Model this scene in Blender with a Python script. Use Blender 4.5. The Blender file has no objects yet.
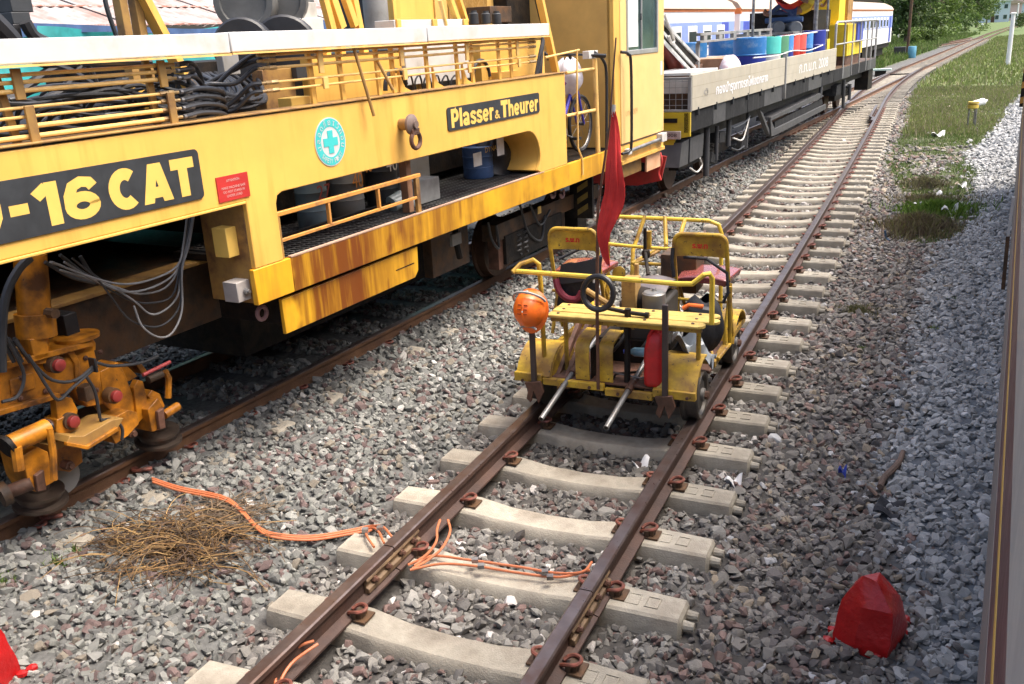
import bpy, bmesh, math, random, mathutils
import mathutils.noise
import numpy as np
from mathutils import Matrix, Vector
random.seed(7); RNG = np.random.default_rng(7)
SC = bpy.context.scene; COL = SC.collection
PI = math.pi
# ------------------------------------------------------------------ camera, sky, sun
F, YAW, PIT, ROLL = 910.0, .43689, .32181, -.05289
CAM = np.array([1.90094, 0, 2.54775])
_cy, _sy, _cp, _sp = math.cos(YAW), math.sin(YAW), math.cos(PIT), math.sin(PIT)
FWD = np.array([-_sy*_cp, _cy*_cp, -_sp]); _R0 = np.array([_cy, _sy, 0]); _U0 = np.cross(_R0, FWD)
_cr, _sr = math.cos(ROLL), math.sin(ROLL)
RGT = _cr*_R0 + _sr*_U0; UPV = -_sr*_R0 + _cr*_U0
cd = bpy.data.cameras.new('camera'); cam = bpy.data.objects.new('camera', cd); COL.objects.link(cam)
cd.sensor_width = 36; cd.lens = 36*F/1024; cd.clip_start = .05; cd.clip_end = 3000
cam.matrix_world = Matrix(((RGT[0], UPV[0], -FWD[0], CAM[0]), (RGT[1], UPV[1], -FWD[1], CAM[1]),
                           (RGT[2], UPV[2], -FWD[2], CAM[2]), (0, 0, 0, 1)))
SC.camera = cam
SUN = np.array([.42, .15, .89]); SUN = SUN/np.linalg.norm(SUN)
w = bpy.data.worlds.new('World'); SC.world = w; w.use_nodes = True
nt = w.node_tree; bg = nt.nodes['Background']
sk = nt.nodes.new('ShaderNodeTexSky'); sk.sky_type = 'NISHITA'; sk.sun_disc = False
sk.sun_elevation = math.asin(SUN[2]); sk.sun_rotation = math.atan2(SUN[0], SUN[1])
sk.air_density = 1.0; sk.dust_density = 7.0; sk.ozone_density = 1.0
nt.links.new(sk.outputs[0], bg.inputs[0]); bg.inputs[1].default_value = .15
sl = bpy.data.lights.new('sun', 'SUN'); sl.energy = 1.55; sl.angle = math.radians(32); sl.color = (1, .95, .87)
so = bpy.data.objects.new('sun', sl); COL.objects.link(so)
so.rotation_euler = Vector(-SUN).to_track_quat('-Z', 'Y').to_euler(); so.location = (0, 0, 30)
SC.view_settings.view_transform = 'Standard'; SC.view_settings.look = 'None'
SC.view_settings.exposure = 1.36; SC.view_settings.gamma = 1

# ------------------------------------------------------------------ frames: world, machine, wagon
def ray(x, y): return FWD + RGT*(x-512)/F - UPV*(y-342)/F
class Frame:
    def __init__(s, o, m):
        s.o = np.array(o, float); h = math.hypot(m, 1); s.m = m
        s.x = np.array([1, -m, 0])/h; s.y = np.array([m, 1, 0])/h; s.z = np.array([0, 0, 1.])
        s.M = np.eye(4); s.M[:3, 0] = s.x; s.M[:3, 1] = s.y; s.M[:3, 2] = s.z; s.M[:3, 3] = s.o
    def at(s, px, py, x=None, y=None, z=None):      # meets the sight line of a photo point with a real plane of the place
        d = ray(px, py); c = CAM - s.o
        ax, v = (s.x, x) if x is not None else (s.y, y) if y is not None else (s.z, z)
        P = c + d*((v - c@ax)/(d@ax))
        return (float(P@s.x), float(P@s.y), float(P@s.z))
    def w(s, x, y, z): return s.o + s.x*x + s.y*y + s.z*z
G = .567                                              # half distance between rail head centres
FWORLD = Frame((0, 0, 0), 0)
FM = Frame((-2.60-G, 8, 0), .064)
FG = Frame(FM.w(0, 4.5, 0), .079)
CUR = FWORLD
def use(fr):
    global CUR; CUR = fr

# ------------------------------------------------------------------ materials
MATS = {}
def nodes(m): return m.node_tree.nodes, m.node_tree.links
def mat(name, col, rough=.6, metal=0, var=.25, vscale=6, bump=0, bscale=60, dirt=None, damt=.4, dscale=3, streak=False, spec=.5, chips=None, cscale=25, camt=.3, coat=0, orand=0, zones=None):
    if name in MATS: return MATS[name]
    m = bpy.data.materials.new(name); m.use_nodes = True; N, L = nodes(m)
    b = N['Principled BSDF']; b.inputs['Roughness'].default_value = rough; b.inputs['Metallic'].default_value = metal
    b.inputs['Specular IOR Level'].default_value = spec
    if coat: b.inputs['Coat Weight'].default_value = coat
    tc = N.new('ShaderNodeTexCoord')
    def noise(scale, detail=5, stretch=None, rgh=.6):
        n = N.new('ShaderNodeTexNoise'); n.inputs['Scale'].default_value = scale; n.inputs['Detail'].default_value = detail; n.inputs['Roughness'].default_value = rgh
        if stretch:
            mp = N.new('ShaderNodeMapping'); mp.inputs['Scale'].default_value = stretch
            L.new(tc.outputs['Object'], mp.inputs[0]); L.new(mp.outputs[0], n.inputs['Vector'])
        else: L.new(tc.outputs['Object'], n.inputs['Vector'])
        return n.outputs['Fac']
    def ramp(f, a, bb):
        r = N.new('ShaderNodeMapRange'); r.inputs['From Min'].default_value = a; r.inputs['From Max'].default_value = bb
        L.new(f, r.inputs['Value']); return r.outputs['Result']
    def mix(f, a, c, fixed=None):
        x = N.new('ShaderNodeMix'); x.data_type = 'RGBA'
        if f is None: x.inputs[0].default_value = fixed
        else: L.new(f, x.inputs[0])
        for i, q in ((6, a), (7, c)):
            if isinstance(q, tuple): x.inputs[i].default_value = (*q, 1) if len(q) == 3 else q
            else: L.new(q, x.inputs[i])
        return x.outputs[2]
    lo = tuple(max(0, c*(1-var)) for c in col); hi = tuple(min(1, c*(1+var)) for c in col)
    c = mix(ramp(noise(vscale), .3, .7), lo, hi)
    if dirt:
        st = (5, 5, .45) if streak else None
        f = ramp(noise(dscale, 6, st), .62-damt*.5, .82-damt*.3)
        if streak:
            g = N.new('ShaderNodeMath'); g.operation = 'MULTIPLY'; L.new(f, g.inputs[0]); L.new(ramp(noise(1.1, 4), .34, .56), g.inputs[1]); f = g.outputs[0]
            if zones:
                sp = N.new('ShaderNodeSeparateXYZ'); L.new(tc.outputs['Object'], sp.inputs[0]); cr = N.new('ShaderNodeValToRGB'); cr.color_ramp.elements[0].position = 0; cr.color_ramp.elements[0].color = (0, 0, 0, 1); cr.color_ramp.elements[1].color = (0, 0, 0, 1)
                wob = N.new('ShaderNodeMath'); wob.operation = 'MULTIPLY_ADD'; wob.inputs[1].default_value = .35; L.new(noise(2.2, 3), wob.inputs[0]); L.new(sp.outputs['Y'], wob.inputs[2])
                for y, v in zones:
                    e = cr.color_ramp.elements.new((y+3.6)/7.2); e.color = (v, v, v, 1)
                L.new(ramp(wob.outputs[0], -3.425, 3.775), cr.inputs[0]); st2 = ramp(noise(1.6, 6, (5, 5, .35)), .22, .50)
                gg = N.new('ShaderNodeMath'); gg.operation = 'MULTIPLY'; L.new(cr.outputs[0], gg.inputs[0]); L.new(st2, gg.inputs[1]); mx = N.new('ShaderNodeMath'); mx.operation = 'MAXIMUM'; L.new(f, mx.inputs[0]); L.new(gg.outputs[0], mx.inputs[1]); f = mx.outputs[0]
        c = mix(f, c, dirt)
    if chips:
        f = ramp(noise(cscale, 8, None, .7), .72-camt*.3, .75-camt*.3)
        c = mix(f, c, chips)
    if orand:
        oi = N.new('ShaderNodeObjectInfo'); q = N.new('ShaderNodeMapRange'); q.inputs['To Min'].default_value = 1-orand; q.inputs['To Max'].default_value = 1+orand*.6; L.new(oi.outputs['Random'], q.inputs['Value'])
        sv = N.new('ShaderNodeVectorMath'); sv.operation = 'SCALE'; L.new(c, sv.inputs[0]); L.new(q.outputs[0], sv.inputs['Scale']); c = sv.outputs[0]
    L.new(c, b.inputs['Base Color'])
    rr = N.new('ShaderNodeMapRange'); rr.inputs['To Min'].default_value = max(.05, rough-.12); rr.inputs['To Max'].default_value = min(1, rough+.15)
    L.new(noise(vscale*3), rr.inputs['Value']); L.new(rr.outputs[0], b.inputs['Roughness'])
    if bump:
        bp = N.new('ShaderNodeBump'); bp.inputs['Strength'].default_value = bump; bp.inputs['Distance'].default_value = .01
        L.new(noise(bscale), bp.inputs['Height']); L.new(bp.outputs[0], b.inputs['Normal'])
    MATS[name] = m; return m
def attr_mat(name, rough=.85, kind='GEOMETRY', amt=.3, scale=60, trans=0, bump=.4):
    m = bpy.data.materials.new(name); m.use_nodes = True; N, L = nodes(m); b = N['Principled BSDF']
    b.inputs['Roughness'].default_value = rough; b.inputs['Specular IOR Level'].default_value = .35
    a = N.new('ShaderNodeAttribute'); a.attribute_type = kind; a.attribute_name = 'col'
    n = N.new('ShaderNodeTexNoise'); n.inputs['Scale'].default_value = scale; n.inputs['Detail'].default_value = 4
    if kind == 'GEOMETRY':
        g = N.new('ShaderNodeNewGeometry'); L.new(g.outputs['Position'], n.inputs['Vector'])
    else:
        g = N.new('ShaderNodeTexCoord'); L.new(g.outputs['Object'], n.inputs['Vector'])
    mr = N.new('ShaderNodeMapRange'); mr.inputs['To Min'].default_value = 1-amt; mr.inputs['To Max'].default_value = 1+amt
    L.new(n.outputs['Fac'], mr.inputs['Value'])
    v = N.new('ShaderNodeVectorMath'); v.operation = 'SCALE'; L.new(a.outputs['Color'], v.inputs[0]); L.new(mr.outputs[0], v.inputs['Scale'])
    L.new(v.outputs[0], b.inputs['Base Color'])
    if trans:
        t = N.new('ShaderNodeBsdfTranslucent'); L.new(v.outputs[0], t.inputs[0]); ms = N.new('ShaderNodeMixShader'); ms.inputs[0].default_value = trans
        L.new(b.outputs[0], ms.inputs[1]); L.new(t.outputs[0], ms.inputs[2]); L.new(ms.outputs[0], N['Material Output'].inputs[0])
    if bump:
        bp = N.new('ShaderNodeBump'); bp.inputs['Strength'].default_value = bump; bp.inputs['Distance'].default_value = .01
        L.new(n.outputs['Fac'], bp.inputs['Height']); L.new(bp.outputs[0], b.inputs['Normal'])
    MATS[name] = m; return m
RUST = (.16, .06, .022); DKRUST = (.05, .025, .014)
YEL = mat('machine_yellow', (.78, .45, .095), .42, var=.1, vscale=2, dirt=(.55, .29, .05), damt=.25, dscale=1.3, streak=True, chips=(.2, .1, .04), cscale=18, camt=.05, bump=.05, bscale=8)
SILL = mat('sill_yellow_rusted', (.74, .40, .02), .42, var=.14, vscale=3, dirt=(.16, .042, .006), damt=.55, dscale=1.3, streak=True, zones=((-3.12, .1), (-3.06, .95), (-2.3, 1.0), (-1.95, .6), (-1.8, .15), (-1.5, .2), (-1.3, .85), (-1.05, .7), (-.8, .15), (-.2, .1), (.1, .45), (.4, .1), (1.6, .1), (2.3, .6), (2.7, .3)), chips=(.1, .04, .015), cscale=16, camt=.12)
ORG = mat('oily_orange', (.56, .21, .012), .36, var=.3, vscale=7, dirt=(.09, .035, .01), damt=.5, dscale=6, chips=(.05, .025, .012), cscale=20, camt=.2)
BRY = mat('brown_yellow', (.42, .24, .06), .55, var=.25, dirt=(.14, .07, .03), damt=.5, dscale=6)
PIPE = mat('pipe_yellow', (.80, .51, .16), .45, var=.1, vscale=4, dirt=(.5, .28, .1), damt=.15, dscale=6)
WHT = mat('white_enamel', (.56, .55, .53), .4, var=.05, dirt=(.55, .45, .35), damt=.12, dscale=4)
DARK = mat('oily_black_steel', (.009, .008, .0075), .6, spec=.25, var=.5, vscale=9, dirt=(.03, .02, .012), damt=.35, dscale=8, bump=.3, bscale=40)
DBRN = mat('dark_brown_steel', (.055, .035, .022), .6, var=.5, vscale=7, dirt=(.13, .06, .02), damt=.4, dscale=6, bump=.2)
RUB = mat('black_rubber', (.018, .018, .02), .45, var=.3, vscale=12)
HOSE = mat('hose_rubber', (.03, .031, .034), .38, var=.3, vscale=10)
TYEL = mat('trolley_yellow', (.60, .395, .03), .48, var=.22, vscale=8, dirt=(.22, .12, .025), damt=.62, dscale=7, chips=(.035, .025, .018), cscale=24, camt=.36)
PLNK = mat('plank_yellow', (.50, .36, .095), .6, var=.2, vscale=10, dirt=(.40, .27, .06), damt=.4, dscale=14, chips=(.16, .09, .03), cscale=34, camt=.2, bump=.3, bscale=45)
RDBR = mat('rust_brown', (.12, .055, .035), .6, var=.35, vscale=10, dirt=DKRUST, damt=.4, dscale=9, bump=.3)
RAILR = mat('rail_rust', (.052, .028, .022), .62, var=.3, vscale=6, dirt=(.085, .042, .028), damt=.4, dscale=4, bump=.3, bscale=70)
RAILM = mat('main_rail_rust', (.15, .075, .036), .62, var=.3, vscale=5, dirt=(.10, .05, .03), damt=.4, dscale=4, bump=.3, bscale=70)
RAILT = mat('rail_head_worn', (.17, .135, .125), .30, metal=.75, var=.25, vscale=8, dirt=(.13, .075, .055), damt=.35, dscale=5)
CLIP = mat('clip_red_oxide', (.22, .065, .042), .55, var=.4, vscale=25, dirt=(.07, .03, .02), damt=.45, dscale=18)
CONC = mat('concrete', (.35, .318, .258), .85, var=.2, orand=.22, vscale=9, dirt=(.22, .19, .15), damt=.35, dscale=5, bump=.5, bscale=110, chips=(.25, .21, .17), cscale=60, camt=.12)
STEEL = mat('worn_steel', (.30, .30, .30), .4, metal=.7, var=.25, vscale=12, dirt=(.12, .1, .09), damt=.4, dscale=10)
GREY = mat('grey_paint', (.30, .30, .29), .55, var=.2, dirt=(.13, .12, .1), damt=.4)
LGREY = mat('light_grey_paint', (.62, .61, .58), .5, var=.1, dirt=(.4, .37, .32), damt=.3)
PLATE = mat('sign_black', (.03, .033, .036), .5, var=.25, vscale=9)
LETY = mat('letter_yellow', (.76, .49, .11), .5, var=.08)
REDP = mat('red_enamel', (.50, .035, .03), .4, var=.15, dirt=(.25, .03, .02), damt=.3)
REDGL = mat('red_gloss_paint', (.40, .007, .008), .36, var=.2, vscale=7, bump=.55, bscale=30, dirt=(.33, .004, .005), damt=.4, dscale=9)
CLOTH = mat('red_cloth', (.50, .024, .022), .8, var=.15, vscale=10, bump=.2, bscale=90)
CANR = mat('can_red_plastic', (.50, .012, .015), .5, var=.2, vscale=9, dirt=(.18, .02, .015), damt=.3, dscale=8)
VINYL = mat('seat_oxblood_vinyl', (.24, .06, .055), .24, coat=.5, var=.2, vscale=10, dirt=(.24, .09, .07), damt=.35)
HELM = mat('helmet_orange', (.85, .16, .015), .35, var=.08, dirt=(.5, .1, .02), damt=.2, dscale=10)
STRAP = mat('grey_webbing', (.35, .34, .32), .7, var=.2)
BLKF = mat('black_fabric', (.016, .017, .022), .8, var=.4, vscale=15, bump=.3)
MAR = mat('maroon_fabric', (.16, .015, .03), .7, var=.3)
WOOD = mat('dirty_wood', (.42, .26, .08), .75, var=.3, vscale=12, dirt=(.15, .08, .03), damt=.45, dscale=12, bump=.3)
TEAL = mat('emblem_teal', (.05, .48, .46), .5, var=.08)
TARP = mat('teal_tarpaulin', (.03, .30, .30), .5, var=.3, vscale=4, bump=.3, bscale=8)
NAVY = mat('navy_cloth', (.05, .10, .22), .6, var=.3)
ROOFW = mat('weathered_roof_sheet', (.33, .325, .32), .7, var=.15, vscale=3, dirt=(.27, .15, .12), damt=.5, dscale=2.5)
ROOFR = mat('roof_rust_lap', (.42, .19, .14), .8, var=.3, vscale=9, dirt=(.66, .6, .58), damt=.35, dscale=8)
CREAM = mat('wagon_cream', (.39, .36, .285), .6, var=.1, vscale=4, dirt=(.4, .35, .25), damt=.25, dscale=2, streak=True)
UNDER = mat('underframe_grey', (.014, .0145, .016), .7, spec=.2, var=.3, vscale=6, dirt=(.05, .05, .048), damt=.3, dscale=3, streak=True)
WEND = mat('wagon_end_yellow', (.55, .40, .02), .5, var=.15, dirt=(.32, .22, .03), damt=.3)
CORB = mat('bond_cable_orange', (.50, .15, .06), .5, var=.15, vscale=20, dirt=(.4, .16, .08), damt=.3, dscale=20)
TAN = mat('inner_door_tan', (.62, .37, .10), .55, var=.12, vscale=3)
GLASS = mat('cab_window_glass', (.035, .07, .07), .05, var=.5, vscale=3, spec=1.0)
CURT = mat('curtain_white', (.62, .66, .62), .7, var=.12)
CWHT = mat('coach_white', (.80, .80, .82), .4, var=.04); CBLU = mat('coach_lilac_blue', (.24, .33, .72), .4, var=.08); CDBL = mat('coach_deep_blue', (.05, .08, .42), .4, var=.1)
CORO = mat('coach_orange', (.70, .20, .05), .5, var=.1); CROOF = mat('coach_roof_tan', (.40, .31, .235), .6, var=.1, vscale=2)
LEAF = attr_mat('leaf', .6, trans=.3, amt=.35, scale=4, bump=0)
GRASS = attr_mat('grass_blade', .7, trans=.25, amt=.3, scale=9, bump=0)
TWIG = attr_mat('dead_stem', .8, amt=.3, scale=30, bump=0)
STONE = attr_mat('ballast_stone', .8, kind='INSTANCER', amt=.28, scale=22, bump=.5)
BARK = mat('bark', (.11, .085, .06), .9, var=.3, bump=.5)

# ------------------------------------------------------------------ mesh builder and object tree
def unit(a):
    a = np.array(a, float); n = np.linalg.norm(a); return a/n if n else a
class MB:
    def __init__(s): s.v = []; s.f = []; s.m = []; s.mi = 0
    def add(s, vs, fs):
        k = len(s.v); s.v += [tuple(map(float, p)) for p in vs]; s.f += [tuple(i+k for i in f) for f in fs]; s.m += [s.mi]*len(fs); return s
    def hexa(s, p): return s.add(p, [(3, 2, 1, 0), (4, 5, 6, 7), (0, 1, 5, 4), (1, 2, 6, 5), (2, 3, 7, 6), (3, 0, 4, 7)])
    def bx(s, x0, x1, y0, y1, z0, z1):
        return s.hexa([(x0, y0, z0), (x1, y0, z0), (x1, y1, z0), (x0, y1, z0), (x0, y0, z1), (x1, y0, z1), (x1, y1, z1), (x0, y1, z1)])
    def box(s, c, d, rz=0, rx=0, ry=0):
        R = (Matrix.Rotation(rz, 3, 'Z') @ Matrix.Rotation(ry, 3, 'Y') @ Matrix.Rotation(rx, 3, 'X'))
        c = Vector(c); return s.hexa([c + R @ Vector((x*d[0]/2, y*d[1]/2, z*d[2]/2)) for x, y, z in ((-1, -1, -1), (1, -1, -1), (1, 1, -1), (-1, 1, -1), (-1, -1, 1), (1, -1, 1), (1, 1, 1), (-1, 1, 1))])
    def bar(s, a, b, wd, th, up=(0, 0, 1)):
        a, b = np.array(a, float), np.array(b, float); d = unit(b-a); sd = unit(np.cross(d, up)); u = np.cross(sd, d)
        q = [(-1, -1), (1, -1), (1, 1), (-1, 1)]
        return s.hexa([a+sd*x*wd/2+u*y*th/2 for x, y in q] + [b+sd*x*wd/2+u*y*th/2 for x, y in q])
    def tube(s, pts, r, n=8, closed=False, cap=True):
        P = [np.array(p, float) for p in pts]; k = len(P); rr = r if isinstance(r, (list, tuple)) else [r]*k
        vs = []; fs = []; pu = None
        for i in range(k):
            a = P[i-1] if (i or closed) else P[i]; b = P[(i+1) % k] if (i < k-1 or closed) else P[i]
            t = unit(b-a)
            if pu is None: pu = unit(np.cross(t, (0, 0, 1) if abs(t[2]) < .9 else (1, 0, 0)))
            pu = unit(pu - t*(pu@t)); v = np.cross(t, pu)
            vs += [P[i] + rr[i]*(math.cos(2*PI*j/n)*pu + math.sin(2*PI*j/n)*v) for j in range(n)]
        for i in range(k if closed else k-1):
            for j in range(n):
                a, b = i*n+j, i*n+(j+1) % n; i2 = (i+1) % k
                fs.append((a, b, i2*n+(j+1) % n, i2*n+j))
        if cap and not closed: fs += [tuple(range(n-1, -1, -1)), tuple(range((k-1)*n, k*n))]
        return s.add(vs, fs)
    def cyl(s, a, b, r, r2=None, n=16): return s.tube([a, b], [r, r if r2 is None else r2], n)
    def lathe(s, prof, c, ax=(0, 0, 1), n=24, cap=True):
        ax = unit(ax); c = np.array(c, float); e = unit(np.cross(ax, (0, 0, 1) if abs(ax[2]) < .9 else (1, 0, 0))); g = np.cross(ax, e)
        vs = []; fs = []
        for r, h in prof: vs += [c + ax*h + r*(math.cos(2*PI*j/n)*e + math.sin(2*PI*j/n)*g) for j in range(n)]
        for i in range(len(prof)-1):
            for j in range(n): fs.append((i*n+j, i*n+(j+1) % n, (i+1)*n+(j+1) % n, (i+1)*n+j))
        if cap: fs += [tuple(range(n-1, -1, -1)), tuple(range((len(prof)-1)*n, len(prof)*n))]
        return s.add(vs, fs)
    def prism(s, poly, o, ex, ey, depth):     # 2-D outline in the plane (o, ex, ey), pushed back by depth along ex x ey
        o, ex, ey = (np.array(q, float) for q in (o, ex, ey)); nz = unit(np.cross(ex, ey)); k = len(poly)
        vs = [o+ex*a+ey*b for a, b in poly] + [o+ex*a+ey*b-nz*depth for a, b in poly]
        fs = [tuple(range(k)), tuple(range(2*k-1, k-1, -1))] + [(i, k+i, k+(i+1) % k, (i+1) % k) for i in range(k)]
        return s.add(vs, fs)
    def grid(s, fn, nu, nv):
        vs = [fn(i/nu, j/nv) for j in range(nv+1) for i in range(nu+1)]; k = nu+1
        return s.add(vs, [(j*k+i, j*k+i+1, (j+1)*k+i+1, (j+1)*k+i) for j in range(nv) for i in range(nu)])
    def sheet(s, fn, nu, nv, th):              # curved plate with thickness th along -normal (approx.)
        T = [np.array(fn(i/nu, j/nv), float) for j in range(nv+1) for i in range(nu+1)]; k = nu+1
        B = []
        for j in range(nv+1):
            for i in range(nu+1):
                a = T[j*k+min(i+1, nu)]-T[j*k+max(i-1, 0)]; b = T[min(j+1, nv)*k+i]-T[max(j-1, 0)*k+i]
                B.append(T[j*k+i]-unit(np.cross(a, b))*th)
        n = len(T); q = [(j*k+i, j*k+i+1, (j+1)*k+i+1, (j+1)*k+i) for j in range(nv) for i in range(nu)]
        fs = q + [tuple(x+n for x in f[::-1]) for f in q]
        bd = [j for j in range(k)] + [j*k+nu for j in range(1, nv+1)] + [nv*k+i for i in range(nu-1, -1, -1)] + [j*k for j in range(nv-1, 0, -1)]
        fs += [(bd[i], bd[i]+n, bd[(i+1) % len(bd)]+n, bd[(i+1) % len(bd)]) for i in range(len(bd))]
        return s.add(T+B, fs)
    def mesh(s, name, mats, xf=None, smooth=True, ang=.6):
        me = bpy.data.meshes.new(name); V = np.array(s.v)
        if xf is not None: V = V@xf[:3, :3].T + xf[:3, 3]
        me.from_pydata(V.tolist(), [], s.f); me.validate()
        for m in (mats if isinstance(mats, (list, tuple)) else [mats]): me.materials.append(m)
        if len(set(s.m)) > 1 and len(me.polygons) == len(s.m): me.polygons.foreach_set('material_index', s.m)
        if smooth:
            me.polygons.foreach_set('use_smooth', [True]*len(me.polygons))
            me.set_sharp_from_angle(angle=ang)
        bm = bmesh.new(); bm.from_mesh(me); bmesh.ops.recalc_face_normals(bm, faces=bm.faces); bm.to_mesh(me); bm.free()
        me.update(); return me
    def build(s, name, mats, parent=None, bev=0, smooth=True, ang=.6, label=None, cat=None, group=None, kind=None, loc=None):
        if parent is not None:
            R = ROOT[parent.name]; xf = np.linalg.inv(R)@CUR.M
        else:
            V = np.array(s.v); base = np.array(loc if loc is not None else [(V[:, 0].min()+V[:, 0].max())/2, (V[:, 1].min()+V[:, 1].max())/2, V[:, 2].min()])
            R = CUR.M.copy(); R[:3, 3] = (CUR.M@np.append(base, 1))[:3]; xf = np.linalg.inv(R)@CUR.M
        me = s.mesh(name, mats, xf, smooth, ang); o = bpy.data.objects.new(name, me); COL.objects.link(o)
        if parent is not None: o.parent = parent; ROOT[o.name] = R
        else: o.matrix_world = Matrix(R.tolist()); ROOT[o.name] = R
        if bev:
            b = o.modifiers.new('bevel', 'BEVEL'); b.width = bev; b.segments = 2; b.limit_method = 'ANGLE'; b.angle_limit = .7
        tag(o, label, cat, group, kind); return o
ROOT = {}
def tag(o, label=None, cat=None, group=None, kind=None):
    for k, v in (('label', label), ('category', cat), ('group', group), ('kind', kind)):
        if v: o[k] = v
    return o
def thing(name, label, cat, loc=(0, 0, 0), group=None, kind=None):
    o = bpy.data.objects.new(name, None); COL.objects.link(o); o.empty_display_size = .2
    R = CUR.M.copy(); R[:3, 3] = (CUR.M@np.array([*loc, 1.]))[:3]
    o.matrix_world = Matrix(R.tolist()); ROOT[o.name] = R
    return tag(o, label, cat, group, kind)
def copy_tree(o, parent=None, xf=None):
    c = o.copy(); COL.objects.link(c)
    if parent is not None: c.parent = parent
    if xf is not None:
        c.matrix_world = Matrix(xf.tolist()); ROOT[c.name] = xf
    for ch in list(o.children): copy_tree(ch, c)
    return c
def move(o, dx=0, dy=0, dz=0, rz=0):      # matrix of a thing shifted in its own frame
    T = np.eye(4); T[:3, 3] = (dx, dy, dz); T[0, 0] = T[1, 1] = math.cos(rz); T[0, 1] = -math.sin(rz); T[1, 0] = math.sin(rz)
    return ROOT[o.name]@T
def text(s, o, ex, ey, wd, ht, m, parent, name='lettering', ext=.0015, off=.0, flip=False):
    cu = bpy.data.curves.new('t', 'FONT'); cu.body = s; cu.size = 1; cu.extrude = 0; cu.offset = off; cu.resolution_u = 3
    to = bpy.data.objects.new('t', cu); COL.objects.link(to); bpy.context.view_layer.update()
    me = bpy.data.meshes.new_from_object(to.evaluated_get(bpy.context.evaluated_depsgraph_get()))
    V = np.array([v.co for v in me.vertices]); fs = [tuple(p.vertices) for p in me.polygons]
    bpy.data.objects.remove(to); bpy.data.curves.remove(cu); bpy.data.meshes.remove(me)
    if not len(V): return None
    mn, mx = V.min(0), V.max(0); sx = wd/max(mx[0]-mn[0], 1e-6); sy = ht/max(mx[1]-mn[1], 1e-6)
    o, ex, ey = (np.array(q, float) for q in (o, ex, ey)); nz = unit(np.cross(ex, ey))
    b = MB(); b.add([o + ex*(v[0]-mn[0])*sx + ey*(v[1]-mn[1])*sy + nz*ext for v in V], fs)
    return b.build(name, m, parent, smooth=False)
def ribbon(b, pts, wd, o, ex, ey, sx, sy, lift):
    P = [np.array(p, float) for p in pts]; L = []; Rr = []
    for i, p in enumerate(P):
        d1 = unit(P[i]-P[i-1]) if i else unit(P[1]-P[0]); d2 = unit(P[i+1]-P[i]) if i < len(P)-1 else d1
        n = unit(np.array([-(d1+d2)[1], (d1+d2)[0]])); k = 1/max(.5, n@np.array([-d1[1], d1[0]])); L.append(p+n*wd/2*k); Rr.append(p-n*wd/2*k)
    if len(P) == 2 and abs((P[1]-P[0])[0]) > .05 and abs((P[1]-P[0])[1]) > .5:          # slanted stem: level feet
        h = np.array([wd/2/abs(unit(P[1]-P[0])[1]), 0]); L = [p-h for p in P]; Rr = [p+h for p in P]
    f = lambda q: o+ex*q[0]*sx+ey*q[1]*sy+unit(np.cross(ex, ey))*lift
    m = len(P); b.add([f(q) for q in L+Rr], [(i, m+i, m+i+1, i+1) for i in range(m-1)])
def el(cx, cy, rx, ry, a0, a1, n=14): return [(cx+rx*math.cos(math.radians(a0+(a1-a0)*i/n)), cy+ry*math.sin(math.radians(a0+(a1-a0)*i/n))) for i in range(n+1)]
GLYPH = {   # heavy block letters: (advance, stroke width, strokes)
 '-': (.5, .24, [[(.04, .5), (.46, .5)]]), '1': (.56, .26, [[(.38, 0), (.38, 1)], [(.04, .70), (.30, .90)]]),
 '6': (.80, .24, [el(.40, .32, .27, .21, 0, 378, 21), [(.13, .34), (.14, .58), (.24, .80), (.42, .88), (.60, .84), (.68, .72)]]), '9': (.80, .24, [el(.40, .68, .27, .21, 180, 558, 21), [(.67, .66), (.66, .42), (.56, .20), (.38, .12), (.20, .16), (.12, .28)]]), '0': (.80, .24, [el(.40, .5, .27, .39, 0, 360, 22)]),
 'C': (.86, .29, [el(.44, .5, .30, .37, 50, 310, 20)]), 'A': (.88, .28, [[(.15, 0), (.40, 1)], [(.73, 0), (.48, 1)], [(.22, .26), (.66, .26)]]), 'T': (.72, .28, [[(0, .87), (.72, .87)], [(.36, 0), (.36, .8)]]),
 'P': (.66, .22, [[(.13, 0), (.13, 1)], [(.2, .89), (.36, .89)] + el(.36, .65, .18, .24, 90, -90, 10) + [(.2, .41)]]), 'l': (.30, .22, [[(.15, 0), (.15, 1)]]),
 'a': (.60, .19, [[(.08, .50), (.12, .60), (.24, .65), (.36, .63), (.45, .54), (.46, 0)], el(.27, .20, .17, .12, 0, 360, 14)]), 's': (.54, .18, [[(.48, .52), (.40, .63), (.24, .65), (.12, .56), (.14, .44), (.30, .36), (.44, .27), (.46, .16), (.34, .07), (.18, .08), (.06, .18)]]),
 'e': (.60, .18, [[(.12, .34), (.50, .34)], el(.30, .35, .20, .28, 0, 320, 18)]), 'r': (.42, .20, [[(.13, 0), (.13, .72)], [(.15, .48), (.24, .60), (.42, .62)]]), 'h': (.60, .20, [[(.13, 0), (.13, 1)], [(.15, .48), (.26, .62), (.40, .60), (.47, .48), (.47, 0)]]),
 'u': (.60, .20, [[(.13, .72), (.13, .24), (.20, .10), (.34, .09), (.45, .22)], [(.47, .72), (.47, 0)]]), '&': (.74, .15, [[(.70, .02), (.22, .66), (.22, .80), (.32, .90), (.44, .82), (.42, .68), (.14, .38), (.10, .20), (.22, .08), (.40, .10), (.62, .42)]])}
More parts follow.
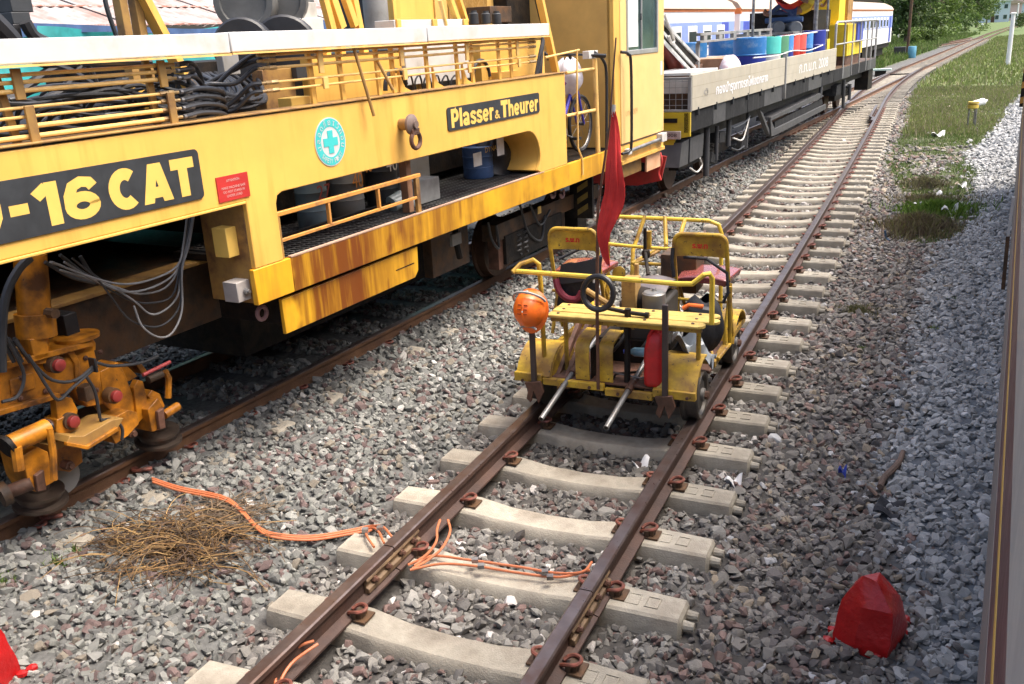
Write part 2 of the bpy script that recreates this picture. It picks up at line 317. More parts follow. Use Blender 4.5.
def block(s, o, ex, ey, wd, ht, m, parent, name='plate_lettering'):
    o, ex, ey = (np.array(q, float) for q in (o, ex, ey)); tot = sum(GLYPH[c][0]+.02 for c in s)-.02; x = 0; b = MB(); lift = 0
    for c in s:
        a, sw, st = GLYPH[c]
        for p in st: lift += .00025; ribbon(b, [(q[0]+x, q[1]) for q in p], sw, o, ex, ey, wd/tot, ht, lift)
        x += a+.02
    return b.build(name, m, parent, smooth=False)
def arc(c, r, a0, a1, n, ex, ey):
    c, ex, ey = (np.array(q, float) for q in (c, ex, ey))
    return [c + r*(math.cos(a0+(a1-a0)*i/n)*ex + math.sin(a0+(a1-a0)*i/n)*ey) for i in range(n+1)]
def spline(pts, n=6):
    P = [np.array(p, float) for p in pts]; P = [2*P[0]-P[1]] + P + [2*P[-1]-P[-2]]; out = []
    for i in range(1, len(P)-2):
        a, b, c, d = P[i-1:i+3]
        for k in range(n):
            t = k/n; out.append(.5*((2*b)+(-a+c)*t+(2*a-5*b+4*c-d)*t*t+(-a+3*b-3*c+d)*t**3))
    out.append(P[-2]); return out
def rrect(w, h, r, n=5):
    out = []
    for cx, cy, a in ((w-r, h-r, 0), (r, h-r, PI/2), (r, r, PI), (w-r, r, 3*PI/2)):
        out += [(cx+r*math.cos(a+PI/2*i/n), cy+r*math.sin(a+PI/2*i/n)) for i in range(n+1)]
    return out
# ------------------------------------------------------------------ track geometry
def wm(u):
    return 0 if u < 4 else (.02/16*(u-4)**2 if u < 12 else .08+.02*(u-12) + (0 if u < 110 else .00016*(u-110)**2))
def main_pt(u, off=0, z=0):
    P = FM.w(wm(u), u, 0); Q = FM.w(wm(u+.5), u+.5, 0); t = unit(Q-P); n = np.array([t[1], -t[0], 0]); return P+n*off+np.array([0, 0, z])
def main_x(Y): return float(main_pt((Y-8)*1.002)[0])
_y1, _x1 = 57., main_x(57.); _s1 = .086
def tx(Y):
    if Y < 32: return -.0003*(Y-8)**2
    t = min(1, (Y-32)/25); a, sa = -.1728, -.0144
    if Y > 57: return main_x(Y)
    return (2*t**3-3*t*t+1)*a + (t**3-2*t*t+t)*sa*25 + (-2*t**3+3*t*t)*_x1 + (t**3-t*t)*_s1*25
TXY = np.linspace(-20, 400, 4201); TXV = np.array([tx(y) for y in TXY])
MXV = np.array([main_x(y) for y in TXY])
def txv(Y): return np.interp(Y, TXY, TXV)
def mxv(Y): return np.interp(Y, TXY, MXV)
GY = np.array([12.7, 13.3, 14, 15.3, 16.2, 17, 19, 21, 27, 37, 45, 60, 78, 200])
GL = np.array([1.95, 1.5, 1.4, 1.55, 1.75, 1.4, 1.2, .95, 1.25, 1.05, 1.2, 1.95, 3.5, 16])
GEDGE = np.array([1.95, 2.3, 2.45, 2.7, 2.75, 2.6, 2.75, 2.55, 3.4, 4.4, 6, 9, 14, 80])
BY = np.array([0, 3.8, 4.8, 5.8, 6.7, 8.8, 12, 16.8, 21, 27, 37, 60]); BX = np.array([1.95, 2.0, 1.9, 1.8, 1.86, 1.88, 2.0, 2.5, 2.5, 3.2, 4.4, 9])
def sstep(x, a, b):
    t = np.clip((x-a)/(b-a), 0, 1); return t*t*(3-2*t)
_ph = RNG.uniform(0, 6.28, 24); _kx = RNG.uniform(-9, 9, 24); _ky = RNG.uniform(-9, 9, 24)
def lump(X, Y, k=1.0): return sum(np.sin(_kx[i]*k*X+_ky[i]*k*Y+_ph[i]) for i in range(24))/24
def grassf(X, Y):
    l = np.interp(Y, GY, GL) + .18*lump(X, Y, .5); r = np.interp(Y, GY, GEDGE) + .25*lump(X+9, Y, .5)
    g = sstep(X, l-.12, l+.15)*(1-sstep(X, r-.2, r+.2))*(Y > 12.6)
    left = sstep(mxv(Y)-X, 2.2, 3.0)*sstep(Y, 24, 30); left = np.maximum(left, sstep(mxv(Y)-X, 1.9, 2.5)*sstep(Y, 46, 60))
    left = left*(1-np.exp(-((mxv(Y)-X-4.6)/1.2)**2)*(Y < 70))
    right = sstep(X, 5.5, 8)*sstep(Y, 30, 50)
    return np.clip(np.maximum(np.maximum(g, left), right), 0, 1)
def gh(X, Y):
    X = np.asarray(X, float); Y = np.asarray(Y, float)
    xt = X-txv(Y); wq = X-mxv(Y)
    z = np.full(X.shape, -.258)
    z = z + .075*sstep(-xt, 1.0, 1.35)*(Y < 60)
    z = z + .06*sstep(-wq, -1.05, -.72)*sstep(-xt, 1.0, 1.3)
    z = z - .02*sstep(xt, 1.0, 1.3)
    bx = np.interp(Y, BY, BX); z = z + .16*sstep(X, bx-.1, bx+1.1)*(Y < 60)
    z = np.where(-xt > 2.6, np.maximum(z, -.2), z)
    far = sstep(Y, 30, 60)*sstep(np.abs(wq), 1.2, 3)
    z = z*(1-far) - .25*far
    return z + .022*lump(X, Y)*(1-.5*far)
def stone_col(X, Y, n):
    xt = X-txv(Y); bx = np.interp(Y, BY, BX) + .15*lump(X, Y, .4)
    A = .71*np.array([1.02, 1.0, .965])*np.array([(.27, .28, .265), (.34, .345, .33), (.19, .195, .19), (.20, .145, .14), (.56, .55, .53), (.28, .25, .205)])
    B = np.array([1.06, 1.0, .93])*np.array([(.19, .19, .185), (.135, .135, .135), (.25, .255, .25), (.155, .11, .105), (.50, .50, .51), (.10, .095, .095)])
    Cc = 1.22*np.array([(.155, .145, .13), (.20, .185, .165), (.11, .10, .095), (.165, .115, .10), (.33, .33, .33), (.24, .20, .15)])
    D = 1.12*np.array([1.02, 1.0, .97])*np.array([(.29, .30, .305), (.37, .38, .385), (.235, .242, .247), (.30, .305, .305), (.47, .48, .49), (.20, .205, .21)])
    k = RNG.choice(6, n, p=[.33, .19, .23, .15, .03, .07])
    c = np.where((xt < -1.05)[:, None], A[k], np.where((xt < 1.02)[:, None], B[k], Cc[k]))
    grey = 1/(1+np.exp(-(X-bx)/.06)) > RNG.uniform(0, 1, n)
    c = np.where(grey[:, None], D[k], c)
    farblend = sstep(Y, 11, 17)*(xt > -1)*(xt < 1.05)
    c = c*(1-farblend[:, None]*.0)
    oil_dark = np.exp(-(xt/.6)**4)*np.exp(-((Y-5.6)/.85)**2)*.45
    oil_dark = np.maximum(oil_dark, .62*sstep(X, mxv(Y)-.2, mxv(Y)-.7)*(X < mxv(Y)+.45))  # stones also darker left of the main track centre
    c = c*(1-oil_dark)[:, None]
    dirty = .25*np.clip(lump(X, Y, .18)*2.2, -1, 1)
    c = c*(1+dirty*.6)[:, None]
    return np.clip(c*RNG.uniform(.84, 1.18, n)[:, None], 0, .8)
# ------------------------------------------------------------------ ground sheet
def nonuni(a, b, st, lo, hi, grow=1.22):
    xs = list(np.arange(a, b+1e-6, st)); d = st; x = b
    while x < hi: d *= grow; x += d; xs.append(x)
    d = st; x = a
    while x > lo: d *= grow; x -= d; xs.insert(0, x)
    return np.array(xs)
use(FWORLD)
xs = nonuni(-5, 5, .125, -900, 900); ys = nonuni(1.6, 30, .14, -60, 2200, 1.1)
XX, YY = np.meshgrid(xs, ys); ZZ = gh(XX, YY)
nx, ny = len(xs), len(ys); idx = np.arange(nx*ny).reshape(ny, nx)
me = bpy.data.meshes.new('ground')
q = np.stack([idx[:-1, :-1], idx[:-1, 1:], idx[1:, 1:], idx[1:, :-1]], -1).reshape(-1, 4)
me.vertices.add(nx*ny); me.vertices.foreach_set('co', np.stack([XX, YY, ZZ], -1).ravel())
me.loops.add(q.size); me.loops.foreach_set('vertex_index', q.ravel()); me.polygons.add(len(q))
me.polygons.foreach_set('loop_start', np.arange(0, q.size, 4)); me.polygons.foreach_set('loop_total', np.full(len(q), 4)); me.update(); me.validate()
gf = grassf(XX, YY).ravel()[:, None]; xf_, yf_ = XX.ravel(), YY.ravel()
grv = np.where(((xf_-txv(yf_)) < -1)[:, None], np.array([.22, .22, .21]), np.where((xf_ > np.interp(yf_, BY, BX))[:, None], np.array([.24, .265, .29]), np.array([.14, .13, .12])))
lm = lump(xf_, yf_, .3)[:, None]
grs = np.where((yf_ < 27)[:, None], np.array([.075, .085, .04]), np.array([.10, .125, .045]))*(1+.5*lm) + np.array([.06, .045, .02])*np.clip(lm*3, 0, 1)
colr = grv*.45*(1-gf*.6)*(1-gf)+grs*gf  # gravel colour cut down, painting in the shade between stones
farm = sstep(np.hypot(xf_, yf_), 90, 140)[:, None]; colr = colr*(1-farm)+np.array([.09, .13, .04])*farm
ca = me.color_attributes.new('col', 'FLOAT_COLOR', 'POINT'); ca.data.foreach_set('color', np.hstack([colr, np.ones((len(colr), 1))]).astype(np.float32).ravel())
me.polygons.foreach_set('use_smooth', [True]*len(me.polygons))
go = bpy.data.objects.new('ground', me); COL.objects.link(go); me.materials.append(attr_mat('ground_gravel', .9, amt=.75, scale=26, bump=1.0)); tag(go, kind='structure')

# ------------------------------------------------------------------ ballast: instanced stones, one stuff object
SLP = [3.274-.10+.6134*i for i in range(-2, 90)]
USL = [-5.35+.61*i for i in range(0, 70)]
def stones():
    pts = []
    def region(x0, x1, y0, y1, dens, s0, s1):
        n = int((x1-x0)*(y1-y0)*dens); X = RNG.uniform(x0, x1, n); Y = RNG.uniform(y0, y1, n); S = RNG.uniform(s0, s1, n)*np.where(RNG.uniform(0, 1, n) < .08, 1.35, 1); pts.append((X, Y, S))
    region(-6.3, 2.5, 2.0, 5.5, 800, .017, .041); region(-5.2, 2.5, 2.0, 5.5, 500, .008, .016); region(-6, 2.75, 5.5, 9, 700, .019, .043)
    region(-4.2, 3.1, 9, 14, 560, .022, .046); region(-3.4, 3.6, 14, 22, 300, .032, .055); region(-2.4, 4.6, 22, 40, 110, .04, .065)
    X, Y, S = (np.concatenate(a) for a in zip(*pts))
    xt = X-txv(Y); sl = np.array(SLP); d = np.abs(((Y-sl[0]) + .3067) % .6134 - .3067)
    keep = ~((np.abs(xt) < 1.0) & (d < .115)) & ~((np.abs(xt) < 1.08) & (d < .1)) & (np.abs(np.abs(xt)-G) > .055)
    wq = X-mxv(Y); u = (Y-8)*1.002; du = np.abs(((u-USL[0])+.305) % .61-.305)
    onm = (np.abs(wq) < 1.02) & (du < .11); keep &= ~(onm & ((np.abs(wq) < .5) | (RNG.uniform(0, 1, len(X)) < .45)))
    keep &= ~((np.abs(np.abs(wq)-G) < .05) & (Y < 45))
    gfz = grassf(X, Y); keep &= (gfz < .55) | (RNG.uniform(0, 1, len(X)) < np.where(Y < 24, .16+.35*(lump(X, Y, .45) < -.08), .02))
    fw = (np.stack([X, Y, np.full_like(X, -.25)], -1)-CAM); dep = fw@FWD; px = 512+F*(fw@RGT)/dep; py = 342-F*(fw@UPV)/dep
    keep &= (px > -90) & (px < 1110) & (py < 790) & (dep > .3)
    X, Y, S = X[keep], Y[keep], S[keep]; n = len(X)
    Z = gh(X, Y) + RNG.uniform(-.012, .022, n)
    me = bpy.data.meshes.new('ballast'); me.vertices.add(n); me.vertices.foreach_set('co', np.stack([X, Y, Z], -1).ravel())
    a = me.attributes.new('rot', 'FLOAT_VECTOR', 'POINT'); rot = RNG.uniform(0, 6.28, (n, 3)); rot[:, 0] = RNG.normal(0, .55, n); rot[:, 1] = RNG.normal(0, .55, n); a.data.foreach_set('vector', rot.astype(np.float32).ravel())
    a = me.attributes.new('siz', 'FLOAT_VECTOR', 'POINT'); sz = np.stack([S*RNG.uniform(.8, 1.35, n), S*RNG.uniform(.7, 1.1, n), S*RNG.uniform(.45, .85, n)], -1); a.data.foreach_set('vector', sz.astype(np.float32).ravel())
    a = me.attributes.new('pick', 'INT', 'POINT'); a.data.foreach_set('value', RNG.integers(0, 9, n).astype(np.int32))
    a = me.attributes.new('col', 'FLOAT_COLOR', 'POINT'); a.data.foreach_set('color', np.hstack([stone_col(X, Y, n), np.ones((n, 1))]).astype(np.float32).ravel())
    o = bpy.data.objects.new('ballast', me); COL.objects.link(o); tag(o, 'loose crushed stone ballast in grey, brown and white around the tracks', 'gravel', kind='stuff')
    sc = bpy.data.collections.new('stone_shapes')
    for k in range(9):
        bm = bmesh.new()
        for _ in range(15):
            p = RNG.normal(0, 1, 3); p /= np.linalg.norm(p); p *= RNG.uniform(.8, 1.15); bm.verts.new(p)
        r = bmesh.ops.convex_hull(bm, input=bm.verts); bmesh.ops.delete(bm, geom=[v for v in bm.verts if not v.link_faces], context='VERTS')
        sm = bpy.data.meshes.new('stone'); bm.to_mesh(sm); bm.free(); sm.materials.append(STONE); sc.objects.link(bpy.data.objects.new('stone', sm))
    ng = bpy.data.node_groups.new('lay_stones', 'GeometryNodeTree')
    ng.interface.new_socket('Geometry', in_out='INPUT', socket_type='NodeSocketGeometry'); ng.interface.new_socket('Geometry', in_out='OUTPUT', socket_type='NodeSocketGeometry')
    N = ng.nodes; L = ng.links; gi = N.new('NodeGroupInput'); gout = N.new('NodeGroupOutput')
    ci = N.new('GeometryNodeCollectionInfo'); ci.inputs['Collection'].default_value = sc; ci.inputs['Separate Children'].default_value = True; ci.inputs['Reset Children'].default_value = True
    ip = N.new('GeometryNodeInstanceOnPoints'); ip.inputs['Pick Instance'].default_value = True
    def na(nm, t):
        x = N.new('GeometryNodeInputNamedAttribute'); x.data_type = t; x.inputs['Name'].default_value = nm; return x.outputs['Attribute']
    e2r = N.new('FunctionNodeEulerToRotation'); L.new(na('rot', 'FLOAT_VECTOR'), e2r.inputs[0])
    m2p = N.new('GeometryNodeMeshToPoints'); L.new(gi.outputs[0], m2p.inputs[0])
    L.new(m2p.outputs[0], ip.inputs['Points']); L.new(ci.outputs[0], ip.inputs['Instance']); L.new(na('pick', 'INT'), ip.inputs['Instance Index'])
    L.new(e2r.outputs[0], ip.inputs['Rotation']); L.new(na('siz', 'FLOAT_VECTOR'), ip.inputs['Scale']); L.new(ip.outputs[0], gout.inputs[0])
    md = o.modifiers.new('lay', 'NODES'); md.node_group = ng
    print('stones', n)
stones()

# ------------------------------------------------------------------ rails, sleepers, clips
RPROF = [(-.062, -.15), (.062, -.15), (.062, -.138), (.012, -.122), (.009, -.045), (.034, -.034), (.036, -.007), (.028, 0), (-.028, 0), (-.036, -.007), (-.034, -.034), (-.009, -.045), (-.012, -.122), (-.062, -.138)]
def rail(pts, parent, base, top=RAILT, name='rail'):
    b = MB(); k = len(RPROF); vs = []; P = [np.array(p, float) for p in pts]
    for i, p in enumerate(P):
        t = unit(P[min(i+1, len(P)-1)]-P[max(i-1, 0)]); n = np.array([t[1], -t[0], 0])
        vs += [p+n*x+np.array([0, 0, z]) for x, z in RPROF]
    fs = []; mi = []
    for i in range(len(P)-1):
        for j in range(k):
            fs.append((i*k+j, i*k+(j+1) % k, (i+1)*k+(j+1) % k, (i+1)*k+j)); mi.append(1 if j in (6, 7, 8) else 0)
    fs += [tuple(range(k)), tuple(range((len(P)-1)*k, len(P)*k))[::-1]]; mi += [0, 0]
    b.add(vs, fs); b.m = mi
    return b.build(name, [base, top], parent, ang=.5)
def sleeper_mesh():
    b = MB(); st = [(-1.0, -.175, .075, .10), (-.985, -.158, .09, .115), (-.62, -.151, .10, .125), (-.46, -.153, .10, .125), (-.25, -.178, .088, .12), (0, -.186, .085, .12),
                   (.25, -.178, .088, .12), (.46, -.153, .10, .125), (.62, -.151, .10, .125), (.985, -.158, .09, .115), (1.0, -.175, .075, .10)]
    vs = []; fs = []
    for x, z, a, c in st: vs += [(x, -c, -.40), (x, c, -.40), (x, c*.98, z-.06), (x, a+.008, z-.012), (x, a-.006, z), (x, -a+.006, z), (x, -a-.008, z-.012), (x, -c*.98, z-.06)]
    for i in range(len(st)-1):
        for j in range(8): fs.append((i*8+j, i*8+(j+1) % 8, (i+1)*8+(j+1) % 8, (i+1)*8+j))
    fs += [tuple(range(8)), tuple(range((len(st)-1)*8, len(st)*8))[::-1]]; b.add(vs, fs)
    for yy in (-.045, .045): b.cyl((.99, yy, -.215), (1.055, yy, -.215), .030, .022, 10)
    for x0 in (.80, .70):                          # cast-in number frames on the end
        for (a, c, d, e) in ((x0, x0+.07, -.045, -.04), (x0, x0+.07, .04, .045), (x0, x0+.006, -.039, .039), (x0+.064, x0+.07, -.039, .039)): b.bx(a, c, d, e, -.158, -.150)
    return b
def clip_mesh():                                   # outward is +x from the rail web centre
    b = MB()
    b.tube(spline([(.030, -.028, -.122), (.055, -.035, -.108), (.095, -.031, -.102), (.116, -.010, -.098), (.109, .019, -.096), (.078, .033, -.098), (.048, .026, -.108), (.03, .007, -.120)], 4), .0098, 7)
    return b
def pad_mesh():
    b = MB(); b.bx(.064, .135, -.05, .05, -.152, -.141); b.bx(.066, .105, -.03, .028, -.141, -.108); b.bx(.055, .08, -.045, -.03, -.141, -.105); return b
use(FWORLD)
track = thing('siding_track', None, None, (0, 3, 0), kind='structure')
SME = sleeper_mesh().mesh('sleeper', CONC, ang=.5); CME = clip_mesh().mesh('rail_clip', CLIP); PME = pad_mesh().mesh('base_plate', DKM := DBRN)
def place(name, me, parent, M4):
    o = bpy.data.objects.new(name, me); COL.objects.link(o); o.parent = parent
    pm = ROOT[parent.name]; o.matrix_basis = Matrix((np.linalg.inv(pm)@M4).tolist()); ROOT[o.name] = M4; return o
def mrot(p, a, flip=1):
    M4 = np.eye(4); M4[:3, 0] = (math.cos(a)*flip, math.sin(a)*flip, 0); M4[:3, 1] = (-math.sin(a)*flip, math.cos(a)*flip, 0); M4[:3, 3] = p; return M4
for i, Y in enumerate(SLP):
    if Y > 34: break
    a = -math.atan((tx(Y+.2)-tx(Y-.2))/.4) + random.gauss(0, .006)
    s = place('sleeper', SME, track, mrot((tx(Y)+random.gauss(0, .008), Y+random.gauss(0, .008), min(.002, random.gauss(-.003, .004))), a))
    if Y < 32:
        for sx in (-1, 1):
            for sd in (-1, 1):
                P = (tx(Y)+sx*G, Y, 0)
                c = place('rail_clip', CME, s, mrot(P, a+random.gauss(0, .05), sd)); place('base_plate', PME, s, mrot(P, a, sd)) if Y < 14 else None
for Y0 in np.arange(34.2, 58, .6134):                        # turnout timbers carrying both tracks
    a = tx(Y0); m = main_x(Y0); b = MB(); b.bx(min(a, m)-1.05, max(a, m)+1.05, Y0-.1, Y0+.1, -.38, -.153); b.build('turnout_timber', CONC, track)
def rp(off, y0, y1, st=1.0): return [(tx(y)+off, y, 0) for y in np.arange(y0, y1, st)]
JL, JR = 3.59, 3.56                                          # rail joints
for off, J in ((-G, JL), (G, JR)):
    rail(rp(off, -4, J, .5)+[(tx(J)+off, J-.004, 0)], track, RAILR)
    end = [(tx(y)+off, y, 0) for y in np.arange(J+.004, 57.5, .6)]
    rail(end, track, RAILR)
def fishplate(x, Y, sd):
    b = MB(); b.prism([(0, 0), (.03, .004), (.03, .03), (.012, .038), (.012, .062), (.026, .07), (.02, .085), (0, .085)], (x+sd*.012, Y-.27, -.125), (sd, 0, 0), (0, 0, 1), (.54 if sd > 0 else -.54))
    p = b.build('fishplate', mat('joint_bar_rust', (.10, .062, .036), .6, var=.35, vscale=12, dirt=(.2, .13, .07), damt=.5, dscale=9), track, bev=.003)
    for k, yy in enumerate((-.2, -.07, .07, .2)):
        b = MB(); b.lathe([(.02, 0), (.02, .018), (.012, .02), (.012, .034)], (x+sd*.024, Y+yy, -.075), (sd, 0, 0), 6); b.build('bolt', RDBR, p)
fishplate(tx(JL)-G, JL, 1); fishplate(tx(JR)+G, JR, 1); fishplate(tx(JR)+G, JR, -1)
# turnout: check rail, switch blade and frog pieces
for off, y0, y1 in ((G-.16, 26.5, 31.5),):
    rail([(tx(y)+off+(.10 if y < 27.3 else 0), y, .01) for y in np.arange(y0, y1, .4)], track, RAILR, name='check_rail')
for k in range(5):
    pass
mtrack = thing('main_track', None, None, FM.w(0, -4, 0), kind='structure')
for off in (-G, G):
    rail([main_pt(u, off) for u in list(np.arange(-7, 60, .8))+list(np.arange(60, 260, 4))], mtrack, RAILM)
for u in USL:
    if u > 22: break
    P = main_pt(u); a = -math.atan(.064+(0 if u < 8 else .02)) + random.gauss(0, .01)
    s = place('sleeper', SME, mtrack, mrot(P+np.array([0, 0, .012]), a))
    for sd in ((1, -1) if u < 4 else (1,)): place('rail_clip', CME, s, mrot(main_pt(u, G), a+random.gauss(0, .06), sd))
b = MB()
for u in np.arange(22, 110, .62):
    P = main_pt(u); b.box((P[0], P[1], -.24), (2.0, .2, .2), rz=-.084)
b.build('far_sleepers', CONC, mtrack, kind='stuff')
strack = thing('coach_track', None, None, FG.w(-4.6, 30, 0), kind='structure')
def side_pt(y, off):
    q = -4.65 if y < 62 else -4.65+4.5*float(sstep(np.array(y), 58, 112)); return FG.w(q+off, y, .02)
for off in (-G, G): rail([side_pt(y, off) for y in np.arange(12, 112, 1.5)], strack, RAILM)
b = MB()
for y in np.arange(40, 110, .7):
    P = side_pt(y, 0); b.box((P[0], P[1], -.22), (2, .22, .2), rz=-.08)
b.build('far_sleepers', CONC, strack, kind='stuff')
# ------------------------------------------------------------------ yellow track tamping machine (frame: x = out from its track centre, y = along, z = up)
use(FM)
TM = thing('tamping_machine', 'long yellow track tamping machine with black lettered plates, standing on the left track', 'track machine', (0, 0, 0))
EXU, EYZ = (0, 1, 0), (0, 0, 1)
def side(poly, wv, d, m, name, parent=None, bev=0, **k):
    return MB().prism(poly, (wv, 0, 0), EXU, EYZ, d).build(name, m, parent or TM, bev=bev, **k)
def mbx(name, m, x0, x1, y0, y1, z0, z1, parent=None, bev=.004):
    return MB().bx(x0, x1, y0, y1, z0, z1).build(name, m, parent or TM, bev=bev)
def P(px, py, wv): return FM.at(px, py, x=wv)
def pbx(name, m, px0, py0, px1, py1, wv, th, parent=None, bev=.004):     # plate spanning two photo points on the plane w = wv
    a, c = P(px0, py0, wv), P(px1, py1, wv)
    return mbx(name, m, wv-th, wv, min(a[1], c[1]), max(a[1], c[1]), min(a[2], c[2]), max(a[2], c[2]), parent, bev)
def ptube(name, m, pts, wv, r, parent=None, n=4, k=8):
    q = [P(*p, wv) if len(p) == 2 else P(p[0], p[1], p[2]) for p in pts]
    return MB().tube(spline(q, n) if n else q, r, k).build(name, m, parent or TM)
rc = [(.50+.27*math.sin(t), 1.40+.27*math.cos(t)) for t in np.linspace(0, 1.75, 9)]
gir = [(-11.0, 1.665), (-3.42, 1.665), (-3.42, 1.224), (-3.15, 1.224), (-3.15, 1.60), (-3.13, 1.65), (-3.08, 1.668), (.46, 1.67)] + rc + [(.70, 1.26), (.78, 1.224), (1.42, 1.224), (1.42, 2.172), (-11.0, 2.150)]
g = side(gir, 1.40, .035, YEL, 'side_girder', bev=.006)
side([(.45, 1.672)] + [(a+.004, z+.002) for a, z in rc] + [(.705, 1.26), (.785, 1.226), (1.40, 1.226), (1.40, 1.672)], 1.364, .42, YEL, 'girder_pillar')
mbx('girder_top_flange', BRY, 1.24, 1.412, -11.0, 1.415, 2.174, 2.186)
mbx('girder_lip', YEL, 1.33, 1.408, -11.0, -3.425, 1.648, 1.664)
mbx('pillar_return', BRY, .98, 1.364, -3.42, -3.17, .99, 1.64)
mbx('sill_panel', SILL, 1.36, 1.402, -3.08, 2.83, .985, 1.2225, bev=.006)
mbx('sill_panel', mat('sill_orange_yellow', (.72, .36, .018), .42, var=.1, vscale=3, dirt=(.4, .17, .02), damt=.3, dscale=2, streak=True), 1.36, 1.402, -3.44, -3.083, .985, 1.2225, bev=.006)
mbx('sill_edge_strip', mat('pinkish_edge', (.50, .33, .24), .6, dirt=(.2, .1, .06), damt=.4), 1.372, 1.405, -3.08, .84, 1.2235, 1.232, bev=0)
# walkway grating: bars both ways over a dark pan
mbx('walkway_floor', DARK, .3, 1.36, -3.1, 2.84, 1.15, 1.20)
b = MB()
for u in np.arange(-3.05, 1.4, .055): b.bx(.32, 1.355, u, u+.012, 1.2, 1.216)
for x in np.arange(.36, 1.35, .09): b.bx(x, x+.008, -3.05, 1.4, 1.2, 1.213)
b.build('walkway_grating', mat('grating_grey', (.14, .14, .13), .55, metal=.3, var=.4, dirt=(.04, .03, .03), damt=.45), TM, kind='stuff')
sk = side([(-3.19, .71), (-1.60, .71), (-1.545, .76), (-1.53, .955), (-3.19, .955)], 1.372, .03, SILL, 'skirt_panel', bev=.004)
mbx('skirt_slot', DARK, 1.36, 1.3745, -1.86, -1.6, .83, .838, sk, 0)
# model plate
pl = side([(u-5.62, z+1.742) for u, z in rrect(1.865, .288, .03)], 1.409, .008, PLATE, 'model_plate')
for s, u0, wd in (('09', -5.46, .45), ('-', -4.985, .12), ('16', -4.84, .375), ('CAT', -4.405, .60)): block(s, (1.409, u0, 1.775), EXU, EYZ, wd, .215, LETY, pl)
pp = side([(u-.98, z+1.828) for u, z in rrect(1.755, .194, .03)], 1.409, .008, PLATE, 'maker_plate')
for s, u0, wd, ht, z0 in (('Plasser', -.925, .74, .155, 1.850), ('&', -.16, .10, .08, 1.852), ('Theurer', -.035, .77, .155, 1.850)): block(s, (1.409, u0, z0), EXU, EYZ, wd, ht, LETY, pp)
rd = side([(-3.645, 1.690), (-3.380, 1.690), (-3.380, 1.842), (-3.645, 1.842)], 1.408, .008, REDP, 'warning_plate')
PALE = mat('pale_print', (.62, .40, .36), .6, var=.1)
for s, z, wd in (('ATTENTION', 1.805, .11), ('MAKE MACHINE SAFE', 1.763, .20), ('DO NOT STAND IN', 1.738, .18), ('UNDER LOAD', 1.713, .13)):
    text(s, (1.408, -3.5125-wd/2, z), EXU, EYZ, wd, .015, PALE, rd, 'plate_lettering')
# safety roundel
ec = np.array([0, -2.535, 1.925])
def disc(r, wv, m, name, parent, inner=None, n=40):
    b = MB(); 
    if inner: b.lathe([(inner, 0), (r, 0), (r, .0025), (inner, .0025), (inner, 0)], (wv, ec[1], ec[2]), (1, 0, 0), n, cap=False)
    else: b.lathe([(r, 0), (r, .0025)], (wv, ec[1], ec[2]), (1, 0, 0), n)
    return b.build(name, m, parent)
em = disc(.168, 1.402, WHT, 'safety_roundel', TM)
disc(.160, 1.4035, TEAL, 'roundel_ring', em, .104)
b = MB()
for a, c in ((.026, .075), (.075, .026)): pass
b.prism([(-.028, -.078), (.028, -.078), (.028, -.028), (.078, -.028), (.078, .028), (.028, .028), (.028, .078), (-.028, .078), (-.028, .028), (-.078, .028), (-.078, -.028), (-.028, -.028)], (1.4075, ec[1], ec[2]), EXU, EYZ, .003)
b.build('roundel_cross', TEAL, em)
def ring_text(chars, r, a0, a1, ht, wd, up):
    for k, ch in enumerate(chars):
        if ch == ' ': continue
        a = a0+(a1-a0)*k/(len(chars)-1); rad = np.array([0, math.cos(a), math.sin(a)]); tan = np.array([0, math.sin(a), -math.cos(a)])
        ey = rad if up else -rad; ex = tan if up else -tan
        hh = ht*(1.45 if len(ch) > 1 else 1)
        text(ch, np.array([1.4065, ec[1], ec[2]])+rad*r - ex*wd/2 - ey*ht/2, ex, ey, wd, hh, WHT, em, 'roundel_letter')
ring_text(['ป', 'ล', 'อ', 'ด', 'ภั', 'ย', 'ไ', 'ว้', 'ก่', 'อ', 'น'], .130, math.radians(195), math.radians(-15), .032, .027, True)
ring_text(list('SAFETY FIRST'), .132, math.radians(222), math.radians(318), .032, .018, False)
# shackle bracket on the girder
b = MB(); b.cyl((1.40, -1.66, 1.955), (1.50, -1.66, 1.955), .045); sb = b.build('shackle_boss', BRY, TM)
b = MB(); b.lathe([(.05, 0), (.078, .01), (.078, .03), (.05, .05), (.03, .052), (.03, .07)], (1.48, -1.66, 1.955), (1, 0, 0), 20); b.build('shackle_disc', mat('brown_rubber', (.17, .12, .10), .6, var=.25), sb)
b = MB(); b.tube(arc((1.52, -1.645, 1.835), .062, 0, 2*PI, 20, EXU, EYZ)[:-1], .017, 8, closed=True); b.build('shackle_ring', RDBR, sb)
mbx('shackle_tongue', RDBR, 1.505, 1.535, -1.70, -1.60, 1.875, 1.925, sb)
